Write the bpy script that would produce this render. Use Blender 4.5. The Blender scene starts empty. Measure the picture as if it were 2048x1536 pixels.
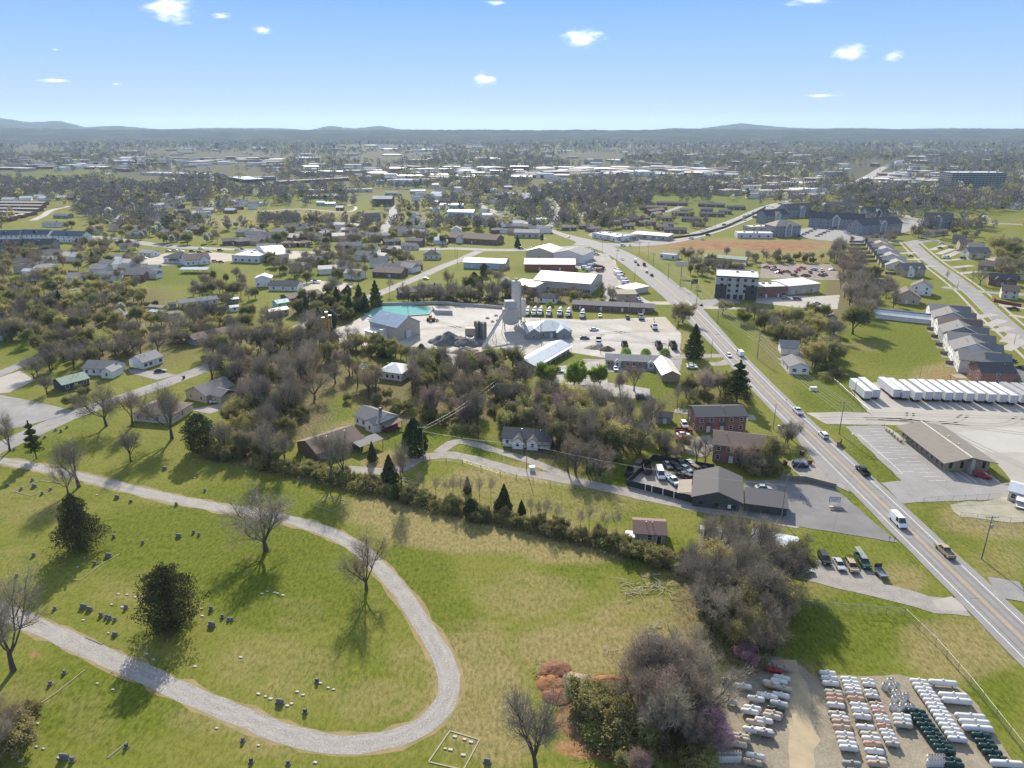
import bpy, math, random
import numpy as np
from mathutils import Vector, Matrix, noise as mnoise
R = random.Random(7)
NR = np.random.default_rng(11)
sc = bpy.context.scene
COL = sc.collection
H, F, TH = 95.0, 1421.6, math.radians(19.7)
CT, ST = math.cos(TH), math.sin(TH)
rad = math.radians

# ---------------------------------------------------------------- geometry of the place: where a sight line meets level ground
def G(px, py, z=0.0):
    v = py - 768; d = v*CT + F*ST; fw = F*CT - v*ST
    t = (H - z)/max(d, 1.0)
    return ((px - 1024)*t, fw*t)
def ZAT(px, py, Y):
    v = py - 768; d = v*CT + F*ST; fw = F*CT - v*ST
    return (px - 1024)*Y/fw, H - Y*d/fw
def PX(x, y, z=0.0):
    dz = H - z
    dep = y*CT + dz*ST
    if dep < 1: return (-9999, 9999)
    v = (dz*CT - y*ST)/dep*F
    return (1024 + x/dep*F, 768 + v)

# ---------------------------------------------------------------- occupancy, so that nothing is planted on roads or roofs
OCC = np.zeros((900, 1400), bool)      # 2 px cells, image range x -376..2424, y 0..1800
def mark(pts, grow=0):
    p = np.array(pts, float); p[:, 0] = (p[:, 0] + 376)/2; p[:, 1] /= 2
    x0, x1 = int(max(0, p[:, 0].min() - grow)), int(min(1399, p[:, 0].max() + 1 + grow))
    y0, y1 = int(max(0, p[:, 1].min() - grow)), int(min(899, p[:, 1].max() + 1 + grow))
    if x1 <= x0 or y1 <= y0: return
    xs, ys = np.meshgrid(np.arange(x0, x1+1), np.arange(y0, y1+1))
    OCC[y0:y1+1, x0:x1+1] |= inside(xs, ys, p)
def inside(xs, ys, p):
    ins = np.zeros(np.shape(xs), bool); n = len(p); j = n - 1
    for i in range(n):
        xi, yi = p[i]; xj, yj = p[j]
        if yi != yj:
            c = ((yi > ys) != (yj > ys)) & (xs < (xj - xi)*(ys - yi)/(yj - yi) + xi)
            ins ^= c
        j = i
    return ins
def occupied(px, py):
    a, b = int((px + 376)/2), int(py/2)
    return not (0 <= a < 1400 and 0 <= b < 900) or OCC[b, a]

# ---------------------------------------------------------------- materials
MATS = {}
def nodes_of(m):
    m.use_nodes = True
    return m.node_tree.nodes, m.node_tree.links
def ramp2(nd, lk, fac, c1, c2, lo=0.3, hi=0.7):
    r = nd.new('ShaderNodeValToRGB'); lk.new(fac, r.inputs[0])
    r.color_ramp.elements[0].position = lo; r.color_ramp.elements[1].position = hi
    r.color_ramp.elements[0].color = (*c1, 1); r.color_ramp.elements[1].color = (*c2, 1)
    return r.outputs[0]
def noise_tex(nd, lk, scale, detail=4, coord='Object', rough=0.6, stretch=None, vec=None):
    n = nd.new('ShaderNodeTexNoise'); n.inputs['Scale'].default_value = scale
    n.inputs['Detail'].default_value = detail; n.inputs['Roughness'].default_value = rough
    if vec is None:
        tc = nd.new('ShaderNodeTexCoord'); vec = tc.outputs[coord]
    if stretch:
        mp = nd.new('ShaderNodeMapping'); mp.inputs['Scale'].default_value = stretch
        lk.new(vec, mp.inputs[0]); vec = mp.outputs[0]
    lk.new(vec, n.inputs['Vector'])
    return n.outputs['Fac']
def mixc(nd, lk, fac, a, b, mode='MIX'):
    m = nd.new('ShaderNodeMix'); m.data_type = 'RGBA'; m.blend_type = mode
    if isinstance(fac, float): m.inputs[0].default_value = fac
    else: lk.new(fac, m.inputs[0])
    for s, v in ((6, a), (7, b)):
        if isinstance(v, tuple): m.inputs[s].default_value = (*v, 1)
        else: lk.new(v, m.inputs[s])
    return m.outputs[2]
def mat(key, c, c2=None, scale=1.0, rough=0.8, metal=0.0, bump=0.0, stretch=None, coord='Object', spec=0.3, fine=None, rnd=0.0):
    """weathered surface: two tones mixed by noise, optional finer speckle, optional tone shift from object to object"""
    if key in MATS: return MATS[key]
    m = bpy.data.materials.new(key); nd, lk = nodes_of(m)
    b = nd['Principled BSDF']
    b.inputs['Roughness'].default_value = rough; b.inputs['Metallic'].default_value = metal
    b.inputs['Specular IOR Level'].default_value = spec
    if c2 is None: c2 = tuple(x*0.8 for x in c)
    f = noise_tex(nd, lk, scale, 5, coord, 0.65, stretch)
    col = ramp2(nd, lk, f, c2, c)
    if fine:
        f2 = noise_tex(nd, lk, fine[0], 2, coord)
        col = mixc(nd, lk, ramp2(nd, lk, f2, (0, 0, 0), (fine[1],)*3, 0.45, 0.65), col, fine[2])
    if rnd:
        oi = nd.new('ShaderNodeObjectInfo'); hs = nd.new('ShaderNodeHueSaturation')
        mr = nd.new('ShaderNodeMapRange'); mr.inputs[3].default_value = 1 - rnd; mr.inputs[4].default_value = 1 + rnd
        lk.new(oi.outputs['Random'], mr.inputs[0]); lk.new(mr.outputs[0], hs.inputs['Value']); lk.new(col, hs.inputs['Color'])
        col = hs.outputs[0]
    lk.new(col, b.inputs['Base Color'])
    if bump:
        bp = nd.new('ShaderNodeBump'); bp.inputs['Strength'].default_value = bump; bp.inputs['Distance'].default_value = 0.1
        lk.new(f, bp.inputs['Height']); lk.new(bp.outputs[0], b.inputs['Normal'])
    MATS[key] = m
    return m
def banded(key, c, c2, axis=0, freq=3.0, rough=0.7, noise=0.25, metal=0.0, spec=0.3):
    """standing seams, lap siding or shingle courses: bands along one object axis over weathering"""
    if key in MATS: return MATS[key]
    m = bpy.data.materials.new(key); nd, lk = nodes_of(m); b = nd['Principled BSDF']
    b.inputs['Roughness'].default_value = rough; b.inputs['Metallic'].default_value = metal
    b.inputs['Specular IOR Level'].default_value = spec
    w = nd.new('ShaderNodeTexWave'); w.bands_direction = 'XYZ'[axis]; w.inputs['Scale'].default_value = freq
    w.inputs['Distortion'].default_value = 0.4; w.inputs['Detail'].default_value = 1
    tc = nd.new('ShaderNodeTexCoord'); lk.new(tc.outputs['Object'], w.inputs[0])
    c0 = ramp2(nd, lk, w.outputs['Fac'], c2, c, 0.05, 0.35)
    n = noise_tex(nd, lk, 0.5, 5)
    dark = tuple(0.55*x + 0.45*y for x, y in zip(c2, (0.12, 0.11, 0.1)))
    col = mixc(nd, lk, ramp2(nd, lk, n, (0, 0, 0), (noise*2,)*3, 0.45, 0.75), c0, dark)
    lk.new(col, b.inputs['Base Color'])
    MATS[key] = m
    return m
def leafmat(key, c, c2, trans=0.35, rnd=0.25, hue=0.02):
    if key in MATS: return MATS[key]
    m = bpy.data.materials.new(key); nd, lk = nodes_of(m)
    nd.remove(nd['Principled BSDF']); out = nd['Material Output']
    f = noise_tex(nd, lk, 0.9, 3)
    col = ramp2(nd, lk, f, c2, c, 0.35, 0.65)
    oi = nd.new('ShaderNodeObjectInfo'); hs = nd.new('ShaderNodeHueSaturation')
    mr = nd.new('ShaderNodeMapRange'); mr.inputs[3].default_value = 1 - rnd; mr.inputs[4].default_value = 1 + rnd
    lk.new(oi.outputs['Random'], mr.inputs[0]); lk.new(mr.outputs[0], hs.inputs['Value'])
    mr2 = nd.new('ShaderNodeMapRange'); mr2.inputs[3].default_value = 0.5 - hue; mr2.inputs[4].default_value = 0.5 + hue
    wn = nd.new('ShaderNodeTexWhiteNoise'); wn.noise_dimensions = '1D'; lk.new(oi.outputs['Random'], wn.inputs['W'])
    lk.new(wn.outputs['Value'], mr2.inputs[0]); lk.new(mr2.outputs[0], hs.inputs['Hue'])
    lk.new(col, hs.inputs['Color'])
    d = nd.new('ShaderNodeBsdfDiffuse'); t = nd.new('ShaderNodeBsdfTranslucent'); mx = nd.new('ShaderNodeMixShader')
    lk.new(hs.outputs[0], d.inputs[0]); lk.new(hs.outputs[0], t.inputs[0]); mx.inputs[0].default_value = trans
    lk.new(d.outputs[0], mx.inputs[1]); lk.new(t.outputs[0], mx.inputs[2]); lk.new(mx.outputs[0], out.inputs[0])
    MATS[key] = m
    return m
def brick(key, c1, c2, mortar, scale=4.0):
    if key in MATS: return MATS[key]
    m = bpy.data.materials.new(key); nd, lk = nodes_of(m); b = nd['Principled BSDF']
    b.inputs['Roughness'].default_value = 0.9
    tc = nd.new('ShaderNodeTexCoord'); sx = nd.new('ShaderNodeSeparateXYZ'); lk.new(tc.outputs['Object'], sx.inputs[0])
    ad = nd.new('ShaderNodeMath'); lk.new(sx.outputs[0], ad.inputs[0]); lk.new(sx.outputs[1], ad.inputs[1])
    cb = nd.new('ShaderNodeCombineXYZ'); lk.new(ad.outputs[0], cb.inputs[0]); lk.new(sx.outputs[2], cb.inputs[1])
    t = nd.new('ShaderNodeTexBrick'); t.inputs['Scale'].default_value = scale
    for k, v in (('Color1', c1), ('Color2', c2), ('Mortar', mortar)): t.inputs[k].default_value = (*v, 1)
    t.inputs['Mortar Size'].default_value = 0.03
    lk.new(cb.outputs[0], t.inputs['Vector'])
    n = noise_tex(nd, lk, 0.6, 4)
    col = mixc(nd, lk, ramp2(nd, lk, n, (0, 0, 0), (0.5,)*3), t.outputs['Color'], tuple(0.6*x for x in c2))
    lk.new(col, b.inputs['Base Color']); MATS[key] = m
    return m
def glassmat():
    if 'glass' in MATS: return MATS['glass']
    m = bpy.data.materials.new('glass'); nd, lk = nodes_of(m); b = nd['Principled BSDF']
    b.inputs['Base Color'].default_value = (0.02, 0.025, 0.03, 1); b.inputs['Roughness'].default_value = 0.12
    b.inputs['Specular IOR Level'].default_value = 0.6
    MATS['glass'] = m
    return m

# ---------------------------------------------------------------- mesh builder
class MB:
    def __init__(s): s.v = []; s.f = []; s.m = []
    def add(s, vs, fs, mi=0):
        o = len(s.v); s.v += [tuple(v) for v in vs]; s.f += [tuple(i + o for i in f) for f in fs]; s.m += [mi]*len(fs)
        return s
    def box(s, x0, x1, y0, y1, z0, z1, mi=0):
        return s.add([(x0,y0,z0),(x1,y0,z0),(x1,y1,z0),(x0,y1,z0),(x0,y0,z1),(x1,y0,z1),(x1,y1,z1),(x0,y1,z1)],
                     [(0,3,2,1),(4,5,6,7),(0,1,5,4),(1,2,6,5),(2,3,7,6),(3,0,4,7)], mi)
    def taper(s, b0, z0, b1, z1, mi=0):
        (a, b, c, d), (e, f, g, h) = b0, b1
        return s.add([(a,c,z0),(b,c,z0),(b,d,z0),(a,d,z0),(e,g,z1),(f,g,z1),(f,h,z1),(e,h,z1)],
                     [(0,3,2,1),(4,5,6,7),(0,1,5,4),(1,2,6,5),(2,3,7,6),(3,0,4,7)], mi)
    def prism(s, prof, a0, a1, axis=0, mi=0):
        """profile polygon in the two other axes, pushed along AXIS"""
        n = len(prof)
        def at(a, p):
            return ((a, p[0], p[1]), (p[0], a, p[1]), (p[0], p[1], a))[axis]
        vs = [at(a0, p) for p in prof] + [at(a1, p) for p in prof]
        fs = [tuple(range(n))[::-1], tuple(range(n, 2*n))] + [(i, (i+1) % n, n + (i+1) % n, n + i) for i in range(n)]
        return s.add(vs, fs, mi)
    def tube(s, p, q, r0, r1, n=6, mi=0, caps=True):
        p, q = Vector(p), Vector(q); d = q - p
        if d.length < 1e-6: return s
        d.normalize(); u = d.orthogonal().normalized(); w = d.cross(u)
        vs = []
        for c, r in ((p, r0), (q, r1)):
            for i in range(n):
                a = 2*math.pi*i/n; vs.append(c + (u*math.cos(a) + w*math.sin(a))*r)
        fs = [(i, (i+1) % n, n + (i+1) % n, n + i) for i in range(n)]
        if caps: fs += [tuple(range(n))[::-1], tuple(range(n, 2*n))]
        return s.add(vs, fs, mi)
    def lathe(s, prof, n=12, axis=2, c=(0,0,0), mi=0):
        """(radius, height) pairs turned about an axis through c"""
        vs = []; k = len(prof)
        for r, h in prof:
            for i in range(n):
                a = 2*math.pi*i/n; x, y = r*math.cos(a), r*math.sin(a)
                p = {2: (x, y, h), 0: (h, x, y), 1: (x, h, y)}[axis]
                vs.append((p[0]+c[0], p[1]+c[1], p[2]+c[2]))
        fs = [(j*n + i, j*n + (i+1) % n, (j+1)*n + (i+1) % n, (j+1)*n + i) for j in range(k-1) for i in range(n)]
        if prof[0][0] > 1e-4: fs.append(tuple(range(n))[::-1])
        if prof[-1][0] > 1e-4: fs.append(tuple((k-1)*n + i for i in range(n)))
        return s.add(vs, fs, mi)
    def mesh(s, name, mats, smooth=False):
        me = bpy.data.meshes.new(name); me.from_pydata(s.v, [], s.f)
        for m in (mats if isinstance(mats, (list, tuple)) else [mats]): me.materials.append(m)
        if any(s.m): me.polygons.foreach_set('material_index', s.m)
        if smooth: me.polygons.foreach_set('use_smooth', [True]*len(s.f))
        me.update()
        return me
    def obj(s, name, mats, parent=None, smooth=False, loc=None):
        return put(name, s.mesh(name, mats, smooth), parent, loc)
def put(name, me, parent=None, loc=None, rotz=0.0, scale=None):
    o = bpy.data.objects.new(name, me); COL.objects.link(o)
    if parent: o.parent = parent
    if loc is not None: o.location = loc
    if rotz: o.rotation_euler.z = rotz
    if scale is not None: o.scale = scale if hasattr(scale, '__len__') else (scale,)*3
    return o
LABELS = {}
def tag(o, label, cat, group=None, kind=None):
    if label: o['label'] = label
    if cat: o['category'] = cat
    if group: o['group'] = group
    if kind: o['kind'] = kind
    return o
def thing(name, label, cat, loc=(0,0,0), rotz=0.0, group=None):
    o = bpy.data.objects.new(name, None); COL.objects.link(o); o.empty_display_size = 0.5
    o.location = loc; o.rotation_euler.z = rotz
    return tag(o, label, cat, group)
def dup(root, loc=None, rotz=None, label=None, group=None, scale=None, name=None, tint=None):
    r = root.copy(); COL.objects.link(r)
    if name: r.name = name
    if loc is not None: r.location = loc
    if rotz is not None: r.rotation_euler.z = rotz
    if scale is not None: r.scale = scale if hasattr(scale, '__len__') else (scale,)*3
    if label: r['label'] = label
    if group: r['group'] = group
    for ch in KIDS.get(root.name, []):
        c = ch.copy(); COL.objects.link(c); c.parent = r
        if tint and ch.get('tint'): slot(c, tint)
        for g in KIDS.get(ch.name, []):
            d = g.copy(); COL.objects.link(d); d.parent = c
    return r
KIDS = {}
def remember(root):
    KIDS[root.name] = list(root.children)
    for ch in root.children: KIDS[ch.name] = list(ch.children)
    return root
def slot(o, m):
    o.material_slots[0].link = 'OBJECT'; o.material_slots[0].material = m
def struct(o, kind='structure'):
    o['kind'] = kind
    return o
def drop(root):
    """take a pattern thing out of the scene again once its copies stand"""
    for ch in list(root.children):
        for g in list(ch.children): bpy.data.objects.remove(g)
        bpy.data.objects.remove(ch)
    bpy.data.objects.remove(root)

# ---------------------------------------------------------------- flat sheets
def catmull(pts, step=4.0):
    out = []
    P = [np.array(p, float) for p in pts]
    P = [2*P[0] - P[1]] + P + [2*P[-1] - P[-2]]
    for i in range(1, len(P) - 2):
        a, b, c, d = P[i-1:i+3]; n = max(2, int(np.linalg.norm(c - b)/step))
        for k in range(n):
            t = k/n
            out.append(0.5*((2*b) + (-a + c)*t + (2*a - 5*b + 4*c - d)*t*t + (-a + 3*b - 3*c + d)*t**3))
    out.append(P[-2])
    return out
ZL = [0.01]
def nextz():
    ZL[0] += 0.001
    return ZL[0]
def strip_pts(line, off0, off1):
    L, Rr = [], []
    for i, p in enumerate(line):
        a = line[max(0, i-1)]; b = line[min(len(line)-1, i+1)]
        t = (b - a)/max(1e-6, np.linalg.norm(b - a)); n = np.array([-t[1], t[0]])
        o0 = off0[i] if hasattr(off0, '__len__') else off0
        o1 = off1[i] if hasattr(off1, '__len__') else off1
        L.append(p + n*o0); Rr.append(p + n*o1)
    return L, Rr
def strip(name, line, off0, off1, m, z=None, jit=0.0, occ=True, dash=None):
    """a band along a ground line (metres), from off0 to off1 sideways (left positive)"""
    z = nextz() if z is None else z
    L, Rr = strip_pts(line, off0, off1)
    if jit:
        L = [p + np.array([R.uniform(-jit, jit), R.uniform(-jit, jit)]) for p in L]
        Rr = [p + np.array([R.uniform(-jit, jit), R.uniform(-jit, jit)]) for p in Rr]
    vs = []; fs = []
    for a, b in zip(L, Rr): vs += [(a[0], a[1], z), (b[0], b[1], z)]
    for i in range(len(L) - 1):
        if dash and (i // dash) % 3 != 0: continue
        fs.append((2*i+1, 2*i+3, 2*i+2, 2*i))
    if occ:
        for i in range(0, len(L) - 1):
            q = [PX(*L[i]), PX(*Rr[i]), PX(*Rr[i+1]), PX(*L[i+1])]
            if all(-300 < a < 2400 and 0 < b < 1800 for a, b in q): mark(q)
    return struct(MB().add(vs, fs).obj(name, m))
def line_px(pts, step=4.0):
    return catmull([G(*p) for p in pts], step)
def sheet(name, pts, m, z=None, jit=0.25, step=3.0, occ=True, world=False, smooth=False):
    z = nextz() if z is None else z
    W = [np.array(p if world else G(*p), float) for p in pts]
    if smooth: W = catmull(W + [W[0]], 4.0)[:-1]
    out = []
    for i, a in enumerate(W):
        b = W[(i+1) % len(W)]; n = max(1, int(np.linalg.norm(b - a)/step)) if jit else 1
        n = min(n, 60)
        for k in range(n):
            q = a + (b - a)*k/n
            if jit and k: q = q + np.array([R.uniform(-jit, jit), R.uniform(-jit, jit)])
            out.append((q[0], q[1], z))
    if occ: mark([PX(*w) for w in W])
    return struct(MB().add(out, [tuple(range(len(out)))]).obj(name, m))
# ================================================================ sky, sun, camera, air
SUN_EL, SUN_AZ = rad(30), rad(-6.5)          # the sun stands ahead, a little to the left
w = bpy.data.worlds.new("World"); sc.world = w; w.use_nodes = True
nd, lk = w.node_tree.nodes, w.node_tree.links
bg = nd['Background']
sky = nd.new('ShaderNodeTexSky'); sky.sky_type = 'NISHITA'; sky.sun_disc = False
sky.sun_elevation = SUN_EL; sky.sun_rotation = SUN_AZ; sky.altitude = 300; sky.dust_density = 0.6; sky.air_density = 1.0; sky.ozone_density = 2.5
# clear blue band above the horizon, blended over the physical sky of the upper dome
tc = nd.new('ShaderNodeTexCoord'); sx = nd.new('ShaderNodeSeparateXYZ'); lk.new(tc.outputs['Generated'], sx.inputs[0])
gr = nd.new('ShaderNodeValToRGB'); lk.new(sx.outputs[2], gr.inputs[0])
def lin(r, g, b):
    f = lambda v: v/255/12.92 if v <= 10 else ((v/255 + .055)/1.055)**2.4
    return (f(r), f(g), f(b))
stops = [(0.0, (202, 221, 255)), (0.035, (190, 217, 255)), (0.09, (166, 207, 255)), (0.18, (124, 180, 254)), (0.3, (102, 160, 246))]
e = gr.color_ramp.elements
while len(e) < len(stops): e.new(0.5)
for el, (p, c) in zip(e, stops): el.position = p; el.color = (*lin(*c), 1)
EXPO = 1.0
SKYK = 3.3
mu = nd.new('ShaderNodeVectorMath'); mu.operation = 'SCALE'; lk.new(gr.outputs[0], mu.inputs[0]); mu.inputs['Scale'].default_value = SKYK
mr = nd.new('ShaderNodeMapRange'); lk.new(sx.outputs[2], mr.inputs[0]); mr.inputs[1].default_value = 0.22; mr.inputs[2].default_value = 0.5
mr.inputs[3].default_value = 1.0; mr.inputs[4].default_value = 0.0
m = nd.new('ShaderNodeMix'); m.data_type = 'RGBA'; lk.new(mr.outputs[0], m.inputs[0]); hsv = nd.new('ShaderNodeHueSaturation'); hsv.inputs['Saturation'].default_value = 0.62; lk.new(sky.outputs[0], hsv.inputs['Color']); lk.new(hsv.outputs[0], m.inputs[6]); lk.new(mu.outputs[0], m.inputs[7])
lk.new(m.outputs[2], bg.inputs[0]); bg.inputs[1].default_value = 0.15

sd = bpy.data.lights.new('sun', 'SUN'); sd.energy = 4.1; sd.angle = rad(0.6); sd.color = (1.0, 0.91, 0.77)
so = bpy.data.objects.new('sun', sd); COL.objects.link(so)
sdir = Vector((math.sin(SUN_AZ)*math.cos(SUN_EL), math.cos(SUN_AZ)*math.cos(SUN_EL), math.sin(SUN_EL)))
so.rotation_euler = (-sdir).to_track_quat('-Z', 'Y').to_euler(); so.location = (0, 400, 200)

cd = bpy.data.cameras.new('camera'); cam = bpy.data.objects.new('camera', cd); COL.objects.link(cam)
cam.location = (0, 0, H); cam.rotation_euler = (math.pi/2 - TH, 0, 0)
cd.sensor_width = 36; cd.lens = 36*F/2048; cd.clip_end = 120000; cd.clip_start = 0.5
sc.camera = cam
sc.view_settings.view_transform = 'Standard'; sc.view_settings.look = 'None'
sc.view_settings.exposure = EXPO; sc.view_settings.gamma = 1
cy = sc.cycles
cy.max_bounces = 6; cy.diffuse_bounces = 3; cy.transmission_bounces = 4; cy.volume_bounces = 3; cy.transparent_max_bounces = 8
cy.use_denoising = True; cy.use_adaptive_sampling = False
try: cy.denoising_prefilter = 'NONE'
except Exception: pass

hz = MB().box(-16000, 16000, -300, 17500, -40, 330).obj('haze', None)
hm = bpy.data.materials.new('air'); hn, hl = nodes_of(hm); hn.remove(hn['Principled BSDF'])
pv = hn.new('ShaderNodeVolumePrincipled'); pv.inputs['Color'].default_value = (0.55, 0.74, 1.0, 1)
pv.inputs['Density'].default_value = 0.00004; pv.inputs['Anisotropy'].default_value = 0.25
hl.new(pv.outputs[0], hn['Material Output'].inputs['Volume'])
hz.data.materials.clear(); hz.data.materials.append(hm); struct(hz, 'stuff')

# ================================================================ ground: one sheet to the horizon; colour of the sward from plots that lie on it
def col_attr(me, name, vals):
    a = me.attributes.new(name, 'FLOAT', 'POINT'); a.data.foreach_set('value', np.asarray(vals, np.float32))
pys = list(np.concatenate([np.linspace(259.9, 262, 8), np.linspace(262.5, 300, 40), np.linspace(302, 520, 110), np.linspace(523, 1560, 240), np.linspace(1580, 3200, 24)]))
pxs = np.concatenate([np.linspace(-1400, -150, 18), np.linspace(-120, 2170, 300), np.linspace(2200, 3450, 18)])
vs = []; pxv = []
for py in pys:
    for px in pxs:
        x, y = G(px, py); 
        k = 1.0 if py < 1560 else 1 + (py - 1560)/500
        vs.append((x*k, y, 0)); pxv.append((px, py))
nc = len(pxs); nr = len(pys)
for px in pxs: vs.append((px - 1024, -250, 0)); pxv.append((px, 4000))
nr += 1
fs = [(r*nc + c, (r+1)*nc + c, (r+1)*nc + c + 1, r*nc + c + 1) for r in range(nr-1) for c in range(nc-1)]
gme = bpy.data.meshes.new('ground'); gme.from_pydata(vs, [], fs)
ground = struct(put('ground', gme)); 
Q = np.array(pxv); WX = np.array(vs)
def blobs(lst):
    out = np.zeros(len(Q))
    for cx, cy_, rx, ry, wgt in lst:
        d = ((Q[:, 0]-cx)/rx)**2 + ((Q[:, 1]-cy_)/ry)**2
        out = np.maximum(out, wgt*np.clip(1.5 - d, 0, 1)) if wgt > 0 else np.minimum(out, out + wgt*np.clip(1.5-d, 0, 1))
    return out
# dead tan grass, lush grass, bare soil, trodden gravel (image px ellipses: cx, cy, rx, ry, strength)
DRY = [(960,1060,210,45,1),(800,1020,120,40,.9),(1150,1090,150,40,.8),(1060,1190,120,50,.5),(1290,1240,130,60,.65),(1180,1300,180,60,.7),(950,1380,110,140,.75),
       (1130,960,90,30,.5),(1000,960,110,40,.6),(1130,1010,160,40,.55),(930,990,120,40,.6),(50,1010,90,40,.45),(40,1120,50,40,.35),(260,1170,90,40,.3),(560,1330,130,60,.4),
       (760,1400,110,50,.45),(250,1310,60,30,.4),(420,1440,90,30,.5),(600,1230,60,40,.3),(820,1320,50,50,.4),(700,870,80,30,.6),(780,925,60,25,.9),(640,880,50,25,.5),
       (1920,1300,120,70,.7),(1800,1160,60,40,.8),(1990,1130,60,50,.5),(1850,1270,60,30,.6),(1650,1180,60,20,.4),(1990,1040,120,40,.8),(1900,750,80,25,.9),(1735,690,60,14,.5),(1560,1340,90,30,.6),
       (1490,492,200,16,1),(1400,500,130,10,.9),(1620,510,60,12,.6),(610,432,130,14,.55),(480,445,100,12,.6),(1500,520,130,14,.5),(430,700,60,30,.3),(560,1480,90,40,.5),(1000,1470,80,80,.7),(1330,1150,60,30,.5),
       (1900,440,200,12,.3),(320,1000,60,15,.4),(1360,690,30,30,.8),(1745,560,50,20,.4),(180,1440,60,60,.35),(60,1380,80,40,.4)]
LUSH = [(430,1090,260,90,1),(560,1190,160,70,.9),(1290,1110,110,40,1),(1330,1180,70,50,.8),(1700,1250,180,70,.9),(1660,1320,120,50,.6),(830,1150,80,70,.8),(900,1250,60,60,.7),
        (1150,1150,60,30,.6),(200,1400,200,90,.7),(500,1010,150,50,.7),(90,905,70,30,.9),(760,880,60,30,.9),(1000,905,70,25,1),(1180,1020,130,25,.8),(1250,960,90,30,.9),(1330,780,60,40,1),
        (850,860,80,40,.8),(1680,790,90,40,.8),(1800,690,110,50,.6),(1650,750,60,40,.7),(1720,950,90,60,.8),(1850,1080,60,60,.6),(700,1330,90,60,.4),(80,690,90,30,.8),(660,540,110,25,.8),(640,830,70,25,.8),
        (360,550,90,20,.8),(1120,540,90,14,.8),(1340,410,200,40,.8),(1100,425,60,30,.7),(620,800,80,20,.6),(1340,600,60,20,.5),(1500,640,100,20,.6),(1440,670,60,40,.8),(1370,1340,40,30,.6),(1110,720,100,10,.6),
        (1650,1090,70,30,.7),(970,420,90,30,.6),(110,350,110,18,.6),(600,400,120,20,.5),(1980,1400,60,70,.7),(1660,425,60,14,.8),(1900,430,130,16,.7),(520,460,90,20,.5),(640,345,60,8,.7),(560,375,60,8,.5),(900,325,60,5,.8)]
DIRT = [(1118,1362,36,34,.5),(1220,1358,46,10,1),(1230,1495,120,26,1),(1150,1440,40,40,.8),(70,1310,16,8,.5),(1720,690,50,10,.15),(1900,750,60,16,.45),(1810,1165,30,14,.4),(1490,488,190,8,.6),(1390,496,80,5,.6),(1550,1500,50,90,.45),
        (1600,1480,36,130,.7),(1500,1400,40,60,.3),(1560,495,90,7,.8),(1610,530,60,8,.4),(1700,545,60,12,.6),(1320,672,30,25,.5)]
LITTER = [(560,800,110,90,.9),(650,740,110,50,.8),(880,790,170,60,1),(1150,860,150,70,.95),(1460,1210,110,120,1),(1350,1430,90,100,.9),(1200,1440,80,60,.6),(250,700,160,40,.6),(150,610,190,70,.7),(420,660,130,40,.6),(1700,570,50,70,.8),(1580,690,80,50,.5),(1400,800,90,40,.5),(640,620,80,40,.6),(1010,600,180,14,.6),(460,915,60,14,.6),(900,1025,500,6,.3)]
dry, lush, dirt, litter = blobs(DRY), blobs(LUSH), blobs(DIRT), blobs(LITTER)
for x0, y0, x1, y1 in [(400,905,640,962),(640,962,900,1022),(900,1022,1180,1088),(1180,1088,1390,1148)]:
    t_ = np.clip((Q[:,0]-x0)/(x1-x0), 0, 1); on = (Q[:,0] >= x0) & (Q[:,0] <= x1)
    litter = np.maximum(litter, on*np.clip(1.4-np.abs(Q[:,1]-(y0+(y1-y0)*t_))/11, 0, 1))
col_attr(gme, 'litter', np.clip(litter, 0, 1))
far = np.clip((430 - Q[:, 1])/90, 0, 1)
col_attr(gme, 'dry', np.clip(dry, 0, 1)); col_attr(gme, 'lush', np.clip(lush, 0, 1)); col_attr(gme, 'dirt', np.clip(dirt, 0, 1)); col_attr(gme, 'wild', far)
gm = bpy.data.materials.new('sward'); nd, lk = nodes_of(gm); b = nd['Principled BSDF']; b.inputs['Roughness'].default_value = 0.95; b.inputs['Specular IOR Level'].default_value = 0.05
def attr(n):
    a = nd.new('ShaderNodeAttribute'); a.attribute_name = n; return a.outputs['Fac']
def math_(op, a, b_):
    x = nd.new('ShaderNodeMath'); x.operation = op; x.use_clamp = True
    for i, v in enumerate((a, b_)):
        if isinstance(v, (int, float)): x.inputs[i].default_value = v
        else: lk.new(v, x.inputs[i])
    return x.outputs[0]
def thresh(a, n, lo, hi, amt=0.9):
    s = math_('ADD', a, math_('MULTIPLY', math_('SUBTRACT', n, 0.32), amt))
    r = nd.new('ShaderNodeMapRange'); r.interpolation_type = 'SMOOTHSTEP'; lk.new(s, r.inputs[0]); r.inputs[1].default_value = lo; r.inputs[2].default_value = hi
    return r.outputs[0]
nb = noise_tex(nd, lk, 0.025, 6, rough=0.62); nm = noise_tex(nd, lk, 0.11, 6, rough=0.7, stretch=(1, 1.6, 1)); nf = noise_tex(nd, lk, 0.9, 4, rough=0.75, stretch=(1.6, 0.7, 1)); nvf = noise_tex(nd, lk, 2.2, 4, rough=0.75, stretch=(1.5, 0.6, 1))
nmix = math_('ADD', math_('MULTIPLY', nb, 0.5), math_('MULTIPLY', nm, 0.5))
base = ramp2(nd, lk, nmix, (0.130, 0.150, 0.022), (0.205, 0.194, 0.052), 0.38, 0.64)
lushc = ramp2(nd, lk, nf, (0.082, 0.112, 0.011), (0.142, 0.160, 0.022), 0.35, 0.7)
col = mixc(nd, lk, thresh(attr('lush'), nmix, 0.05, 1.25, 1.4), base, lushc)
dryc = ramp2(nd, lk, nf, (0.215, 0.170, 0.078), (0.305, 0.240, 0.125), 0.35, 0.7)
col = mixc(nd, lk, thresh(attr('dry'), nmix, 0.33, 1.35, 1.5), col, dryc)
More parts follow.
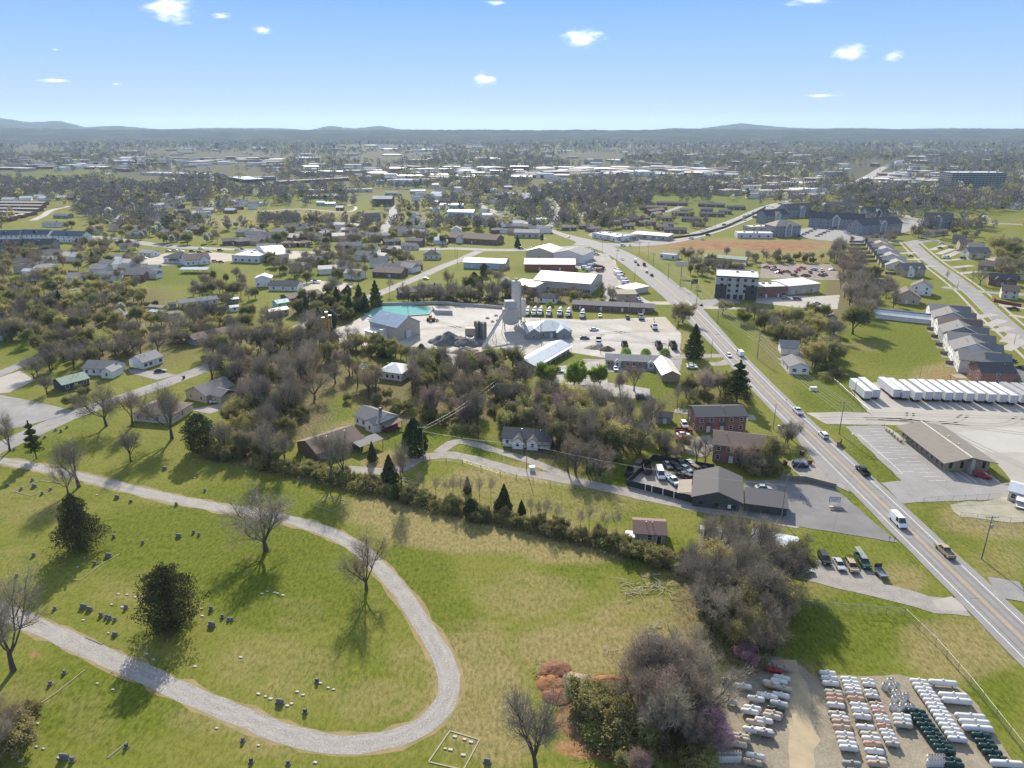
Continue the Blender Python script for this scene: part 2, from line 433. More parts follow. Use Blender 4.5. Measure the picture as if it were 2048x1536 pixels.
dirtc = ramp2(nd, lk, nm, (0.19, 0.085, 0.042), (0.33, 0.20, 0.105), 0.35, 0.65)
col = mixc(nd, lk, thresh(attr('dirt'), nmix, 0.55, 1.05, 2.0), col, dirtc)
litc = ramp2(nd, lk, nf, (0.105, 0.085, 0.045), (0.20, 0.165, 0.085), 0.35, 0.7)
col = mixc(nd, lk, thresh(attr('litter'), nmix, 0.45, 1.15, 1.8), col, litc)
wildc = ramp2(nd, lk, nm, (0.05, 0.052, 0.034), (0.105, 0.102, 0.056), 0.35, 0.7)
col = mixc(nd, lk, math_('MULTIPLY', attr('wild'), math_('SUBTRACT', 1.0, attr('lush'))), col, wildc)
# tufts and thatch
col = mixc(nd, lk, ramp2(nd, lk, nf, (0.75,)*3, (0, 0, 0), 0.32, 0.56), col, mixc(nd, lk, 1.0, col, (0.5, 0.52, 0.4), 'MULTIPLY'))
col = mixc(nd, lk, ramp2(nd, lk, nvf, (0, 0, 0), (0.8,)*3, 0.48, 0.70), col, mixc(nd, lk, 1.0, col, (1.35, 1.3, 1.2), 'MULTIPLY'))
nw = noise_tex(nd, lk, 0.42, 4, rough=0.7); nl = noise_tex(nd, lk, 0.3, 5, rough=0.8, stretch=(0.5, 1.7, 1))
col = mixc(nd, lk, ramp2(nd, lk, nw, (0, 0, 0), (0.6,)*3, 0.56, 0.66), col, mixc(nd, lk, 1.0, col, (0.62, 0.80, 0.55), 'MULTIPLY'))
col = mixc(nd, lk, ramp2(nd, lk, nl, (0, 0, 0), (0.55,)*3, 0.57, 0.70), col, mixc(nd, lk, 1.0, col, (1.35, 1.16, 1.1), 'MULTIPLY'))
lk.new(col, b.inputs['Base Color'])
bp = nd.new('ShaderNodeBump'); bp.inputs['Strength'].default_value = 0.9; bp.inputs['Distance'].default_value = 0.18; lk.new(nf, bp.inputs['Height']); lk.new(bp.outputs[0], b.inputs['Normal'])
gme.materials.append(gm)

# ================================================================ hills on the skyline
def hills(name, Y, prof, depth, m, rough=6.0):
    xs = np.linspace(-500, 2550, 420); ys = np.interp(xs, [p[0] for p in prof], [260.5 - 1.4*(260.5 - p[1]) if p[1] < 260.5 else p[1] for p in prof])
    rows = [(-depth, -0.05), (-depth*0.7, 0.16), (-depth*0.45, 0.42), (-depth*0.2, 0.78), (0, 1.0), (depth*0.3, 0.8), (depth*0.9, -0.05)]
    vs = []
    for j, (dy, k) in enumerate(rows):
        for i, (px, py) in enumerate(zip(xs, ys)):
            x, z = ZAT(px, py, Y); y = Y + dy
            t = k + (0.12*mnoise.noise((px*0.012, j*1.7, Y)) if 0 < j < 4 else 0)
            zz = z*t - (6 if k < 0 else 0) + (rough*mnoise.noise((px*0.25, j*3.1, Y*0.01)) if 0 < j < 6 else 0)
            vs.append((x*(y/Y), y, max(zz, -8)))
    n = len(xs)
    fs = [(j*n+i, j*n+i+1, (j+1)*n+i+1, (j+1)*n+i) for j in range(len(rows)-1) for i in range(n-1)]
    return struct(MB().add(vs, fs).obj(name, m, smooth=True))
hm_ = mat('hill_forest', (0.060, 0.070, 0.050), (0.022, 0.030, 0.028), scale=0.012, rough=1.0, spec=0.0, fine=(0.005, 0.3, (0.16, 0.155, 0.085)))
hills('hills', 10500, [(-500,238),(0,243),(60,249),(120,247),(170,256),(230,254),(320,259),(430,257),(560,257.5),(620,260),(660,254),(710,258),(760,254),(800,259),(900,260.3),(950,259.5),(1024,261),(1090,261),(1300,261),(1340,257),(1400,258),(1440,254),(1480,250.5),(1560,255.5),(1620,258),(1700,257),(1800,258.5),(1900,257.5),(2048,258),(2550,255)], 4000, hm_)
hills('hills', 7000, [(-500,252),(0,257),(90,258),(200,259.8),(330,259.4),(480,259.6),(600,260.4),(760,260.2),(900,259.8),(950,259.4),(1060,260.4),(1150,259.8),(1230,260.3),(1330,259.5),(1450,259.2),(1560,259.6),(1700,258.9),(1850,259.5),(2048,258.8),(2550,260)], 2200, hm_, 7)

# ================================================================ roads and yards
asph = mat('asphalt', (0.25, 0.238, 0.225), (0.19, 0.181, 0.172), 0.25, 0.9, fine=(6, 0.35, (0.31, 0.295, 0.275)))
asph_old = mat('old_asphalt', (0.30, 0.285, 0.27), (0.19, 0.18, 0.172), 0.12, 0.9, fine=(3, 0.4, (0.13, 0.125, 0.12)))
concrete = mat('concrete', (0.385, 0.355, 0.31), (0.285, 0.262, 0.228), 0.07, 0.9, fine=(2, 0.3, (0.36, 0.335, 0.30)))
tanyard = mat('limestone_yard', (0.42, 0.375, 0.31), (0.32, 0.285, 0.23), 0.05, 0.95, fine=(1.5, 0.3, (0.32, 0.29, 0.24)))
whiteyard = mat('washed_concrete_yard', (0.43, 0.405, 0.37), (0.27, 0.255, 0.23), 0.06, 0.85, fine=(0.4, 0.4, (0.27, 0.25, 0.225)))
gravel = mat('grey_gravel', (0.30, 0.275, 0.245), (0.19, 0.175, 0.155), 0.35, 1.0, fine=(4, 0.5, (0.40, 0.37, 0.33)), bump=0.3)
lane = mat('chip_seal_lane', (0.30, 0.28, 0.255), (0.195, 0.182, 0.165), 0.22, 1.0, fine=(3, 0.45, (0.52, 0.47, 0.40)))
verge = mat('worn_verge', (0.30, 0.225, 0.12), (0.19, 0.16, 0.06), 0.4, 1.0)
wpaint = mat('white_paint_line', (0.75, 0.74, 0.72), (0.5, 0.5, 0.48), 1.0, 0.7)
ypaint = mat('yellow_paint_line', (0.66, 0.36, 0.05), (0.45, 0.26, 0.06), 0.8, 0.7)

# highway: from under the frame to the crossroads and on towards the upper left
HW = catmull([(102.5,-60),(102.2,40),(101,115),(99.8,172),(98.2,255),(99,330),(99.5,366)] + [G(*p) for p in [(1339,580),(1277,532),(1232,505),(1178,485),(1124,469),(1056,447),(1010,432),(978,419),(957,408),(966,398),(1000,392)]], 6.0)
hwi = [i for i, p in enumerate(HW) if p[1] > 560]; iX = hwi[0]
n_ = len(HW)
wL = [5.3 + 4.5*max(0, min(1, (i - iX + 40)/25.)) - 4.5*max(0, min(1, (i - iX - 14)/8.)) for i in range(n_)]
strip('highway', HW, wL, [-a for a in wL], asph, 0.112, jit=0.12)
zl = 0.12
for off in (0.13, -0.27): strip('road_marking', HW[:iX-2], off+.13, off, ypaint, zl, occ=False)
for off in (3.5, -3.5): strip('road_marking', HW[:iX-22], off+.09, off-.09, wpaint, zl, occ=False)
worn = mat('polished_wheel_path', (0.20, 0.19, 0.182), (0.155, 0.148, 0.142), 0.3, 0.8)
for o_ in (2.75, 1.15, -0.75, -2.35): strip('wheel_path', HW[:iX-10], o_, o_-.5, worn, 0.115, jit=0.05, occ=False)
tar = mat('tar_patch', (0.06, 0.058, 0.057), (0.045, 0.044, 0.043), 1.0, 0.8)
for k in range(26):
    i0 = R.randrange(4, iX-20); q = HW[i0]; a = R.uniform(-4.2, 2.5); w_ = R.uniform(.8, 3.2)
    strip('road_patch', [q+np.array([a, 0]), q+np.array([a+w_, R.uniform(-.3, .3)])], .06, -.06-(R.random() < .2)*R.uniform(.5, 1.6), tar, 0.1165, occ=False)
BY = line_px([(1150,487),(1230,490),(1300,488),(1360,478),(1420,462),(1480,440),(1540,414),(1600,399),(1660,385),(1700,370),(1740,352),(1762,338),(1785,331),(1850,324),(1960,318)], 10)
strip('highway', BY, 9.5, -9.5, asph_old, 0.11, jit=0.2)
for off in (8.2, -8.2, 0.4, -0.4): strip('road_marking', BY[8:-10], off+.25, off-.25, wpaint if abs(off) > 1 else ypaint, zl+.01, occ=False)
strip('road_marking', BY[8:-10], 4.4, 4.0, wpaint, zl+.01, occ=False, dash=1)
strip('road_marking', BY[8:-10], -4.0, -4.4, wpaint, zl+.01, occ=False, dash=1)
WE = line_px([(1200,489),(1100,497),(1000,500),(900,497),(800,500),(700,503),(600,505),(512,500),(420,497),(330,492),(230,478),(140,470),(0,462)], 8)
strip('road', WE, 6, -6, asph_old, jit=0.2)
NL = line_px([(960,502),(945,508),(920,520),(887,532),(847,550),(800,570),(750,590),(690,613),(620,645),(560,672),(469,712),(380,748),(286,782),(161,824),(80,858),(0,895),(-120,950)], 5)
strip('street', NL, 4.2, -4.2, asph_old, jit=0.15)
strip('road_marking', NL[:-4], 0.1, -0.1, ypaint, zl, occ=False, dash=1)
strip('lane', line_px([(-60,770),(0,747),(60,722),(110,704),(160,690)]), 3.2, -3.2, asph_old, jit=0.2)
RS = line_px([(1818,483),(1858,520),(1906,555),(1946,587),(1998,637),(2048,679),(2140,760)], 4)
strip('street', RS, 4.4, -4.4, asph_old, jit=0.05)
for a, b_ in ((4.4, 4.85), (-4.85, -4.4)):
    pass
strip('kerb', RS, 5.0, 4.45, concrete, 0.12, occ=False); strip('kerb', RS, -4.45, -5.0, concrete, 0.12, occ=False)
strip('sidewalk', RS, 9.2, 7.8, concrete, jit=0.0); strip('sidewalk', RS, -7.8, -9.2, concrete)
strip('street', line_px([(1946,583),(1915,578),(1885,574)]), 3.5, -3.5, asph_old); strip('street', line_px([(1950,582),(1990,586),(2020,588),(2090,590)]), 3.5, -3.5, asph_old)
strip('street', line_px([(1822,486),(1780,484),(1700,478)]), 3.5, -3.5, asph_old); strip('street', line_px([(1822,486),(1850,481),(1880,482)]), 6, -6, asph_old)
for (a, b_) in [((1863,500),(1890,490)),((1876,508),(1905,498)),((1890,515),(1917,503)),((1885,521),(1940,517)),((1905,535),(1945,531)),((1918,547),(1960,543)),((1835,505),(1800,507)),((1850,518),(1815,519)),((1868,532),(1835,533)),((1990,628),(1945,636)),((2005,640),(1975,652)),((2022,655),(1990,662)),((2030,668),(2010,685)),((2048,680),(2010,700)),((2020,630),(2080,640)),((1998,610),(2060,618))]:
    strip('driveway', line_px([a, b_], 2), 2.6, -2.6, concrete)
for pts, wd, m in [([(985,437),(1060,470),(1090,478)],3,asph_old),([(1106,404),(1115,420),(1112,440),(1090,455),(1066,452)],4.2,asph_old),([(780,405),(786,420),(783,440),(770,455),(770,480),(800,500)],5,asph_old),
                   ([(840,465),(880,475),(905,482)],3.5,asph_old),([(820,470),(860,462),(880,475)],3,asph_old),([(65,441),(85,432),(105,420),(140,412)],4,concrete),([(520,423),(600,418),(690,424),(712,415),(690,408)],2,concrete),
                   ([(1225,452),(1275,440),(1330,424),(1370,410)],3.5,asph_old),([(1650,405),(1760,418),(1800,428),(1850,440),(2060,450)],5,asph_old),([(1360,575),(1385,595),(1400,615),(1440,600),(1512,596)],3.5,asph_old),
                   ([(1352,606),(1310,606),(1280,601),(1235,560),(1220,520)],4,tanyard),([(1480,605),(1420,602),(1395,604)],3.5,asph_old),([(1392,615),(1500,617)],3,tanyard),
                   ([(1420,728),(1450,726),(1455,712),(1300,716)],2.6,lane),([(1510,835),(1440,832),(1350,820)],2.4,lane),([(1620,700),(1590,715),(1560,720)],2,lane)]:
    strip('road' if wd > 3 else 'driveway', line_px(pts), wd, -wd, m, jit=0.1)
# farm lane and loop
AL = line_px([(1600,1050),(1536,1036),(1460,1024),(1394,1014),(1258,986),(1154,963),(1090,952),(1024,940),(950,920),(905,910),(876,911),(837,918),(804,937),(760,943),(690,938)], 3)
strip('driveway', AL, 2.3, -2.3, gravel, jit=0.35)
strip('driveway', line_px([(876,905),(905,886),(930,884),(981,898),(1030,912),(1085,932),(1150,962)], 3), 1.8, -1.8, gravel, jit=0.35)
strip('driveway', line_px([(1600,1140),(1640,1153),(1745,1178),(1864,1208),(1930,1215)], 3), 3.0, -3.0, gravel, jit=0.4)
sheet('parking_lot', [(1630,1120),(1700,1128),(1760,1150),(1770,1185),(1640,1158)], gravel)
sheet('driveway_apron', [(1864,1201),(1903,1193),(1925,1210),(1935,1222),(1876,1220)], concrete)
# cemetery drive
CEM = line_px([(-120,906),(0,922),(60,931),(160,953),(260,978),(360,1001),(470,1020),(560,1036),(620,1051),(690,1079),(745,1121),(790,1170),(832,1228),(868,1285),(892,1330),(899,1375),(885,1415),(848,1450),(795,1474),(720,1488),(650,1486),(560,1463),(460,1424),(380,1390),(300,1353),(200,1308),(100,1263),(0,1220),(-140,1160)], 2.5)
strip('path', CEM, 2.5, -2.5, verge, 0.006, jit=0.6)
strip('path', CEM, 1.95, -1.95, lane, 0.014, jit=0.2)
wheel_worn = mat('worn_wheel_track', (0.345, 0.322, 0.29), (0.23, 0.215, 0.195), 0.35, 1.0, fine=(4, 0.4, (0.42, 0.39, 0.34)))
for o_ in (1.25, -0.6): strip('path', CEM, o_, o_-.65, wheel_worn, 0.018, jit=0.14, occ=False)
# plant yard, parking lots
sheet('yard', [(625,672),(700,648),(752,618),(860,612),(1000,612),(1015,634),(1180,640),(1330,634),(1362,668),(1360,712),(1210,716),(1110,700),(1010,716),(960,745),(880,722),(838,694),(740,692),(680,688)], whiteyard)
sheet('yard', [(1230,645),(1330,636),(1360,665),(1290,668)], tanyard)
sheet('yard', [(1155,500),(1215,508),(1240,540),(1232,600),(1212,605),(1205,560),(1170,540),(1060,520)], mat('truck_yard', (0.34,0.31,0.275),(0.24,0.22,0.2),0.08,0.95))
sheet('parking_lot', [(1510,592),(1640,592),(1680,590),(1675,618),(1640,620),(1512,606)], concrete)
sheet('yard', [(1522,528),(1660,528),(1690,560),(1640,560),(1520,556)], mat('junk_yard', (0.27,0.225,0.19),(0.15,0.13,0.11),0.2,0.95))
sheet('parking_lot', [(1600,458),(1640,452),(1740,462),(1800,440),(1850,438),(1860,452),(1720,488),(1600,476)], asph_old)
sheet('parking_lot', [(1175,470),(1190,462),(1340,470),(1330,486),(1290,484),(1200,480)], asph_old)
sheet('parking_lot', [(480,505),(535,500),(640,506),(640,516),(500,520)], concrete)
sheet('parking_lot', [(270,524),(330,507),(430,505),(520,512),(512,518),(370,530),(290,532)], tanyard)
sheet('parking_lot', [(585,568),(640,562),(712,568),(690,585),(600,590)], tanyard)
sheet('yard', [(1300,720),(1365,718),(1360,742),(1160,745),(1165,718)], asph_old)
sheet('parking_lot', [(1100,735),(1210,720),(1215,765),(1300,778),(1300,800),(1180,790),(1110,770)], mat('motel_court', (0.36,0.34,0.31),(0.25,0.235,0.22),0.15,0.9))
sheet('parking_lot', [(-80,800),(0,790),(40,797),(161,824),(110,836),(60,850),(-80,880)], asph_old)
sheet('driveway', [(0,755),(40,742),(70,760),(20,785),(-20,790)], concrete)
sheet('driveway', [(255,738),(330,745),(355,750),(315,760),(262,748)], asph_old); sheet('driveway', [(690,728),(735,727),(766,737),(765,752),(740,742)], concrete)
sheet('driveway', [(375,820),(455,805),(470,800),(470,812),(420,828)], lane); sheet('driveway', [(1365,880),(1420,870),(1440,900),(1400,915),(1370,905)], lane)
sheet('yard', [(1252,975),(1390,1008),(1392,955),(1270,925)], gravel)
sheet('parking_lot', [(1490,962),(1600,960),(1666,975),(1720,1020),(1798,1086),(1777,1083),(1700,1070),(1564,1048),(1480,1030)], mat('worn_lot', (0.21,0.2,0.195),(0.15,0.145,0.14),0.15,0.9,fine=(1.2,0.3,(0.11,0.107,0.1))))
sheet('parking_lot', [(1570,925),(1610,915),(1660,945),(1670,975),(1610,962)], gravel)
sheet('parking_lot', [(1580,862),(1600,850),(1650,895),(1680,935),(1700,985),(1660,965),(1620,912)], asph_old)
# trucking depot
sheet('yard', [(1697,772),(1760,764),(2350,790),(2350,985),(2030,972),(1992,925),(1870,853),(1760,850),(1652,848),(1612,826),(1690,824),(1735,826),(1716,800)], concrete)
sheet('yard', [(1855,870),(2080,850),(2300,880),(2300,920),(2060,905),(1930,905)], mat('pale_patch', (0.43,0.405,0.365),(0.34,0.32,0.29),0.05,0.9))
sheet('parking_lot', [(1690,853),(1762,851),(1830,898),(1908,958),(2040,975),(2030,998),(1850,1004),(1806,1008),(1762,966),(1803,962)], mat('depot_lot', (0.30,0.285,0.268),(0.225,0.213,0.2),0.12,0.9,fine=(2,0.3,(0.17,0.16,0.15))))
sheet('parking_lot', [(1900,945),(1928,942),(2030,968),(1990,972),(1925,968)], asph, jit=0)
sheet('sidewalk', [(1765,853),(1774,852),(1905,948),(1920,968),(1900,956)], concrete, jit=0)
sheet('lawn', [(1765,850),(1850,852),(1810,866),(1790,862)], gm, jit=0.1); sheet('lawn', [(1975,930),(2000,950),(2034,968),(2000,966),(1990,945)], gm, jit=0.1)
sheet('yard', [(1900,1010),(2060,990),(2200,1000),(2200,1050),(2020,1046),(1920,1034)], mat('thin_gravel', (0.36,0.33,0.265),(0.25,0.24,0.15),0.3,0.95), jit=0.8)
tyre = mat('tyre_stain', (0.315, 0.292, 0.255), (0.25, 0.232, 0.203), 0.3, 0.9)
for pts in [[(1640,838),(1760,838),(1900,850),(2060,870)],[(1645,832),(1770,828),(1900,832),(2100,838)],[(1730,838),(1850,846),(1985,905),(2080,950)],[(1820,825),(1815,838),(1760,842)],[(1930,830),(1900,845),(1800,842)],[(2040,836),(2000,850),(1880,846)]]:
    l_ = line_px(pts, 4)
    for o_ in (1.0, -1.0): strip('tyre_track', l_, o_+.4, o_-.4, tyre, 0.09, jit=.04, occ=False)
for pts in [[(1340,690),(1200,680),(1100,690),(1010,700)],[(1330,660),(1200,668),(1040,688)],[(1000,650),(900,655),(820,660)],[(1060,640),(1180,650),(1330,690)],[(850,640),(900,650),(1000,690)]]:
    l_ = line_px(pts, 4)
    for o_ in (1.2, -1.2): strip('tyre_track', l_, o_+.55, o_-.55, tyre, 0.09, jit=.06, occ=False)
# stall lines on the depot lot
def stalls(a, b_, n, ln, first=0):
    A, B = np.array(G(*a)), np.array(G(*b_)); t = (B-A)/np.linalg.norm(B-A); nn = np.array([-t[1], t[0]])
    for i in range(n):
        p = A + (B-A)*i/(n-1)
        strip('road_marking', [p, p + nn*ln], .08, -.08, wpaint, 0.116, occ=False)
stalls((1763,858),(1890,962),16,-4.8)
strip('road_marking', line_px([(1704,870),(1716,869),(1805,947)],30), .09, -.09, wpaint, 0.116, occ=False)
stalls((1716,872),(1798,944),7,4.4)
strip('road_marking', line_px([(1805,947),(1790,947)],30), .09, -.09, wpaint, 0.116, occ=False)
stalls((1911,944),(1942,966),2,-.1)
for a, b_ in [((1911,945),(1942,966)),((1922,944),(1955,966)),((1940,946),(1975,968)),((1978,949),(2002,968))]: strip('road_marking', [np.array(G(*a)), np.array(G(*b_))], .09, -.09, wpaint, 0.116, occ=False)
# propane yard
sheet('yard', [(1400,1410),(1470,1330),(1530,1312),(1600,1330),(1625,1352),(1900,1362),(1930,1385),(2010,1500),(2060,1580),(2000,1760),(1330,1760),(1390,1500)], mat('tank_yard_gravel', (0.27,0.235,0.175),(0.175,0.155,0.105),0.25,1.0,fine=(2.5,0.5,(0.34,0.30,0.24)),bump=0.3), jit=1.2)
strip('track', line_px([(1570,1322),(1590,1370),(1602,1430),(1606,1500),(1600,1600),(1590,1700)],2.5), 2.1, -2.1, mat('bare_track', (0.42,0.34,0.22),(0.30,0.25,0.16),0.3,1.0), jit=0.7)
strip('driveway', line_px([(2050,1185),(2010,1178),(1985,1174)]), 4, -4, asph_old)
# settling pond of the concrete plant
sheet('pond', [(728,628),(765,612),(815,609),(866,618),(858,629),(800,633),(745,636)], mat('lime_water', (0.20,0.42,0.385),(0.13,0.32,0.31),0.03,1.0,spec=0.0), jit=0.3)
# ================================================================ palette of walls and roofs
def W(k):
    t = {'white': lambda: banded('white_siding', (0.78,0.77,0.74), (0.60,0.60,0.58), 2, 2.2, 0.6),
     'cream': lambda: banded('cream_siding', (0.62,0.56,0.45), (0.50,0.45,0.36), 2, 2.2, 0.7),
     'tan': lambda: banded('tan_siding', (0.46,0.38,0.28), (0.36,0.30,0.22), 2, 2.2, 0.8),
     'greyside': lambda: banded('grey_siding', (0.27,0.28,0.29), (0.20,0.21,0.22), 2, 2.2, 0.7),
     'palegrey': lambda: banded('pale_grey_siding', (0.60,0.59,0.56), (0.48,0.48,0.46), 2, 2.2, 0.7),
     'blue': lambda: banded('blue_siding', (0.42,0.52,0.60), (0.33,0.42,0.5), 2, 2.2, 0.7),
     'turq': lambda: banded('turquoise_siding', (0.36,0.58,0.55), (0.28,0.48,0.46), 2, 2.2, 0.7),
     'dark': lambda: mat('dark_panel_wall', (0.075,0.08,0.085), (0.045,0.048,0.052), 0.8, 0.7),
     'brown': lambda: mat('brown_wall', (0.20,0.14,0.10), (0.13,0.09,0.07), 0.8, 0.85),
     'red': lambda: banded('red_boards', (0.30,0.075,0.055), (0.22,0.05,0.04), 0, 2.2, 0.8),
     'yellow': lambda: banded('yellow_siding', (0.58,0.50,0.26), (0.48,0.41,0.2), 2, 2.2, 0.8),
     'brick': lambda: brick('red_brick', (0.27,0.10,0.07), (0.19,0.075,0.055), (0.33,0.27,0.23)),
     'tanbrick': lambda: brick('tan_brick', (0.36,0.27,0.19), (0.28,0.21,0.15), (0.42,0.37,0.31)),
     'stone': lambda: mat('rubble_stone', (0.38,0.32,0.23), (0.17,0.14,0.10), 1.4, 0.95, bump=0.4),
     'metalw': lambda: banded('white_metal_wall', (0.66,0.66,0.64), (0.52,0.52,0.51), 0, 2.5, 0.5),
     'metaltan': lambda: banded('tan_metal_wall', (0.50,0.45,0.36), (0.40,0.36,0.29), 0, 2.5, 0.5),
     'metalred': lambda: banded('rusty_red_wall', (0.33,0.12,0.08), (0.25,0.10,0.07), 0, 2.5, 0.6),
     'block': lambda: mat('concrete_block_wall', (0.48,0.46,0.42), (0.36,0.345,0.315), 0.7, 0.9),
     # roofs
     'char': lambda: banded('charcoal_shingle', (0.085,0.085,0.092), (0.06,0.06,0.065), 1, 4.0, 0.9),
     'grey': lambda: banded('grey_shingle', (0.20,0.19,0.185), (0.15,0.145,0.14), 1, 4.0, 0.9),
     'barr': lambda: banded('slate_grey_shingle', (0.11,0.106,0.104), (0.08,0.077,0.075), 1, 4.0, 0.9),
     'taupe': lambda: banded('taupe_shingle', (0.225, 0.20, 0.165), (0.165, 0.147, 0.12), 1, 2.2, 0.9),
     'lgrey': lambda: banded('pale_grey_shingle', (0.31,0.30,0.285), (0.24,0.23,0.22), 1, 4.0, 0.9),
     'brownr': lambda: banded('brown_shingle', (0.19,0.145,0.115), (0.14,0.105,0.085), 1, 4.0, 0.9),
     'tanr': lambda: banded('tan_shingle', (0.33,0.28,0.215), (0.26,0.22,0.17), 1, 4.0, 0.9),
     'redr': lambda: banded('red_brown_metal_roof', (0.17,0.105,0.085), (0.13,0.08,0.065), 0, 3.0, 0.7),
     'bluer': lambda: banded('blue_metal_roof', (0.25,0.34,0.43), (0.19,0.27,0.35), 0, 2.2, 0.42, spec=0.5),
     'dblue': lambda: banded('dark_blue_roof', (0.07,0.10,0.16), (0.05,0.07,0.12), 1, 4.0, 0.8),
     'steelr': lambda: banded('galvanised_roof', (0.50,0.53,0.55), (0.38,0.41,0.43), 0, 2.2, 0.4, spec=0.5),
     'bsteel': lambda: banded('blue_grey_metal_roof', (0.36,0.43,0.47), (0.28,0.34,0.38), 0, 2.2, 0.4, spec=0.5),
     'creamr': lambda: banded('cream_metal_roof', (0.66,0.60,0.50), (0.52,0.47,0.39), 0, 2.2, 0.5),
     'whiter': lambda: mat('white_membrane_roof', (0.66,0.66,0.65), (0.52,0.52,0.51), 0.25, 0.7),
     'grav': lambda: mat('gravel_roof', (0.42,0.41,0.39), (0.31,0.30,0.285), 0.3, 0.95),
     'greenr': lambda: banded('weathered_green_roof', (0.33,0.40,0.30), (0.22,0.27,0.21), 1, 4.0, 0.9),
     'gsage': lambda: mat('sage_flat_roof', (0.36,0.40,0.30), (0.27,0.30,0.22), 0.3, 0.9),
     'trim': lambda: mat('white_trim', (0.75,0.74,0.71), (0.62,0.61,0.59), 1.0, 0.6),
     'dtrim': lambda: mat('dark_trim', (0.05,0.05,0.052), (0.035,0.035,0.037), 1.0, 0.6),
     'door': lambda: mat('pale_door', (0.66,0.66,0.64), (0.55,0.55,0.53), 1.0, 0.6),
     'ddoor': lambda: mat('dark_door', (0.07,0.05,0.045), (0.05,0.04,0.035), 1.0, 0.6),
     'rolld': lambda: banded('roller_door', (0.60,0.60,0.58), (0.45,0.45,0.44), 2, 3.0, 0.6),
     'wood': lambda: mat('grey_wood', (0.25,0.21,0.165), (0.16,0.135,0.105), 1.5, 0.9),
     'steel': lambda: mat('galvanised_steel', (0.42,0.43,0.44), (0.30,0.31,0.32), 1.2, 0.45, metal=0.6),
     'black': lambda: mat('black_rubber', (0.025,0.025,0.026), (0.018,0.018,0.019), 1.0, 0.8)}
    return t[k]()
WINC = {}
def window_mesh(w, h, trim='trim'):
    k = (round(w, 2), round(h, 2), trim)
    if k not in WINC:
        b = MB(); t = 0.09
        b.box(-w/2-t, w/2+t, -.05, .03, -t, 0); b.box(-w/2-t, w/2+t, -.05, .03, h, h+t)
        b.box(-w/2-t, -w/2, -.048, .03, 0, h); b.box(w/2, w/2+t, -.048, .03, 0, h)
        b.box(-w/2, w/2, -.045, .02, h/2-.03, h/2+.03)
        b.box(-w/2, w/2, -.02, .03, 0, h/2-.03, 1); b.box(-w/2, w/2, -.02, .03, h/2+.03, h, 1)
        WINC[k] = b.mesh('window', [W(trim), glassmat()])
    return WINC[k]
def door_mesh(w, h, m='door', trim='trim'):
    k = ('d', round(w, 2), round(h, 2), m, trim)
    if k not in WINC:
        b = MB(); t = 0.1
        b.box(-w/2-t, -w/2, -.06, .03, 0, h+t); b.box(w/2, w/2+t, -.06, .03, 0, h+t); b.box(-w/2, w/2, -.058, .03, h, h+t)
        b.box(-w/2, w/2, -.03, .03, 0, h, 1); b.box(w*.28, w*.36, -.07, -.03, h*.45, h*.5, 0)
        WINC[k] = b.mesh('door', [W(trim), W(m)])
    return WINC[k]
def on_face(me, name, root, face, u, z, L, D):
    """fix a window or door on one wall: 'f' near side, 'l' and 'r' ends"""
    if face == 'f': return put(name, me, root, (u, -0.004, z))
    if face == 'l': return put(name, me, root, (-L/2 - 0.004, u, z), -math.pi/2)
    return put(name, me, root, (L/2 + 0.004, u, z), math.pi/2)
def slab_roof(b, x0, x1, D, h, rise, ov, t=0.2, y0=0.0):
    s = rise/(D/2)
    prof = [(y0-ov, h - s*ov), (y0+D/2, h+rise), (y0+D+ov, h - s*ov), (y0+D+ov, h - s*ov + t), (y0+D/2, h+rise+t), (y0-ov, h - s*ov + t)]
    b.prism(prof, x0-ov, x1+ov, 0)
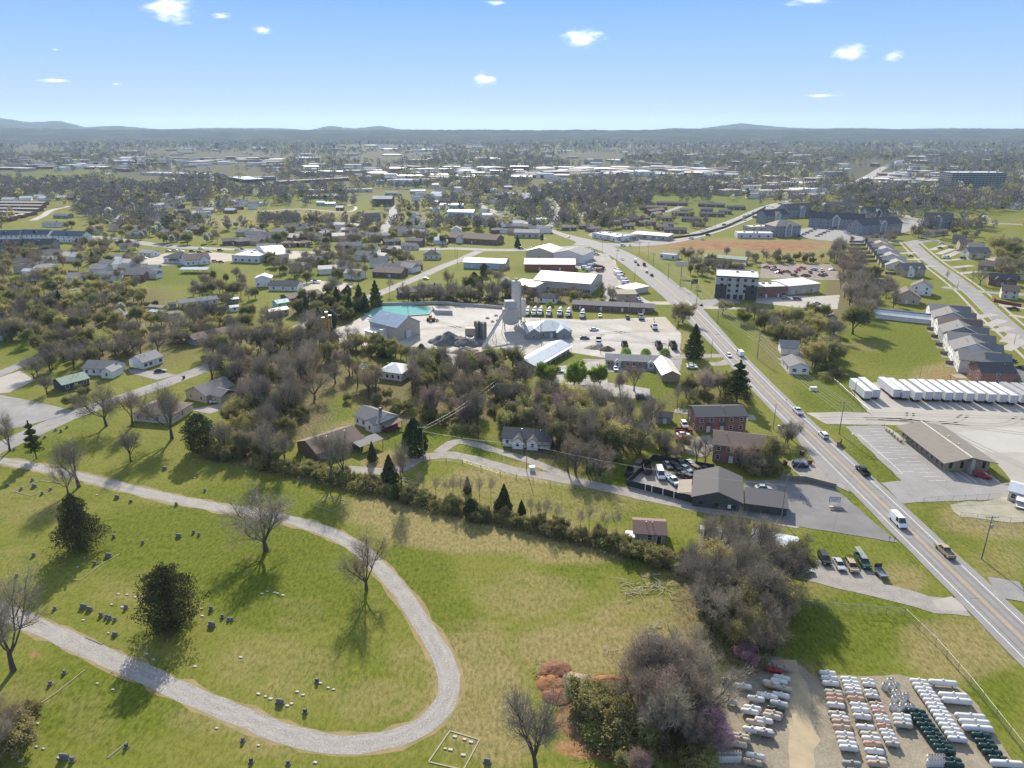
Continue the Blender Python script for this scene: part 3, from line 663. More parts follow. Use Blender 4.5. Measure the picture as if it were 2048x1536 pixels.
def building(p1, p2, D, h, roof='gx', rise=1.6, wall='white', roofm='grey', label='', name='house', cat='house', win=3, side=1, floors=1,
             doors=(0.5,), ov=0.45, group=None, trim='trim', door='door', chim=False, lod=1, wsize=(1.0, 1.3), world=False, base=0.0, garage=0):
    a, c = (np.array(p, float) if world else np.array(G(*p)) for p in (p1, p2))
    dv = c - a; L = float(np.linalg.norm(dv)); ang = math.atan2(dv[1], dv[0]); mid = (a + c)/2
    root = thing(name, label, cat, (mid[0], mid[1], base), ang, group)
    nv = np.array([-dv[1], dv[0]])/L
    # footprint and the wall above it stay free of planting
    c4 = [a, c, c + nv*D, a + nv*D]
    try:
        mark([PX(*q) for q in c4]); mark([PX(*a), PX(*c), PX(*c, h), PX(*a, h)])
    except Exception: pass
    wb = MB(); x0, x1 = -L/2, L/2
    wb.box(x0, x1, 0, D, -0.4, h)
    wb.f = [f for k, f in enumerate(wb.f) if k not in (0, 1)] if roof != 'flat' else wb.f; wb.m = [0]*len(wb.f)
    rb = MB()
    if roof == 'gx':
        for x in (x0, x1): wb.add([(x,0,h),(x,D,h),(x,D/2,h+rise)], [(0,1,2)])
        slab_roof(rb, x0, x1, D, h, rise, ov)
    elif roof == 'gy':
        for y in (0, D): wb.add([(x0,y,h),(x1,y,h),(0,y,h+rise)], [(0,1,2)])
        s = rise/(L/2)
        prof = [(x0-ov, h-s*ov), (0, h+rise), (x1+ov, h-s*ov), (x1+ov, h-s*ov+.2), (0, h+rise+.2), (x0-ov, h-s*ov+.2)]
        rb.prism(prof, -ov, D+ov, 1)
    elif roof == 'hip':
        k = min(L, D)/2; e = (x0-ov, x1+ov, -ov, D+ov)
        if L >= D: r0, r1 = (x0+k, D/2), (x1-k, D/2)
        else: r0, r1 = (0, k), (0, D-k)
        V = [(e[0],e[2],h),(e[1],e[2],h),(e[1],e[3],h),(e[0],e[3],h)]; V2 = [(x,y,h+.18) for x,y,_ in V]
        V = V + V2 + [(r0[0],r0[1],h+rise),(r1[0],r1[1],h+rise)]
        Fc = [(0,3,2,1),(0,1,5,4),(1,2,6,5),(2,3,7,6),(3,0,4,7)]
        Fc += [(4,5,9,8),(5,6,9),(6,7,8,9),(7,4,8)] if L >= D else [(4,5,8),(5,6,9,8),(6,7,9),(7,4,8,9)]
        rb.add(V, Fc)
    elif roof == 'shed':
        wb.add([(x0,0,h),(x0,D,h),(x0,D,h+rise)], [(0,1,2)]); wb.add([(x1,0,h),(x1,D,h),(x1,D,h+rise)], [(0,1,2)]); wb.add([(x0,D,h),(x1,D,h),(x1,D,h+rise),(x0,D,h+rise)], [(0,1,2,3)])
        s = rise/D
        rb.prism([(-ov, h-s*ov), (D+ov, h+rise+s*ov), (D+ov, h+rise+s*ov+.15), (-ov, h-s*ov+.15)], x0-ov, x1+ov, 0)
    else:
        rb.box(x0+.25, x1-.25, .25, D-.25, h+.01, h+.06)
        for bx in ((x0-.06,x1+.06,-.06,.25),(x0-.06,x1+.06,D-.25,D+.06),(x0-.06,x0+.25,.25,D-.25),(x1-.25,x1+.06,.25,D-.25)):
            rb.box(bx[0], bx[1], bx[2], bx[3], h-.25, h+.45, 1)
        if L > 18 and lod:
            for q in range(int(L/9)):
                ux = x0 + 3 + R.random()*(L-6); uy = 2 + R.random()*max(.5, D-4); rb.box(ux, ux+1.6, uy, uy+1.4, h+.06, h+1.1, 2)
    wb.obj('wall', W(wall), root)
    rb.obj('roof', [W(roofm), W(wall), W('steel')], root)
    if lod == 0: return root
    w_, h_ = wsize
    for f in range(floors):
        fh = h/floors; z0 = f*fh + min(1.0, fh*.33)
        for i in range(win):
            u = x0 + L*(i+.5)/win
            if f == 0 and any(abs(u - (x0+L*d)) < w_/2+.7 for d in doors): continue
            on_face(window_mesh(w_, h_, 'trim' if trim == 'trim' else trim), 'window', root, 'f', u, z0, L, D)
        for i in range(side):
            u = D*(i+.5)/side
            on_face(window_mesh(w_, h_, trim), 'window', root, 'l' if mid[0] > 0 else 'r', u, z0, L, D)
    for d in doors: on_face(door_mesh(1.0, 2.1, door, trim), 'door', root, 'f', x0+L*d, 0.02, L, D)
    for g_ in range(garage): on_face(door_mesh(2.8, 2.6, 'rolld', trim), 'garage_door', root, 'f', x0+L*(g_+.5)/garage, 0.02, L, D)
    if roof in ('gx', 'hip') and L < 40:
        for ux in R.sample((-.3, -.12, .08, .27), R.randint(1, 2)): MB().tube((0,0,-.4),(0,0,.55),.11,.11,6).tube((0,0,.55),(0,0,.65),.16,.16,6).obj('roof_vent', W('steel'), root, loc=(L*ux, D*.36, h+rise*.72+.2))
    if chim: MB().box(-.4,.4,-.4,.4,-1.6,1.1).box(-.46,.46,-.46,.46,1.1,1.25).obj('chimney', W('brick'), root, loc=(L*.2, D*.5, h+rise))
    return root
def extra(root, nm, b, m): return b.obj(nm, W(m) if isinstance(m, str) else m, root)
def porch(root, x0, x1, dy, h=2.5, roofm='grey', y=0):
    b = MB().prism([(y-dy, h-.25), (y+.05, h+.15), (y+.05, h+.27), (y-dy, h-.13)], x0, x1, 0)
    p = extra(root, 'porch', b, roofm)
    for x in (x0+.2, (x0+x1)/2, x1-.2): MB().box(x-.07, x+.07, y-dy+.1, y-dy+.24, 0, h-.27).obj('post', W('trim'), p)
    return p
def front_gable(root, x, w, y, D2, h, rise, wall, roofm):
    """a small cross gable or bay standing out of the near wall"""
    b = MB().box(x-w/2, x+w/2, y, D2, 0, h); b.add([(x-w/2,y,h),(x+w/2,y,h),(x,y,h+rise)], [(0,1,2)])
    wg = extra(root, 'gable_wall', b, wall)
    s = rise/(w/2); ov = .3
    prof = [(x-w/2-ov, h-s*ov), (x, h+rise), (x+w/2+ov, h-s*ov), (x+w/2+ov, h-s*ov+.16), (x, h+rise+.16), (x-w/2-ov, h-s*ov+.16)]
    extra(root, 'gable_roof', MB().prism(prof, y-ov, D2, 1), roofm)
    o = put('window', window_mesh(.9, 1.2), root, (x, y-.004, 1.0))
    return wg
B = building
# ---------------------------------------------------------------- houses along the cemetery and the lane
r = B((710,848),(757,865),9,3.2,'gx',2.2,'white','grey','white weatherboard house with grey gabled roof and red railed porch, beside the magnolia',win=4,side=2,chim=True,doors=(.9,))
front_gable(r, 3.2, 4.2, -1.4, 4.5, 3.0, 1.5, 'white', 'grey')
q = MB().box(6,9,1,8,.5,.62); q.box(6,9,1,1.1,1.2,1.28); q.box(8.9,9,1,8,1.2,1.28)
for y in (1.1,3,5,7.9): q.box(8.85,9,y-.1,y,.62,2.6)
pp = extra(r, 'porch', q, mat('red_wood', (.22,.07,.05))); MB().prism([(5.5,2.95),(9.4,2.45),(9.4,2.6),(5.5,3.1)], 0.6, 8.4, 1).obj('porch_roof', W('brownr'), pp)
r = B((636,925),(727,893),12,3,'gx',2.3,'brown','brownr','long brown house with dark brown roof behind bare trees at the cemetery hedge',win=5,side=2,doors=(.35,),trim='trim')
extra(r, 'carport', MB().prism([(-4.5,2.4),(.2,2.9),(.2,3.05),(-4.5,2.55)], 4, 13, 0).box(4.2,4.35,-4.3,-4.15,0,2.45).box(12.6,12.75,-4.3,-4.15,0,2.45), 'grey')
r = B((1005,892),(1100,899),8,3.0,'gx',1.9,'white','char','white cottage with charcoal roof and two small front gables on the gravel lane',win=5,side=1,doors=(.42,))
front_gable(r, -2.5, 3.4, -1.5, 3.5, 2.7, 1.3, 'white', 'char'); front_gable(r, 2.2, 3.4, -1.5, 3.5, 2.7, 1.3, 'white', 'char')
extra(r, 'carport', MB().box(7.6,7.75,-2.3,-2.15,0,2.4).box(4.4,4.55,-2.3,-2.15,0,2.4).prism([(-2.6,2.4),(.2,2.85),(.2,3.0),(-2.6,2.52)], 4.2, 8.0, 0), 'char')
r = B((758,757),(803,763),11,3.2,'hip',2.4,'white','steelr','white house with bright metal hip roof between the woods and the plant',win=4,side=2)
B((528,757),(562,759),9,3,'gx',2,'tan','tanr','tan roofed house half hidden in grey woods beside the side street',win=3)
r = B((288,739),(327,726),8.5,3.1,'gx',2.2,'white','lgrey','white ranch house with pale roof, four dark windows and blue car in front',win=4,side=2,doors=(.62,),wsize=(1.5,1.3))
r = B((168,750),(225,752),9,3,'gx',2,'white','grey','low white house with grey roof under trees beside the side street',win=4)
front_gable(r, 6, 5, -3, 4, 2.8, 1.6, 'white', 'lgrey')
r = B((128,784),(180,770),8,2.9,'gx',1.7,'dark','greenr','small dark house with weathered green roof and white windows',win=3,side=2,wsize=(1.2,1.4))
r = B((373,797),(414,807),13,3,'gy',2.6,'tan','grey','tan gabled house with white car on its drive above the cemetery',win=2,side=2,doors=())
extra(r, 'wing', MB().box(5.4,11,2,9,0,2.8), 'tan'); extra(r, 'wing_roof', MB().prism([(1.6,2.7),(5.5,4.4),(9.4,2.7),(9.4,2.9),(5.5,4.6),(1.6,2.9)], 5.2, 11.5, 0), 'grey')
B((268,842),(345,848),12,2.9,'hip',2.6,'cream','brownr','dark hip roofed house behind two big bare trees at the cemetery edge',win=4,side=1)
r = B((248,674),(290,670),9,3,'gx',1.6,'cream','tanr','tan roofed house in the left woods above the white ranch house',win=3)
r = B((390,692),(478,672),9,3,'gx',1.7,'greyside','brownr','grey brown house with turquoise gabled porch and red door',win=5,doors=(.35,),door='ddoor')
front_gable(r, -4, 5, -3.5, 3, 2.7, 1.4, 'turq', 'turq')
extra(r, 'red_door', MB().box(-4.8,-3.2,-3.6,-3.5,0,2.2), mat('red_paint', (.42,.04,.03)))
r = B((227,644),(264,637),4.5,2.8,'gx',.7,'brown','lgrey','brown mobile home with pale grey roof at the wood edge',name='mobile_home',cat='mobile home',win=4)
r = B((360,617),(437,608),6,3,'gx',1.3,'white','lgrey','long white mobile home with grey roof and small gable, beyond the junk sheds',name='mobile_home',cat='mobile home',win=5,doors=(.6,))
for a, c, wl, rm, lb in [((298,622),(326,624),'tan','tanr','small tan shed before the long white mobile home'),((338,618),(352,617),'greyside','char','narrow dark shed against the long white mobile home'),((300,632),(322,634),'white','steelr','low white shed with metal roof near the mobile homes'),((326,640),(360,634),'cream','tanr','long flat tan shed roof among the mobile homes'),((458,608),(478,606),'greyside','steelr','pale carport shed behind the mobile home yard'),((462,624),(478,622),'white','whiter','small white camper shed beside the mobile home lane')]:
    B(a,c,4,2.5,'gx',.6,wl,rm,lb,name='shed',cat='shed',win=1,side=0,doors=())
# small outbuildings
r = B((1268,1084),(1330,1088),7,2.6,'gx',1.4,'greyside','redr','small shed with red brown roof in the hedge below the bar',name='shed',cat='shed',win=1,side=1,doors=(.8,),door='ddoor')
extra(r, 'lean_to', MB().box(-5.8,-3.6,-1,2,0,1.9), 'white')
B((1310,846),(1342,849),4.5,2.5,'gx',1.1,'greyside','char','small grey shed with dark roof behind the red cars',name='shed',cat='shed',win=1,side=0,doors=(.6,))
r = B((1400,1112),(1470,1122),9,2.8,'gx',1.6,'white','lgrey','pale roofed house hidden in the bare thicket below the bar',win=3)
r = B((1500,1118),(1588,1136),9,2.8,'gx',1.2,'palegrey','steelr','house with pale metal roof at the edge of the thicket by the parked trucks',win=3)
B((1655,644),(1673,646),5,2.8,'gy',1.2,'yellow','brownr','small yellow shed with brown gable roof below the car park',name='shed',cat='shed',win=0,side=0,doors=(.5,))
B((1646,632),(1657,634),4,2.6,'gy',1.0,'red','brownr','small red shed behind the yellow shed',name='shed',cat='shed',win=0,side=0)
r = B((1578,748),(1617,749),12,3.2,'gy',1.6,'white','grey','white house with two dark shuttered windows under the power lines',win=2,side=2,doors=(),wsize=(1.6,1.4))
B((1561,708),(1597,710),8,3,'gx',2.4,'white','lgrey','white barn with pale roof behind the shuttered white house',name='barn',cat='barn',win=0,side=0)
B((1550,670),(1585,672),8,3,'gx',2,'brown','lgrey','brown house with redbud blooming at its front',win=3,chim=True)
# ---------------------------------------------------------------- bar with dark walls
r = B((1384,1012),(1482,1025),15,2.9,'gy',2.3,'dark','barr','black walled bar with grey gabled roof on the gravel lane',name='bar',cat='bar building',win=3,side=0,doors=(),trim='dtrim',wsize=(1.2,.8))
extra(r, 'annex', MB().box(7.2,17.5,1,8,0,2.5), 'dark'); extra(r, 'annex_roof', MB().prism([(.5,2.4),(8.5,3.2),(8.5,3.35),(.5,2.55)], 7.0, 17.9, 0), 'char')
extra(r, 'lean_to_roof', MB().prism([(-10.5,2.2),(-6.9,2.85),(-6.9,3.0),(-10.5,2.35)], 2, 10, 1), 'tanr'); extra(r, 'meter_box', MB().box(2.8,3.6,-.15,0,.8,1.8), 'trim')
# ---------------------------------------------------------------- brick blocks
r = B((1391,865),(1490,863),10,5.6,'gx',1.7,'brick','char','red brick two storey block with charcoal roof and white doors by the highway',name='apartment_block',cat='apartments',win=5,side=2,floors=2,doors=(.25,.52))
for x in (-4.2, .4): extra(r, 'awning', MB().prism([(-.9,2.6),(0,3.3),(0,3.5),(-.9,2.75)], x-.9, x+.9, 0), 'char')
r = B((1424,922),(1548,936),11,5.6,'gx',2.2,'brick','brownr','red brick two storey block behind bare trees above the bar',name='apartment_block',cat='apartments',win=6,side=2,floors=2,doors=(.3,.7))
# ---------------------------------------------------------------- motels and long low roofs
r = B((1068,744),(1139,702),9,2.9,'gx',1.5,'tan','steelr','long motel wing with pale metal roof running towards the plant office',name='motel_wing',cat='motel',win=8,side=2,doors=(.2,.45,.7))
for i in range(7): x = -16 + i*5.2; MB().box(x-.08, x+.08, -1.8, -1.64, 0, 2.6).obj('post', W('trim'), r)
extra(r, 'walkway_roof', MB().prism([(-2,2.5),(0,2.75),(0,2.9),(-2,2.62)], -17, 17, 0), 'steelr')
r = B((1211,733),(1325,738),8,2.9,'gx',1.6,'tanbrick','lgrey','low tan brick motel range with two white gabled doorways',name='motel_wing',cat='motel',win=9,side=1,doors=(.24,.76),wsize=(1.3,1.2))
front_gable(r, -7, 2.6, -1.2, 3, 2.6, .9, 'trim', 'lgrey'); front_gable(r, 7, 2.6, -1.2, 3, 2.6, .9, 'trim', 'lgrey')
B((1324,764),(1359,764),20,3.0,'gy',1.7,'tanbrick','creamr','tan brick motel wing with cream roof end on to the lane',name='motel_wing',cat='motel',win=0,side=6,doors=())
r = B((1084,797),(1202,803),9,2.8,'gx',1.5,'brown','tanr','long pinkish roof of a low house hidden among bare trees',win=4)
r = B((1144,619),(1307,627),9,3.0,'gx',1.4,'brick','grey','long low brick motel with dark grey roof at the back of the plant yard',name='motel_wing',cat='motel',win=12,side=1,doors=(.1,.36,.62,.88))
# ---------------------------------------------------------------- concrete plant
r = B((741,667),(795,681),15,6.3,'gx',4.0,'metaltan','bluer','barn with shiny blue metal roof in the concrete plant yard',name='barn',cat='barn',win=0,side=0,doors=())
on_face(door_mesh(3.2, 3.6, 'rolld'), 'roller_door', r, 'r', 7, 0.02, *(lambda L: (L, 15))(2*abs(r.children[0].data.vertices[0].co.x)))
extra(r, 'lean_to', MB().box(-8,0,-5,-.02,0,3).prism([(-5.4,2.9),(0,3.9),(0,4.05),(-5.4,3.05)], -8.5, .4, 0), 'steelr')
extra(r, 'bin', MB().box(0.6,2.6,-3,-.03,0,4.6), 'trim')
r = B((1062,677),(1143,674),16,3.3,'hip',3.4,'greyside','bsteel','grey plant office with blue grey metal hip roof and two front gables',name='office',cat='office',win=5,side=2,doors=(.5,))
front_gable(r, -9, 6.5, -2.5, 6, 3.2, 2.2, 'greyside', 'bsteel'); front_gable(r, 5.5, 6.5, -3, 6, 3.2, 2.2, 'greyside', 'bsteel')
B((1068,580),(1180,589),30,6.5,'gx',3.2,'block','creamr','big warehouse with cream metal roof and row of dark windows under the eave',name='warehouse',cat='warehouse',win=22,side=4,doors=(),wsize=(1.5,1.6))
B((1049,541),(1150,542),20,4.6,'gx',2.4,'metalred','creamr','cream roofed warehouse with rusty red wall and grey gable',name='warehouse',cat='warehouse',win=0,side=3,doors=(.3,.7))
B((1028,580),(1068,588),16,4.2,'gx',1.6,'block','creamr','low cream roofed shed attached left of the big warehouse',name='warehouse',cat='warehouse',win=0,side=0,doors=(.3,))
B((1052,517),(1105,521),24,6,'gy',3,'metaltan','creamr','twin gabled metal warehouse, gable with the small white window',name='warehouse',cat='warehouse',win=1,side=2,doors=())
B((1106,522),(1165,527),24,6,'gy',3,'metalw','lgrey','twin gabled metal warehouse, grey gable with dark end wall',name='warehouse',cat='warehouse',win=0,side=3,doors=(.4,))
B((927,536),(1010,539),14,4.4,'gx',2,'blue','creamr','long warehouse with cream roof and pale blue wall beside the side street',name='warehouse',cat='warehouse',win=0,side=2,doors=(.2,.6))
B((1076,605),(1113,607),8,3,'gx',1.8,'white','char','small white house with dark roof behind the mixer trucks',win=3)
B((1235,608),(1272,608),9,5.8,'shed',.7,'tan','tanr','tan two storey block with flat tan roof beside the long scrap row',name='block',cat='commercial building',win=1,side=1,floors=2,doors=(.3,))
B((1232,583),(1258,590),16,3,'shed',.6,'cream','creamr','low cream shed behind the tan two storey block',name='shed',cat='shed',win=0,side=0,doors=())
# ---------------------------------------------------------------- four storey building and its strip of shops
r = B((1428,596),(1513,601),22,13.2,'flat',0,'block','whiter','four storey block with white flat roof and dark lower corners',name='office_block',cat='office building',win=0,side=0,doors=())
dk = W('dtrim')
Lr = 2*abs(r.children[0].data.vertices[0].co.x)
for x0, x1, z0, z1 in ((-Lr/2-.05, -Lr/2+6.2, 0, 8.4), (Lr/2-6.6, Lr/2+.05, 0, 8.4)): extra(r, 'dark_cladding', MB().box(x0,x1,-.18,-.02,z0,z1), mat('dark_brown_cladding', (.10,.08,.075), (.07,.058,.055)))
extra(r, 'cornice', MB().box(-Lr/2-.3,Lr/2+.3,-.4,.1,13.0,13.5).box(-Lr/2-.3,-Lr/2+.1,.1,22,13.0,13.5).box(Lr/2-.1,Lr/2+.3,.1,22,13.0,13.5), 'dtrim')
for x in (-Lr/2+6.3, 1.0): extra(r, 'downpipe', MB().box(x-.12,x+.12,-.3,-.19,0,13), 'dtrim')
for f in range(4):
    for x in (-Lr*.36, -Lr*.17, Lr*.02, Lr*.2, Lr*.38):
        if f: put('window', window_mesh(1.5, 1.5, 'dtrim'), r, (x, -.2 if abs(x) > Lr*.3 and f < 3 else -.005, f*3.3+.9))
    for i in range(5): on_face(window_mesh(1.4,1.5,'dtrim'), 'window', r, 'l', 2.5+i*4.2, f*3.3+.9, Lr, 22)
for x in (-Lr*.17, -.3, Lr*.13): put('door', door_mesh(1.8,2.7,'ddoor','dtrim'), r, (x,-.005,.02))
B((1514,596),(1574,594),16,6.2,'flat',0,'brick','whiter','brick shop strip with white roof joined to the four storey block',name='shop_strip',cat='shops',win=4,side=0,doors=(.3,.7),wsize=(2.6,2.0))
B((1575,590),(1638,584),16,5.4,'shed',.5,'metaltan','whiter','grey metal shop unit with roller doors at the end of the brick strip',name='shop_strip',cat='shops',win=2,side=1,doors=(),garage=3)
# ---------------------------------------------------------------- depot office, end sheds, long white house
r = B((1888,942),(1976,942),25,3.3,'gy',1.5,'stone','taupe','low stone office with wide tan roof on the trucking depot lot',name='office',cat='office',win=4,side=9,ov=1.5,doors=(),wsize=(.7,2.0),trim='dtrim')
extra(r, 'chimney_front', MB().taper((-.7+.6,.7+.6,-1.55,-.1),0,(-.5+.6,.5+.6,-1.5,-.1),4.4), mat('pale_stone', (.45,.43,.38),(.3,.28,.25),1.5,.9))
extra(r, 'ridge_cap', MB().box(-.22,.22,-1.4,26.4,4.95,5.08), 'creamr')
for x,y in ((2.2,9),(2.6,15)): extra(r, 'roof_vent', MB().box(x-.2,x+.2,y-.2,y+.2,4.2,4.9), 'trim')
r = B((2014,1000),(2075,1016),7,2.9,'gx',1.0,'cream','steelr','cream shed with rusty metal roof at the edge of the thin gravel lot',name='shed',cat='shed',win=3,side=1,doors=(.5,))
extra(r, 'porch_canopy', MB().box(-1.5,3,-4,-.2,2.3,2.42).box(-1.4,-1.25,-3.9,-3.75,0,2.3).box(2.75,2.9,-3.9,-3.75,0,2.3).box(-1.5,3,-4,-.2,.5,.6), 'whiter')
r = B((1746,636),(1862,649),8,2.4,'gx',2.0,'white','whiter','very long low white shed with dark stripe along its ridge',name='long_shed',cat='shed',win=0,side=0,doors=())
Lr = 2*abs(r.children[0].data.vertices[0].co.x); extra(r, 'ridge_strip', MB().box(-Lr/2-.4,Lr/2+.4,3.2,4.8,4.35,4.65), 'dblue')
r = B((1958,770),(2026,771),9,5.4,'gx',2.6,'brick','char','red brick end house with dark roof behind the parked trailers',win=1,side=2,floors=2,doors=())
extra(r, 'wing', MB().box(11.2,17,1.5,8.5,0,4.8), 'palegrey'); extra(r, 'wing_roof', MB().prism([(1.1,4.7),(5,6.6),(8.9,4.7),(8.9,4.9),(5,6.8),(1.1,4.9)], 11, 17.4, 0), 'char')
extra(r, 'canopy', MB().box(-15.5,-11.2,0,5,2.5,2.65).box(-15.4,-15.2,.1,.3,0,2.5).box(-15.4,-15.2,4.7,4.9,0,2.5), 'tanr')
# ---------------------------------------------------------------- row of two storey town houses (backs towards us, gables to the left)
A0, A1 = np.array(G(1850,631)), np.array(G(1916,746)); tt = (A1-A0); Lt = np.linalg.norm(tt); tt /= Lt
walls = ['white','palegrey','white','greyside','palegrey','white','palegrey']; roofs = ['grey','grey','brownr','grey','grey','grey','grey']
desc = ['farthest, beside the long white shed','second along from the long white shed','third along from the long white shed','middle one of seven','third from the red brick end house','second from the red brick end house','next to the red brick end house']
for i in range(7):
    a = A0 + tt*Lt*i/7; c = a + tt*Lt*(.93/7)
    # near wall of the unit is its back wall, seen from the field on the left
    r = B(tuple(a), tuple(c), 15, 5.6, 'gy' if i % 2 == 0 else 'gx', 2.6 if i % 2 == 0 else 3.4, walls[i], roofs[i], f'town house in {dict(white="white",palegrey="pale grey",greyside="mid grey")[walls[i]]} siding with shingle roof, {desc[i]}', name='town_house', cat='town house', win=3, side=0, floors=2, doors=(.3,), world=True, group='row of two storey town houses')
    w2 = (c-a); Lw = float(np.linalg.norm(w2))
    extra(r, 'front_gable_roof', MB().prism([(-Lw*.1,5.5),(Lw*.18,8.4),(Lw*.46,5.5),(Lw*.46,5.7),(Lw*.18,8.6),(-Lw*.1,5.7)], 9, 18.5, 1), roofs[i])
    extra(r, 'front_wing', MB().box(-Lw*.05, Lw*.42, 15.0, 18, 0, 5.6), walls[i])
    extra(r, 'patio', MB().box(-Lw*.3, Lw*.1, -3, -.05, -.1, .1).box(-Lw*.3,-Lw*.3+.1,-3,-.1,.1,1.6), 'wood')
    on_face(window_mesh(.9,1.2), 'window', r, 'r', 4, 1.0, Lw, 15); on_face(window_mesh(.9,1.2), 'window', r, 'r', 4, 3.8, Lw, 15)
# row of one storey houses farther up the same street
A0, A1 = np.array(G(1733,489)), np.array(G(1772,541)); tt = (A1-A0); Lt = np.linalg.norm(tt); tt /= Lt
for i in range(8):
    a = A0 + tt*Lt*i/8; c = a + tt*Lt*(.72/8)
    r = B(tuple(a), tuple(c), 15, 3.2, 'gx' if i % 2 else 'gy', 3.2, ['tanbrick','cream','white','palegrey'][i % 4], 'tanr' if i < 3 else 'lgrey', f'one storey house with fenced back garden, number {i+1} from the far end of the row' if False else
          ['one storey house with tan roof at the far end of the fenced garden row','second one storey house from the far end of the fenced row','third tan roofed house from the far end of the fenced row','fourth house from the far end of the fenced row, pale grey','fourth house from the near end of the fenced row, tan brick','third house from the near end of the fenced garden row','second house from the near end of the fenced row, white','pale grey one storey house at the near end of the fenced garden row'][i], win=2, side=0, doors=(.6,), world=True, group='row of houses with fenced gardens')
    Lw = float(np.linalg.norm(c-a))
    extra(r, 'rear_gable', MB().prism([(-Lw*.5,3.1),(-Lw*.2,5.0),(Lw*.1,3.1),(Lw*.1,3.3),(-Lw*.2,5.2),(-Lw*.5,3.3)], -2.5, 4, 1), 'char'); extra(r, 'rear_wing', MB().box(-Lw*.45, Lw*.05, -2.2, -.02, 0, 3.1), 'tan')
# suburb on the right
SUB = [((1806,554),(1849,553),10,5.4,'gx',3.2,'tan','grey','grey house with steep roof, white gable and dormer at the street bend',2,True),
 ((1737,579),(1787,580),10,3,'gx',2.6,'cream','char','cream house with charcoal roof left of the dormered house',3,False),
 ((1820,588),(1862,592),9,5,'gy',3.4,'white','brownr','white house with tall front gable at the street corner',2,False),
 ((1786,606),(1839,610),12,4,'gy',4,'tan','brownr','tan house with broad brown gable and bare tree before it',2,False),
 ((1724,551),(1760,553),9,3,'gx',1.8,'tanbrick','grey','grey roofed house below the fenced garden row',2,False),
 ((1903,487),(1928,489),9,5,'gx',2.6,'greyside','char','dark two storey house at the top of the residential street',2,False),
 ((1918,498),(1944,499),9,5,'gx',2.6,'tan','brownr','tan two storey house second down the far pavement',2,False),
 ((1934,505),(1966,507),9,5,'gx',2.6,'tan','tanr','tan two storey house third down the far pavement',2,False),
 ((1936,517),(1979,517),10,5,'gx',3,'cream','grey','cream two storey house with silver car on its drive',2,False),
 ((1976,570),(2032,574),10,4,'gx',3.2,'brick','char','brick house with dark roof and two front gables at the crossing',3,True),
 ((2001,597),(2035,600),9,5,'gx',2.6,'cream','brownr','tan two storey house with red garden fence',2,False),
 ((1986,532),(2022,532),10,3.4,'hip',2.4,'tan','tanr','tan hip roofed house among trees right of the street',2,False),
 ((1955,539),(1985,542),9,3.2,'gx',2.4,'tanbrick','brownr','brown roofed house behind a bare tree on the right pavement',2,False),
 ((1858,474),(1896,469),9,3,'gx',1.8,'white','brownr','low white house with brown roof near the grey apartments',2,False),
 ((2040,560),(2080,565),10,4,'gx',3,'cream','grey','cream house cut by the edge beside the street crossing',2,False)]
for p1, p2, D, h, rf, ri, wl, rm, lb, wn, gb in SUB:
    r = B(p1,p2,D,h,rf,ri,wl,rm,lb,win=wn,side=1,floors=2 if h >= 5 else 1,doors=(.5,))
    if gb: front_gable(r, -3, 4.5, -1, 4, h-.5, 2.2, 'white' if wl=='tan' else wl, rm); front_gable(r, 3.2, 4, -.6, 4, h-.6, 1.8, wl, rm)
# ---------------------------------------------------------------- three storey grey apartments
APT = [((1549,474),(1600,472),18,'nearest the bypass with tan hip roof'),((1530,449),(1575,447),16,'beside the bypass behind the hip roofed one'),((1574,436),(1631,433),18,'at the far left of the group along the bypass'),
 ((1646,429),(1708,433),16,'at the back beside the green meadow'),((1616,454),(1726,459),15,'with a long front of three white gables'),((1732,442),(1774,442),16,'at the back right with steep dark roof'),
 ((1722,471),(1802,465),17,'at the right front behind the bare trees'),((1845,455),(1902,458),16,'standing apart on the right near the white house')]
for p1, p2, D, lb in APT:
    r = B(p1,p2,D,9.6,'hip' if 'tan hip' in lb else 'gx',5.0,'greyside','tanr' if 'tan hip' in lb else 'char','grey three storey apartment block '+lb,name='apartment_block',cat='apartments',win=7,side=3,floors=3,doors=(.5,),group='grey three storey apartments',wsize=(1.3,1.4))
    L = 2*abs(r.children[0].data.vertices[0].co.x)
    for k in range(max(2, int(L/14))):
        x = -L/2 + L*(k+.5)/max(2, int(L/14))
        b = MB().box(x-3,x+3,-1.4,-.02,0,9.6); b.add([(x-3,-1.4,9.6),(x+3,-1.4,9.6),(x,-1.4,12.6)],[(0,1,2)])
        extra(r, 'gable_bay', b, 'palegrey'); extra(r, 'bay_trim', MB().prism([(x-3.5,9.2),(x,12.6),(x+3.5,9.2),(x+3.5,9.7),(x,13.1),(x-3.5,9.7)], -1.95, -1.82, 1).box(x-3.1,x-2.7,-1.55,-1.42,0,9.2).box(x+2.7,x+3.1,-1.55,-1.42,0,9.2), 'trim'); extra(r, 'bay_roof', MB().prism([(x-3.4,9.3),(x,12.6),(x+3.4,9.3),(x+3.4,9.55),(x,12.9),(x-3.4,9.55)], -1.8, 5, 1), 'char')
        for f in range(3): extra(r, 'balcony', MB().box(x-2,x+2,-2.3,-1.45,f*3.1+.02,f*3.1+.12).box(x-2,x+2,-2.3,-2.22,f*3.1+.12,f*3.1+1.0), 'trim')
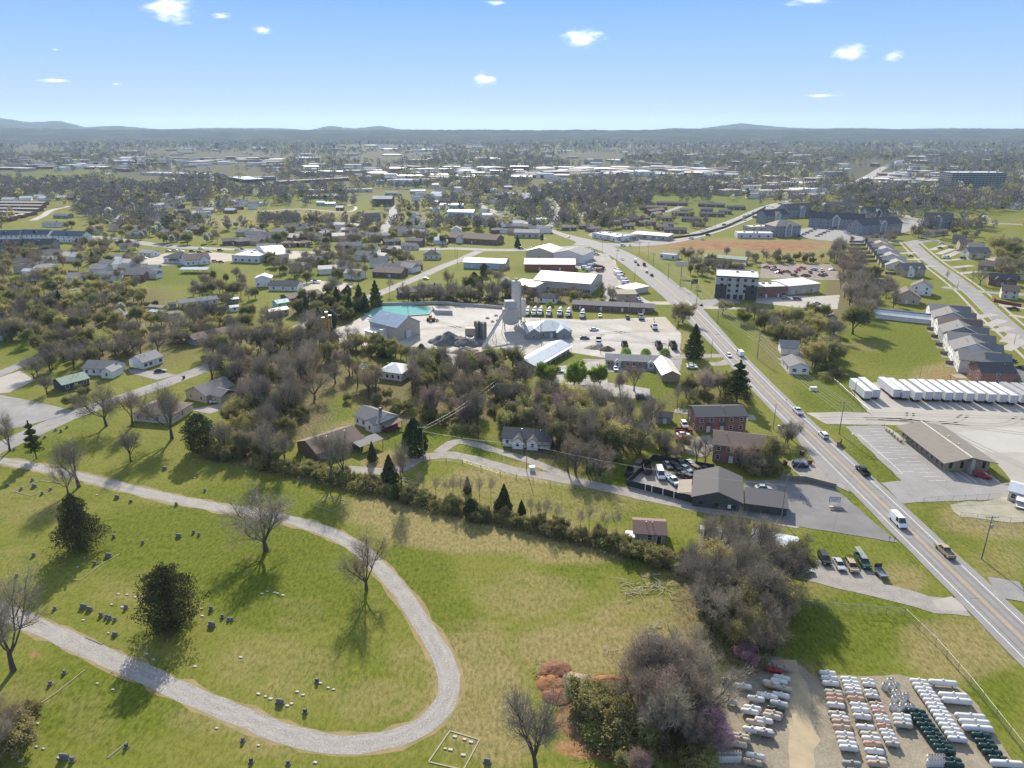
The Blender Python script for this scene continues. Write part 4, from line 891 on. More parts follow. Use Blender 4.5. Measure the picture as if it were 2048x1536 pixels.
# ---------------------------------------------------------------- middle distance, left and centre
MID = [
 ((107,436),(135,437),9,3,'gx',1.8,'greyside','grey','low grey house alone on the meadow below the storage sheds'),
 ((222,449),(241,450),9,4,'gy',2.8,'white','lgrey','white gabled house among flowering trees left of the meadow'),
 ((84,453),(118,455),9,3,'gx',2,'white','grey','white house with dark carport on the left'),
 ((68,546),(117,542),10,3,'hip',2,'palegrey','lgrey','pale hip roofed house on the lawn at the left'),
 ((180,549),(211,549),10,4,'gx',2.2,'palegrey','lgrey','pale roofed house half hidden by trees left of the church'),
 ((278,512),(303,514),9,3,'gx',1.6,'white','lgrey','small white house above the church car park'),
 ((514,501),(551,500),10,3,'gx',1.8,'palegrey','grey','pale grey house right of the white gabled store'),
 ((561,494),(592,494),9,3,'hip',1.8,'brick','brownr','brown hip roofed house along the west road, left of the pair'),
 ((598,494),(621,493),9,3,'hip',1.8,'brick','brownr','brown hip roofed house along the west road, right of the pair'),
 ((674,500),(721,500),11,3.4,'gx',2.4,'blue','grey','pale blue house with grey roof on the west road'),
 ((729,501),(753,501),9,3,'gx',2,'white','grey','small white house right of the pale blue house'),
 ((770,491),(802,489),9,3,'gx',1.6,'brown','char','dark low house above the west road'),
 ((802,499),(831,500),9,3,'gx',2,'cream','grey','cream house facing the west road near the crossing'),
 ((847,519),(879,519),12,4,'hip',3,'cream','char','cream house with black hip roof at the side street corner'),
 ((745,553),(802,556),13,3.2,'gx',2.4,'brown','brownr','brown roofed house, left of the brown cluster by the side street'),
 ((792,541),(846,538),12,3.2,'gx',2.2,'brick','brownr','brown roofed house, back of the cluster with cars parked beside'),
 ((800,596),(842,593),10,3.2,'gx',2,'brown','grey','brown grey house beside the side street above the pond'),
 ((843,592),(886,589),10,3.4,'gx',2.2,'palegrey','grey','grey house with bright yard above the pond'),
 ((580,608),(646,597),12,3,'gx',1.6,'brown','brownr','long brown house behind the tall bare tree'),
 ((538,581),(595,582),10,3.2,'gx',2.2,'white','char','long white building with charcoal roof beside a pale lot'),
 ((512,574),(543,573),8,5.5,'gy',1.8,'white','whiter','tall white metal shed left of the long charcoal roof'),
 ((541,634),(578,628),6,2.8,'gx',.9,'cream','creamr','cream mobile home with flat roof at the wood edge'),
 ((556,617),(580,613),7,2.8,'gx',1.2,'turq','turq','turquoise roofed shed behind the cream mobile home'),
 ((624,479),(653,481),12,4.4,'gy',3,'white','dblue','white chapel with dark blue roof, left of two'),
 ((655,477),(682,473),12,4.4,'gy',3,'white','char','white chapel with charcoal roof, right of two'),
 ((573,476),(611,474),5,2.8,'gx',1,'white','lgrey','white mobile home on the meadow edge'),
 ((730,443),(762,441),11,5,'gx',3,'greyside','char','dark grey two storey house beside the pale curved road'),
 ((820,446),(839,447),9,4,'gy',2.6,'white','brownr','small white gabled house by the curved road, nearer one'),
 ((818,437),(837,438),9,4,'gy',2.6,'white','brownr','small white gabled house by the curved road, farther one'),
 ((840,449),(865,451),9,3,'gx',2,'palegrey','grey','grey roofed house right of the small gabled pair'),
 ((902,469),(922,469),9,4.5,'gy',2.8,'white','lgrey','white gabled house behind the brick church'),
 ((700,452),(735,452),10,3,'gx',2,'brown','brownr','brown house under trees below the dark grey house'),
 ((612,462),(650,460),10,3,'gx',1.6,'palegrey','lgrey','pale low house above the two chapels'),
 ((750,478),(785,477),11,3,'gx',2,'tan','lgrey','pale roofed house in the middle of the old suburb'),
 ((800,470),(845,472),12,3,'gx',2,'palegrey','lgrey','wide pale roofed house by the bend of the suburb lane'),
 ((830,462),(850,462),9,3,'gx',2,'blue','grey','blue grey house at the suburb lane'),
 ((795,456),(830,455),10,3,'gx',2,'white','brownr','white walled house above the wide pale roof'),
 ((505,485),(530,485),9,3,'gx',2,'cream','grey','cream house at the meadow corner left of the chapels'),
 ((500,467),(518,467),9,3,'gx',2,'white','char','white house with dark roof at the left meadow corner'),
 ((1159,458),(1185,458),9,3,'gx',1.6,'brick','brownr','brown brick house above the dealership, left one'),
 ((1176,464),(1202,463),9,3,'gx',1.6,'brick','brownr','brown brick house directly above the dealership'),
 ((1124,461),(1152,461),11,3,'gx',1.8,'brown','brownr','brown house between the curved lane and the highway'),
 ((320,470),(345,472),9,3,'gx',2,'cream','grey','cream house left of the west road trees'),
 ((330,478),(362,480),9,3,'gx',2,'blue','grey','blue grey house left of the west road trees'),
 ((447,491),(480,489),12,3.4,'gx',2,'brown','char','dark roofed store by the west road'),
 ((480,492),(515,488),12,3.4,'hip',2,'brick','char','dark hip roofed store by the west road with white canopy'),
 ((490,472),(515,472),9,4,'gy',2.4,'white','char','white dark roofed house above the west road stores'),
 ((250,475),(280,477),9,3,'gx',2,'tan','grey','grey house in the trees left of the white gabled house'),
 ((175,465),(195,466),9,4,'gy',2.8,'white','brownr','white gable among trees behind the left town houses')]
for t in MID:
    p1, p2, D, h, rf, ri, wl, rm, lb = t
    B(p1,p2,D,h,rf,ri,wl,rm,lb,win=3,side=1,doors=(.6,),chim=R.random() < .25)
# church hall, stores, sheds, schools
r = B((328,525),(372,528),14,4,'hip',3.2,'white','char','white walled church hall with charcoal roof, wing at the car park',name='church_hall',cat='church hall',win=5,side=2)
extra(r, 'porch_roof', MB().prism([(-2.5,2.5),(.2,3.2),(.2,3.4),(-2.5,2.7)], -4, 4, 0), 'char')
r = B((372,532),(422,527),15,4,'gx',3.4,'white','brownr','white church hall wing with brown roof and small gable',name='church_hall',cat='church hall',win=5,side=2); front_gable(r, 4, 6, -1.5, 5, 3.8, 2.6, 'white', 'brownr')
r = thing('pavilion', 'open pavilion with blue grey roof on posts behind the church hall', 'pavilion', (*G(388,547), 0), -.05)
MB().prism([(-.5,2.7),(4,3.6),(8.5,2.7),(8.5,2.85),(4,3.78),(-.5,2.85)], -10, 10, 0).obj('roof', W('bsteel'), r)
for x in (-9,-3,3,9):
    for y in (0,8): MB().box(x-.12,x+.12,y-.12,y+.12,0,2.75).obj('post', W('steel'), r)
STORES = [((465,524),(520,526),24,5,'flat',0,'metalw','whiter','wide white flat roofed store on the west road'),
 ((512,506),(536,524),16,5,'gy',3.4,'metalw','whiter','white gabled metal store at the end of the flat store'),
 ((1184,475),(1233,484),16,4.2,'flat',0,'white','whiter','white showroom with flat white roof at the crossroads'),
 ((1234,484),(1275,479),14,4,'flat',0,'metaltan','grav','showroom wing with gravel roof next to the white showroom'),
 ((1262,476),(1335,482),14,4,'shed',.8,'tan','creamr','tan workshop with long cream roof at the crossroads'),
 ((1474,476),(1545,477),14,4.4,'flat',0,'metalw','whiter','white flat roofed store beside the bypass'),
 ((1500,463),(1560,461),14,4.2,'flat',0,'metaltan','creamr','cream roofed store behind the white bypass store'),
 ((1408,524),(1490,531),10,4,'gx',1.4,'metaltan','gsage','long sage roofed barn behind the bare trees by the orange field'),
 ((1319,517),(1350,520),9,3.4,'flat',0,'white','grav','small white office at the highway near the crossroads'),
 ((1440,540),(1490,541),8,3.4,'gx',1.2,'metaltan','gsage','sage roofed shed in front of the long sage barn'),
 ((1056,447),(1091,448),16,4.4,'flat',0,'blue','grav','blue walled store by the highway bend'),
 ((1028,475),(1078,476),15,4.6,'gx',2.2,'metaltan','lgrey','tan metal store with grey roof and white doors by the highway'),
 ((1020,460),(1060,462),14,4,'gx',1.8,'greyside','char','dark roofed store behind the tan metal store'),
 ((895,432),(946,433),16,5,'gx',1.6,'blue','creamr','blue walled warehouse with cream roof, nearer of the pair'),
 ((880,419),(926,419),16,5.4,'gx',1.6,'blue','whiter','blue walled warehouse with white roof, farther of the pair'),
 ((860,424),(878,424),10,4,'flat',0,'white','grav','small white block left of the blue warehouses'),
 ((966,452),(1003,452),10,4,'gx',2,'white','char','white hall with black roof on the green lawn'),
 ((745,412),(784,412),22,9,'gx',3,'brown','grav','large dark brown hall with grey roof on the ridge road'),
 ((672,421),(686,421),9,3.6,'gx',1.8,'red','whiter','small red barn on the meadow'),
 ((633,411),(649,411),10,4,'gx',1.2,'turq','turq','blue green shed left of the meadow pavilion'),
 ((650,412),(670,412),10,3.4,'gx',1,'white','bsteel','pale meadow pavilion beside the blue green shed'),
 ((1900,374),(2008,374),40,24,'flat',0,'greyside','whiter','big blue grey slab hospital on the skyline at right'),
 ((1000,392),(1030,393),14,4,'flat',0,'tan','whiter','white roofed shop on the far highway'),
 ((1590,398),(1650,396),20,5,'gx',1.8,'metaltan','lgrey','grey roofed warehouse beside the far bypass')]
for p1, p2, D, h, rf, ri, wl, rm, lb in STORES:
    far_slab = 'hospital' in lb
    r = B(p1,p2,D,h,rf,ri,wl,rm,lb,name='barn' if ' barn' in lb else 'hospital' if far_slab else 'warehouse' if 'warehouse' in lb else 'store',cat='hospital' if far_slab else 'barn' if ' barn' in lb else 'warehouse' if 'warehouse' in lb else 'store',
        win=16 if far_slab else 4,side=6 if far_slab else 1,floors=7 if far_slab else 1,doors=() if far_slab else (.5,),wsize=(5.5,2.0) if far_slab else (1.8,1.6))
    if 'tan workshop' in lb or 'cream roof, nearer' in lb:
        L = 2*abs(r.children[0].data.vertices[0].co.x)
        for x in (-L*.3, L*.3): put('roller_door', door_mesh(3.2,3.2,'rolld'), r, (x,-.006,.02))
r = B((896,484),(992,490),18,4.2,'gx',3.4,'brick','brownr','brick church with dark brown roof and white cross wing',name='church',cat='church',win=8,side=3,doors=(.5,))
extra(r, 'white_wing', MB().box(-14,-8,-3,-.02,0,4).add([(-14,-3,4),(-8,-3,4),(-11,-3,6.5)],[(0,1,2)]), 'white')
extra(r, 'wing_roof', MB().prism([(-14.4,3.7),(-11,6.5),(-7.6,3.7),(-7.6,3.95),(-11,6.75),(-14.4,3.95)], -3.4, 6, 1), 'brownr')
# brick estate right of the crossroads
EST = [((1262,444),(1300,441)),((1280,452),(1312,450)),((1324,442),(1344,442)),((1315,461),(1338,460)),((1327,455),(1347,455)),((1246,458),(1268,458)),((1343,431),(1384,433)),((1399,433),(1449,434)),((1363,443),(1397,444)),((1384,453),(1408,454)),
 ((1328,466),(1373,467)),((1236,448),(1259,447)),((1279,420),(1334,420)),((1313,411),(1375,412)),((1396,413),(1448,415)),((1457,420),(1491,420)),((1437,428),(1462,429)),((1360,426),(1383,427)),((1401,424),(1423,425)),((1300,428),(1330,424)),((1310,435),(1325,431))]
ED = ['at the left end of the lane','below the lane bend','with short gable end','nearest the workshop roof','behind the one by the workshop','above the dealership','with long front on the upper lawn','with long front before the bypass hedge','with tall trees at its right','under the bare tree by the bypass','nearest the bypass at the bottom','at the lower left corner','longest, along the back fence left','longest, along the back fence middle','with row of pink dormers at the back','at the top right beside the bypass','with pale gable near the bypass','small, behind the white pear tree','small, right of the white pear tree','at the middle of the left lane','at the top of the left lane']
for (a, c), d in zip(EST, ED):
    B(a,c,9,3.2,'gx',1.8,'brick','brownr' if c[0] < 1350 else 'char','low brick housing block with brown roof '+d,name='housing_block',cat='housing block',win=4,side=1,doors=(.3,.7),group='brick estate by the crossroads')
# left edge: storage sheds, dark town houses
for k, (a, c) in enumerate([((-60,428),(60,432)),((-60,422),(75,424)),((-60,416),(82,417)),((-60,410),(88,411))]):
    B(a,c,11,3.4,'gx',.8,'brick','lgrey','long low storage shed with pale roof at the left edge, '+['nearest','second','third','farthest'][k]+' of four',name='storage_shed',cat='shed',win=0,side=0,doors=(.3,.5,.7),group='storage sheds at the left edge')
for k, (a, c) in enumerate([((2,441),(22,442)),((24,438),(34,438)),((36,436),(47,436))]):
    B(a,c,8,3.6,'gx',.8,'metalred','creamr','rusty red shed before the storage sheds, '+['largest on the left','middle one','right end one'][k],name='shed',cat='shed',win=0,side=0,doors=(.5,))
for k, (a, c) in enumerate([((-20,484),(40,483)),((42,482),(98,482)),((103,484),(166,486)),((-30,504),(40,504)),((45,503),(107,502))]):
    r = B(a,c,12,6,'gx',3.4,'white' if k < 3 else 'greyside','dblue' if k < 3 else 'char','dark roofed two storey terrace on the left, '+['white front cut by the edge','white front in the middle','white front at the right end','grey gables cut by the edge','grey gables half behind trees'][k],name='terrace',cat='terrace',win=6,side=1,floors=2,doors=(.2,.5,.8),group='dark roofed terraces on the left')
    L = 2*abs(r.children[0].data.vertices[0].co.x)
    for x in (-L*.33, 0, L*.33): extra(r, 'dormer', MB().box(x-.9,x+.9,1.5,5,7,8.6).add([(x-.9,1.5,8.6),(x+.9,1.5,8.6),(x,1.5,9.6)],[(0,1,2)]), 'greyside')
# school and long halls beyond the meadow
for a, c, D, h, wl, rm, lb in [((560,369),(720,360),24,5,'brick','grav','long brick school with flat grey roof beyond the meadow'),((565,388),(745,384),20,4.5,'cream','grav','long cream school range below the brick school'),
   ((512,362),(552,361),24,7,'greyside','grav','grey stand of the school sports field'),((615,398),(680,397),18,4,'brown','grav','dark long hall below the cream school range'),((820,388),(850,388),16,5,'white','whiter','white roofed hall in the trees right of the school'),((770,392),(793,392),12,5,'cream','grav','cream block beside the dark brown hall'),
   ((455,360),(490,366),40,6,'dark','bsteel','dark stand roof at the left sports field'),((280,350),(420,354),40,5,'cream','grav','low pale school campus at the left'),((230,342),(252,344),20,6,'brick','brownr','red brick hall left of the pale campus')]:
    B(a,c,D,h,'flat',0,wl,rm,lb,name='school_hall',cat='school building',win=8,side=2,doors=(.5,),wsize=(3,1.6))

# ---------------------------------------------------------------- town beyond: roofs among trees
FARB = MB(); nfar = 0
fm = [W('whiter'), W('lgrey'), W('grey'), W('brownr'), W('white'), W('tan'), W('brick'), W('creamr'), W('grav')]
town_names = {}
def far_house(px, py, wm, dm, h, roof, wall, big, world_ang):
    x, y = G(px, py); ca, sa = math.cos(world_ang), math.sin(world_ang)
    def T(v): return [(x + a*ca - b*sa, y + a*sa + b*ca, c) for a, b, c in v]
    wv = [(-wm,0,0),(wm,0,0),(wm,dm,0),(-wm,dm,0),(-wm,0,h),(wm,0,h),(wm,dm,h),(-wm,dm,h)]
    wf = [(0,1,5,4),(1,2,6,5),(2,3,7,6),(3,0,4,7)]
    if big: rv, rf = [(-wm-.3,-.3,h),(wm+.3,-.3,h),(wm+.3,dm+.3,h),(-wm-.3,dm+.3,h),(-wm-.3,-.3,h+.5),(wm+.3,-.3,h+.5),(wm+.3,dm+.3,h+.5),(-wm-.3,dm+.3,h+.5)], [(0,1,5,4),(1,2,6,5),(2,3,7,6),(3,0,4,7),(4,5,6,7)]
    else: rv, rf = [(-wm-.4,-.4,h),(wm+.4,-.4,h),(wm+.4,dm+.4,h),(-wm-.4,dm+.4,h),(-wm-.4,dm/2,h+dm*.25),(wm+.4,dm/2,h+dm*.25)], [(0,1,5,4),(2,3,4,5),(0,4,3),(1,2,5)]
    return T(wv), wf, T(rv), rf
def far_town(n, poly, big, own, group, label, smin, smax):
    """scattered roofs inside an image polygon; the nearer ones are things, the rest one mass"""
    P = np.array(poly, float); k = 0; tries = 0
    while k < n and tries < n*40:
        tries += 1
        px = R.uniform(P[:,0].min(), P[:,0].max()); py = P[:,1].min() + (P[:,1].max()-P[:,1].min())*R.random()**.8
        if not inside(np.array(px), np.array(py), P) or occupied(px, py): continue
        sc_ = R.uniform(smin, smax); wm, dm = sc_*.5, sc_*R.uniform(.5, .9); h = R.uniform(3, 4.5) if not big else R.uniform(4, 9)
        rm = R.choice([0,1,8,8,7,2,3] if big else [1,1,2,2,3,3,0,7]); wl = R.choice([4,5,6,8,4] if big else [4,4,5,6,4])
        a = R.uniform(-.5, .5)
        wv, wf, rv, rf = far_house(px, py, wm, dm, h, rm, wl, big, a)
        q = PX(*G(px, py)); pw = wm*2*F/ (G(px,py)[1])
        mark([(px-pw/2, py+.5), (px+pw/2, py+.5), (px+pw/2, py-4), (px-pw/2, py-4)])
        if own and py > own:
            x, y = G(px, py)
            o = thing('town_building' if big else 'small_house', label, 'building' if big else 'house', (x, y, 0), 0, group)
            l = lambda V: [(p[0]-x, p[1]-y, p[2]) for p in V]
            MB().add(l(wv), wf).obj('wall', fm[wl], o); MB().add(l(rv), rf).obj('roof', fm[rm], o)
        else:
            FARB.add(wv, wf, wl); FARB.add(rv, rf, rm)
        k += 1
far_town(34, [(480,452),(700,458),(900,470),(900,492),(700,494),(480,490)], False, 300, 'old suburb houses', 'small house with pitched roof among trees of the old suburb', 10, 15)
far_town(22, [(0,500),(300,500),(320,560),(240,570),(0,560)], False, 300, 'houses in the wide left woods', 'small house with pitched roof half hidden in the wide left woods', 10, 14)
far_town(16, [(540,505),(840,508),(840,545),(700,560),(560,545)], False, 300, 'houses below the west road', 'small house with pitched roof among trees below the west road', 9, 13)
far_town(12, [(120,430),(330,430),(420,470),(180,462)], False, 300, 'houses left of the meadow', 'small house with pitched roof left of the meadow', 10, 14)
far_town(14, [(860,412),(960,420),(1100,470),(1000,470)], False, 300, 'houses beside the highway bend', 'small house with pitched roof beside the highway bend', 10, 14)
far_town(60, [(840,410),(1240,405),(1240,370),(1040,352),(800,372)], False, 380, 'houses in the trees above the highway bend', 'small house with pitched roof in dense trees above the highway bend', 11, 17)
far_town(22, [(380,408),(520,400),(520,425),(480,428),(395,436),(300,424)], False, 380, 'pale houses above the meadow', 'small pale house in the close above the left meadow', 10, 13)
far_town(40, [(0,395),(330,390),(420,405),(290,430),(140,405),(0,405)], False, 385, 'houses in the left woods', 'small house with pitched roof in the woods at left', 10, 16)
far_town(95, [(1040,358),(1300,352),(1480,358),(1440,340),(1100,338)], True, 346, 'downtown roofs', 'flat roofed downtown building among many pale roofs', 18, 55)
far_town(75, [(800,372),(1050,360),(1060,338),(640,330),(560,345)], True, 346, 'stores west of downtown', 'flat pale roofed store west of downtown', 18, 50)
far_town(40, [(1480,400),(1640,392),(1740,345),(1600,352),(1420,372)], True, 352, 'stores along the far bypass', 'flat roofed store along the far bypass', 16, 40)
far_town(28, [(1740,372),(1890,372),(1890,352),(1790,345)], True, 352, 'stores before the hospital', 'low flat roofed store in front of the hospital slab', 20, 45)
far_town(40, [(1800,412),(2100,420),(2100,385),(1820,385)], False, 385, 'houses in the woods at right', 'small house with pitched roof in the right woods below the hospital', 10, 16)
far_town(75, [(0,345),(500,330),(560,345),(560,318),(0,318)], True, 0, '', '', 20, 60)
far_town(90, [(0,318),(2048,335),(2048,292),(0,290)], True, 0, '', '', 22, 75)
far_town(45, [(200,336),(2048,345),(2048,320),(0,322)], True, 0, '', '', 15, 40)
far_town(22, [(0,290),(2048,292),(2048,272),(0,274)], True, 0, '', '', 60, 200)
struct(FARB.obj('distant_town', fm), 'stuff')
# ================================================================ vehicles
ORD = 'first second third fourth fifth sixth seventh eighth ninth tenth eleventh twelfth thirteenth fourteenth fifteenth sixteenth seventeenth eighteenth nineteenth twentieth'.split()
def paint(k):
    c = {'white': (.78,.78,.77), 'silver': (.45,.46,.47), 'grey': (.16,.165,.175), 'black': (.018,.018,.02), 'red': (.36,.025,.03), 'blue': (.05,.09,.22), 'navy': (.03,.045,.09), 'tan': (.42,.33,.22), 'green': (.03,.07,.055), 'gold': (.40,.31,.19), 'maroon': (.16,.03,.035), 'rust': (.28,.12,.06), 'yellow': (.62,.42,.05), 'purple': (.12,.06,.2), 'orange': (.5,.18,.04), 'teal': (.1,.25,.28)}[k]
    if 'paint_'+k in MATS: return MATS['paint_'+k]
    m = bpy.data.materials.new('paint_'+k); nd, lk = nodes_of(m); b = nd['Principled BSDF']
    n = noise_tex(nd, lk, 1.2, 3); lk.new(ramp2(nd, lk, n, tuple(x*.86 for x in c), c), b.inputs['Base Color'])
    b.inputs['Roughness'].default_value = .38; b.inputs['Specular IOR Level'].default_value = .45
    MATS['paint_'+k] = m; return m
def wheel_mesh(r, wd):
    b = MB().lathe([(r*.62,-wd/2),(r*.96,-wd/2),(r,-wd*.35),(r,wd*.35),(r*.96,wd/2),(r*.62,wd/2)], 12, 0, mi=0)
    b.lathe([(r*.62,-wd*.46),(0,-wd*.5)], 12, 0, mi=1); b.lathe([(r*.62,wd*.46),(0,wd*.5)], 12, 0, mi=1)
    return b.mesh('wheel', [W('black'), W('steel')])
lampm = mat('lamp_lens', (.8,.8,.78), (.7,.7,.7), 5, .15); tailm = mat('tail_lens', (.45,.02,.02), (.35,.02,.02), 5, .2)
def vehicle(kind):
    o = thing(kind, 'vehicle', 'car'); pm = paint('white'); g = glassmat()
    if kind in ('sedan', 'hatchback'):
        hw, yf, yr, wb, wr = .88, -2.3, 2.3, (-1.42, 1.36), .32
        low = [(yf,.32),(yf-.04,.62),(yf+.15,.76),(-1.0,.92),(1.55,.96),(yr-.08,.93),(yr,.7),(yr,.32)]
        cab = ((-.8,.8,-1.05,1.72),.92,(-.6,.6,-.3,1.05),1.42)
    elif kind == 'suv':
        hw, yf, yr, wb, wr = .95, -2.35, 2.35, (-1.45, 1.4), .37
        low = [(yf,.38),(yf-.04,.8),(yf+.15,.98),(-1.1,1.1),(yr-.04,1.12),(yr,.8),(yr,.38)]
        cab = ((-.88,.88,-1.2,2.28),1.1,(-.7,.7,-.5,2.0),1.72)
    elif kind == 'pickup':
        hw, yf, yr, wb, wr = .99, -2.9, 2.9, (-1.85, 1.75), .4
        low = [(yf,.45),(yf-.03,.95),(yf+.15,1.08),(-1.55,1.15),(.55,1.15),(.55,.72),(yr,.72),(yr,.45)]
        cab = ((-.9,.9,-1.6,.6),1.15,(-.72,.72,-.85,.4),1.82)
    else:
        hw, yf, yr, wb, wr = 1.0, -2.9, 2.95, (-1.75, 1.8), .38
        low = [(yf,.4),(yf-.03,.95),(yf+.25,1.15),(-2.15,1.3),(yr,1.3),(yr,.4)]
        cab = ((-.98,.98,-2.1,2.9),1.3,(-.82,.82,-1.35,2.85),2.45)
    b = MB().prism(low, -hw, hw, 0)
    t = cab[2]; zt = cab[3]
    b.box(t[0]-.03, t[1]+.03, t[2]-.03, t[3]+.03, zt-.01, zt+.04)
    for s in (-1, 1):                         # pillars
        c0, z0 = cab[0], cab[1]
        for y0, y1 in ((c0[2], t[2]), (c0[3], t[3]), ((c0[2]+c0[3])/2, (t[2]+t[3])/2)):
            b.tube((s*(c0[1]+.005), y0, z0), (s*(t[1]+.005), y1, zt), .05, .05, 4)
    if kind == 'pickup':
        for x in (-hw, hw-.1): b.box(x, x+.1, .56, yr, .72, 1.18)
        b.box(-hw+.1, hw-.1, yr-.1, yr, .72, 1.16)
    if kind == 'van':
        for s in (-1, 1): b.add([(s*.99,-.4,1.3),(s*.99,2.9,1.3),(s*.86,2.86,2.44),(s*.86,-.4,2.44)], [(0,1,2,3)])
        b.add([(-.98,2.93,1.3),(.98,2.93,1.3),(.84,2.9,2.44),(-.84,2.9,2.44)], [(0,1,2,3)])
    bo = b.obj('body', pm, o); bo['tint'] = 1
    MB().taper(cab[0], cab[1], cab[2], cab[3]-.01).obj('windows', g, o)
    wm = wheel_mesh(wr, .24)
    for x in (-hw+.1, hw-.1):
        for y in wb: put('wheel', wm, o, (x, y, wr))
    zl = low[1][1]-.08
    for x in (-hw*.72, hw*.72):
        MB().box(x-.2, x+.2, yf-.07, yf+.1, zl-.08, zl+.07).obj('headlight', lampm, o)
        MB().box(x-.12, x+.12, yr-.1, yr+.03, .78, .98).obj('taillight', tailm, o)
    for y0, y1, z0 in ((yf-.08, yf+.02, .36), (yr-.02, yr+.07, .4)): MB().box(-hw*.9, hw*.9, y0, y1, z0, z0+.14).obj('bumper', W('dtrim'), o)
    return remember(o)
VP = {k: vehicle(k) for k in ('sedan', 'suv', 'pickup', 'van')}
PROTOS = list(VP.values())
def car(px, py, kind, colour, hdg, label, group=None, z=0.1):
    """hdg 0 drives away from us, 90 to the right, 180 towards us, 270 to the left"""
    x, y = G(px, py)
    o = dup(VP[kind], (x, y, z), math.pi - rad(hdg), label, group, name={'sedan':'sedan','suv':'suv','pickup':'pickup_truck','van':'van'}[kind], tint=paint(colour))
    o['category'] = {'sedan':'car','suv':'suv','pickup':'pickup','van':'van'}[kind]
    return o
for t in [(1795,1048,'van','white',180,'white van driving towards us past the picnic table sign'),(1889,1107,'pickup','gold',0,'tan pickup driving away on the highway near the tall pole'),
 (1725,946,'pickup','black',0,'black pickup on the highway beside the depot lot'),(1646,874,'suv','white',0,'white suv on the highway behind the white pickup'),(1595,826,'pickup','white',0,'white pickup on the highway by the depot entrance'),
 (1457,713,'sedan','white',180,'white car coming down the highway beside the white van'),(1480,711,'van','white',0,'white van going up the highway beside the white car'),
 (1526,980,'sedan','silver',95,'silver car parked behind the bar'),(1600,934,'suv','navy',95,'blue grey suv parked across from the depot sign'),(1963,955,'suv','red',120,'red suv in the stalls before the stone office'),
 (1648,1122,'suv','black',185,'black suv, leftmost of four vehicles on the gravel pull-in'),(1677,1133,'sedan','silver',185,'silver car between the black and the tan suv'),(1702,1137,'suv','gold',185,'tan suv parked beside the round green bush'),(1724,1127,'pickup','green',184,'dark green pickup with pipes on its rack'),
 (1606,1143,'sedan','white',100,'white car half under the bare thicket'),
 (1320,953,'van','white',182,'white van in the fenced yard behind the bar'),(1345,965,'pickup','white',160,'white pickup with dark bed in the fenced yard'),(1351,938,'suv','black',150,'wrecked dark car in the fenced yard, nearest the white van'),(1371,941,'sedan','silver',150,'wrecked silver car in the middle of the fenced yard'),(1394,944,'suv','gold',150,'wrecked tan car at the right of the fenced yard'),(1380,961,'suv','black',140,'wrecked dark car in front in the fenced yard'),(1404,957,'sedan','grey',130,'stripped grey car against the bar roof'),(1335,934,'sedan','grey',170,'grey car at the back fence of the bar yard, left'),(1360,931,'pickup','black',165,'black pickup at the back fence of the bar yard, middle'),(1383,935,'suv','silver',160,'silver suv at the back fence of the bar yard'),(1410,943,'sedan','black',150,'black car at the back fence corner beside the bar'),(1366,955,'pickup','black',155,'black flatbed pickup in the middle of the bar yard'),(1396,966,'sedan','rust',95,'rusty stripped car beside the pale lean to roof'),
 (1368,853,'suv','white',180,'white suv above the row of red cars'),(1366,864,'pickup','maroon',90,'dark red pickup below the white suv'),(1366,873,'sedan','white',90,'white car between two red cars by the brick block'),(1364,881,'sedan','red',90,'red car at the bottom of the row by the brick block'),
 (1384,737,'sedan','white',95,'white car right of the cream motel wing, front one'),(1383,733,'sedan','silver',95,'silver car right of the cream motel wing, rear one'),(1231,740,'sedan','white',180,'white car in the motel court, left one'),(1267,740,'sedan','red',180,'red car in the motel court, right one'),
 (1283,797,'suv','grey',90,'grey suv under bare trees below the motel'),(1298,801,'suv','black',90,'black suv under bare trees below the motel'),(321,744,'sedan','navy',80,'dark blue car before the white ranch house'),(432,805,'sedan','white',60,'white car beside the tan gabled house'),(458,762,'sedan','silver',60,'silver car behind the tan gabled house'),
 (1117,745,'sedan','silver',100,'silver car between two round green trees'),(1188,661,'sedan','white',85,'white car in the middle of the plant yard'),(1169,678,'sedan','navy',100,'dark blue car in front of the plant office'),(1200,633,'sedan','white',185,'white car before the low brick motel'),(1255,638,'suv','black',180,'black suv before the low brick motel'),
 (2022,723,'sedan','blue',80,'blue car on a town house drive'),(1883,488,'sedan','white',90,'white car highest on the right pavement drives'),(1880,497,'sedan','black',90,'black car on the second drive of the street'),(1901,495,'suv','silver',90,'silver suv on the second drive of the street'),(1917,502,'sedan','silver',90,'silver car on the third drive of the street'),(1892,517,'van','white',92,'white van on the fourth drive of the street'),(1926,518,'suv','black',90,'dark suv beside the white van on the fourth drive'),
 (1792,484,'suv','silver',90,'silver suv at the head of the residential street'),(2026,620,'pickup','black',95,'black pickup on the drive at the right edge'),(1821,513,'sedan','navy',90,'dark car beside the fenced garden row'),
 (852,559,'sedan','silver',110,'silver car on the side street drive above the pond'),(826,541,'sedan','white',90,'white car beside the brown cluster'),(833,540,'sedan','red',90,'red car beside the brown cluster'),(818,542,'suv','silver',90,'silver suv beside the brown cluster'),(642,606,'sedan','white',100,'white car beside the long brown house'),(792,552,'sedan','black',95,'black car under the brown cluster gable'),
 (1620,623,'pickup','white',88,'white pickup parked on grass below the shop strip'),(1571,598,'suv','silver',100,'silver suv in the shop strip car park, left'),(1594,600,'suv','purple',100,'purple suv in the shop strip car park'),(1633,608,'sedan','silver',92,'silver car in the shop strip car park, right'),(1566,591,'sedan','white',100,'white car close to the four storey block'),
 (540,633,'sedan','white',95,'white car by the cream mobile home'),(2000,716,'sedan','silver',70,'silver car on the drive of the third town house'),(1243,548,'sedan','red',90,'red car in the truck yard row')]:
    car(*t)
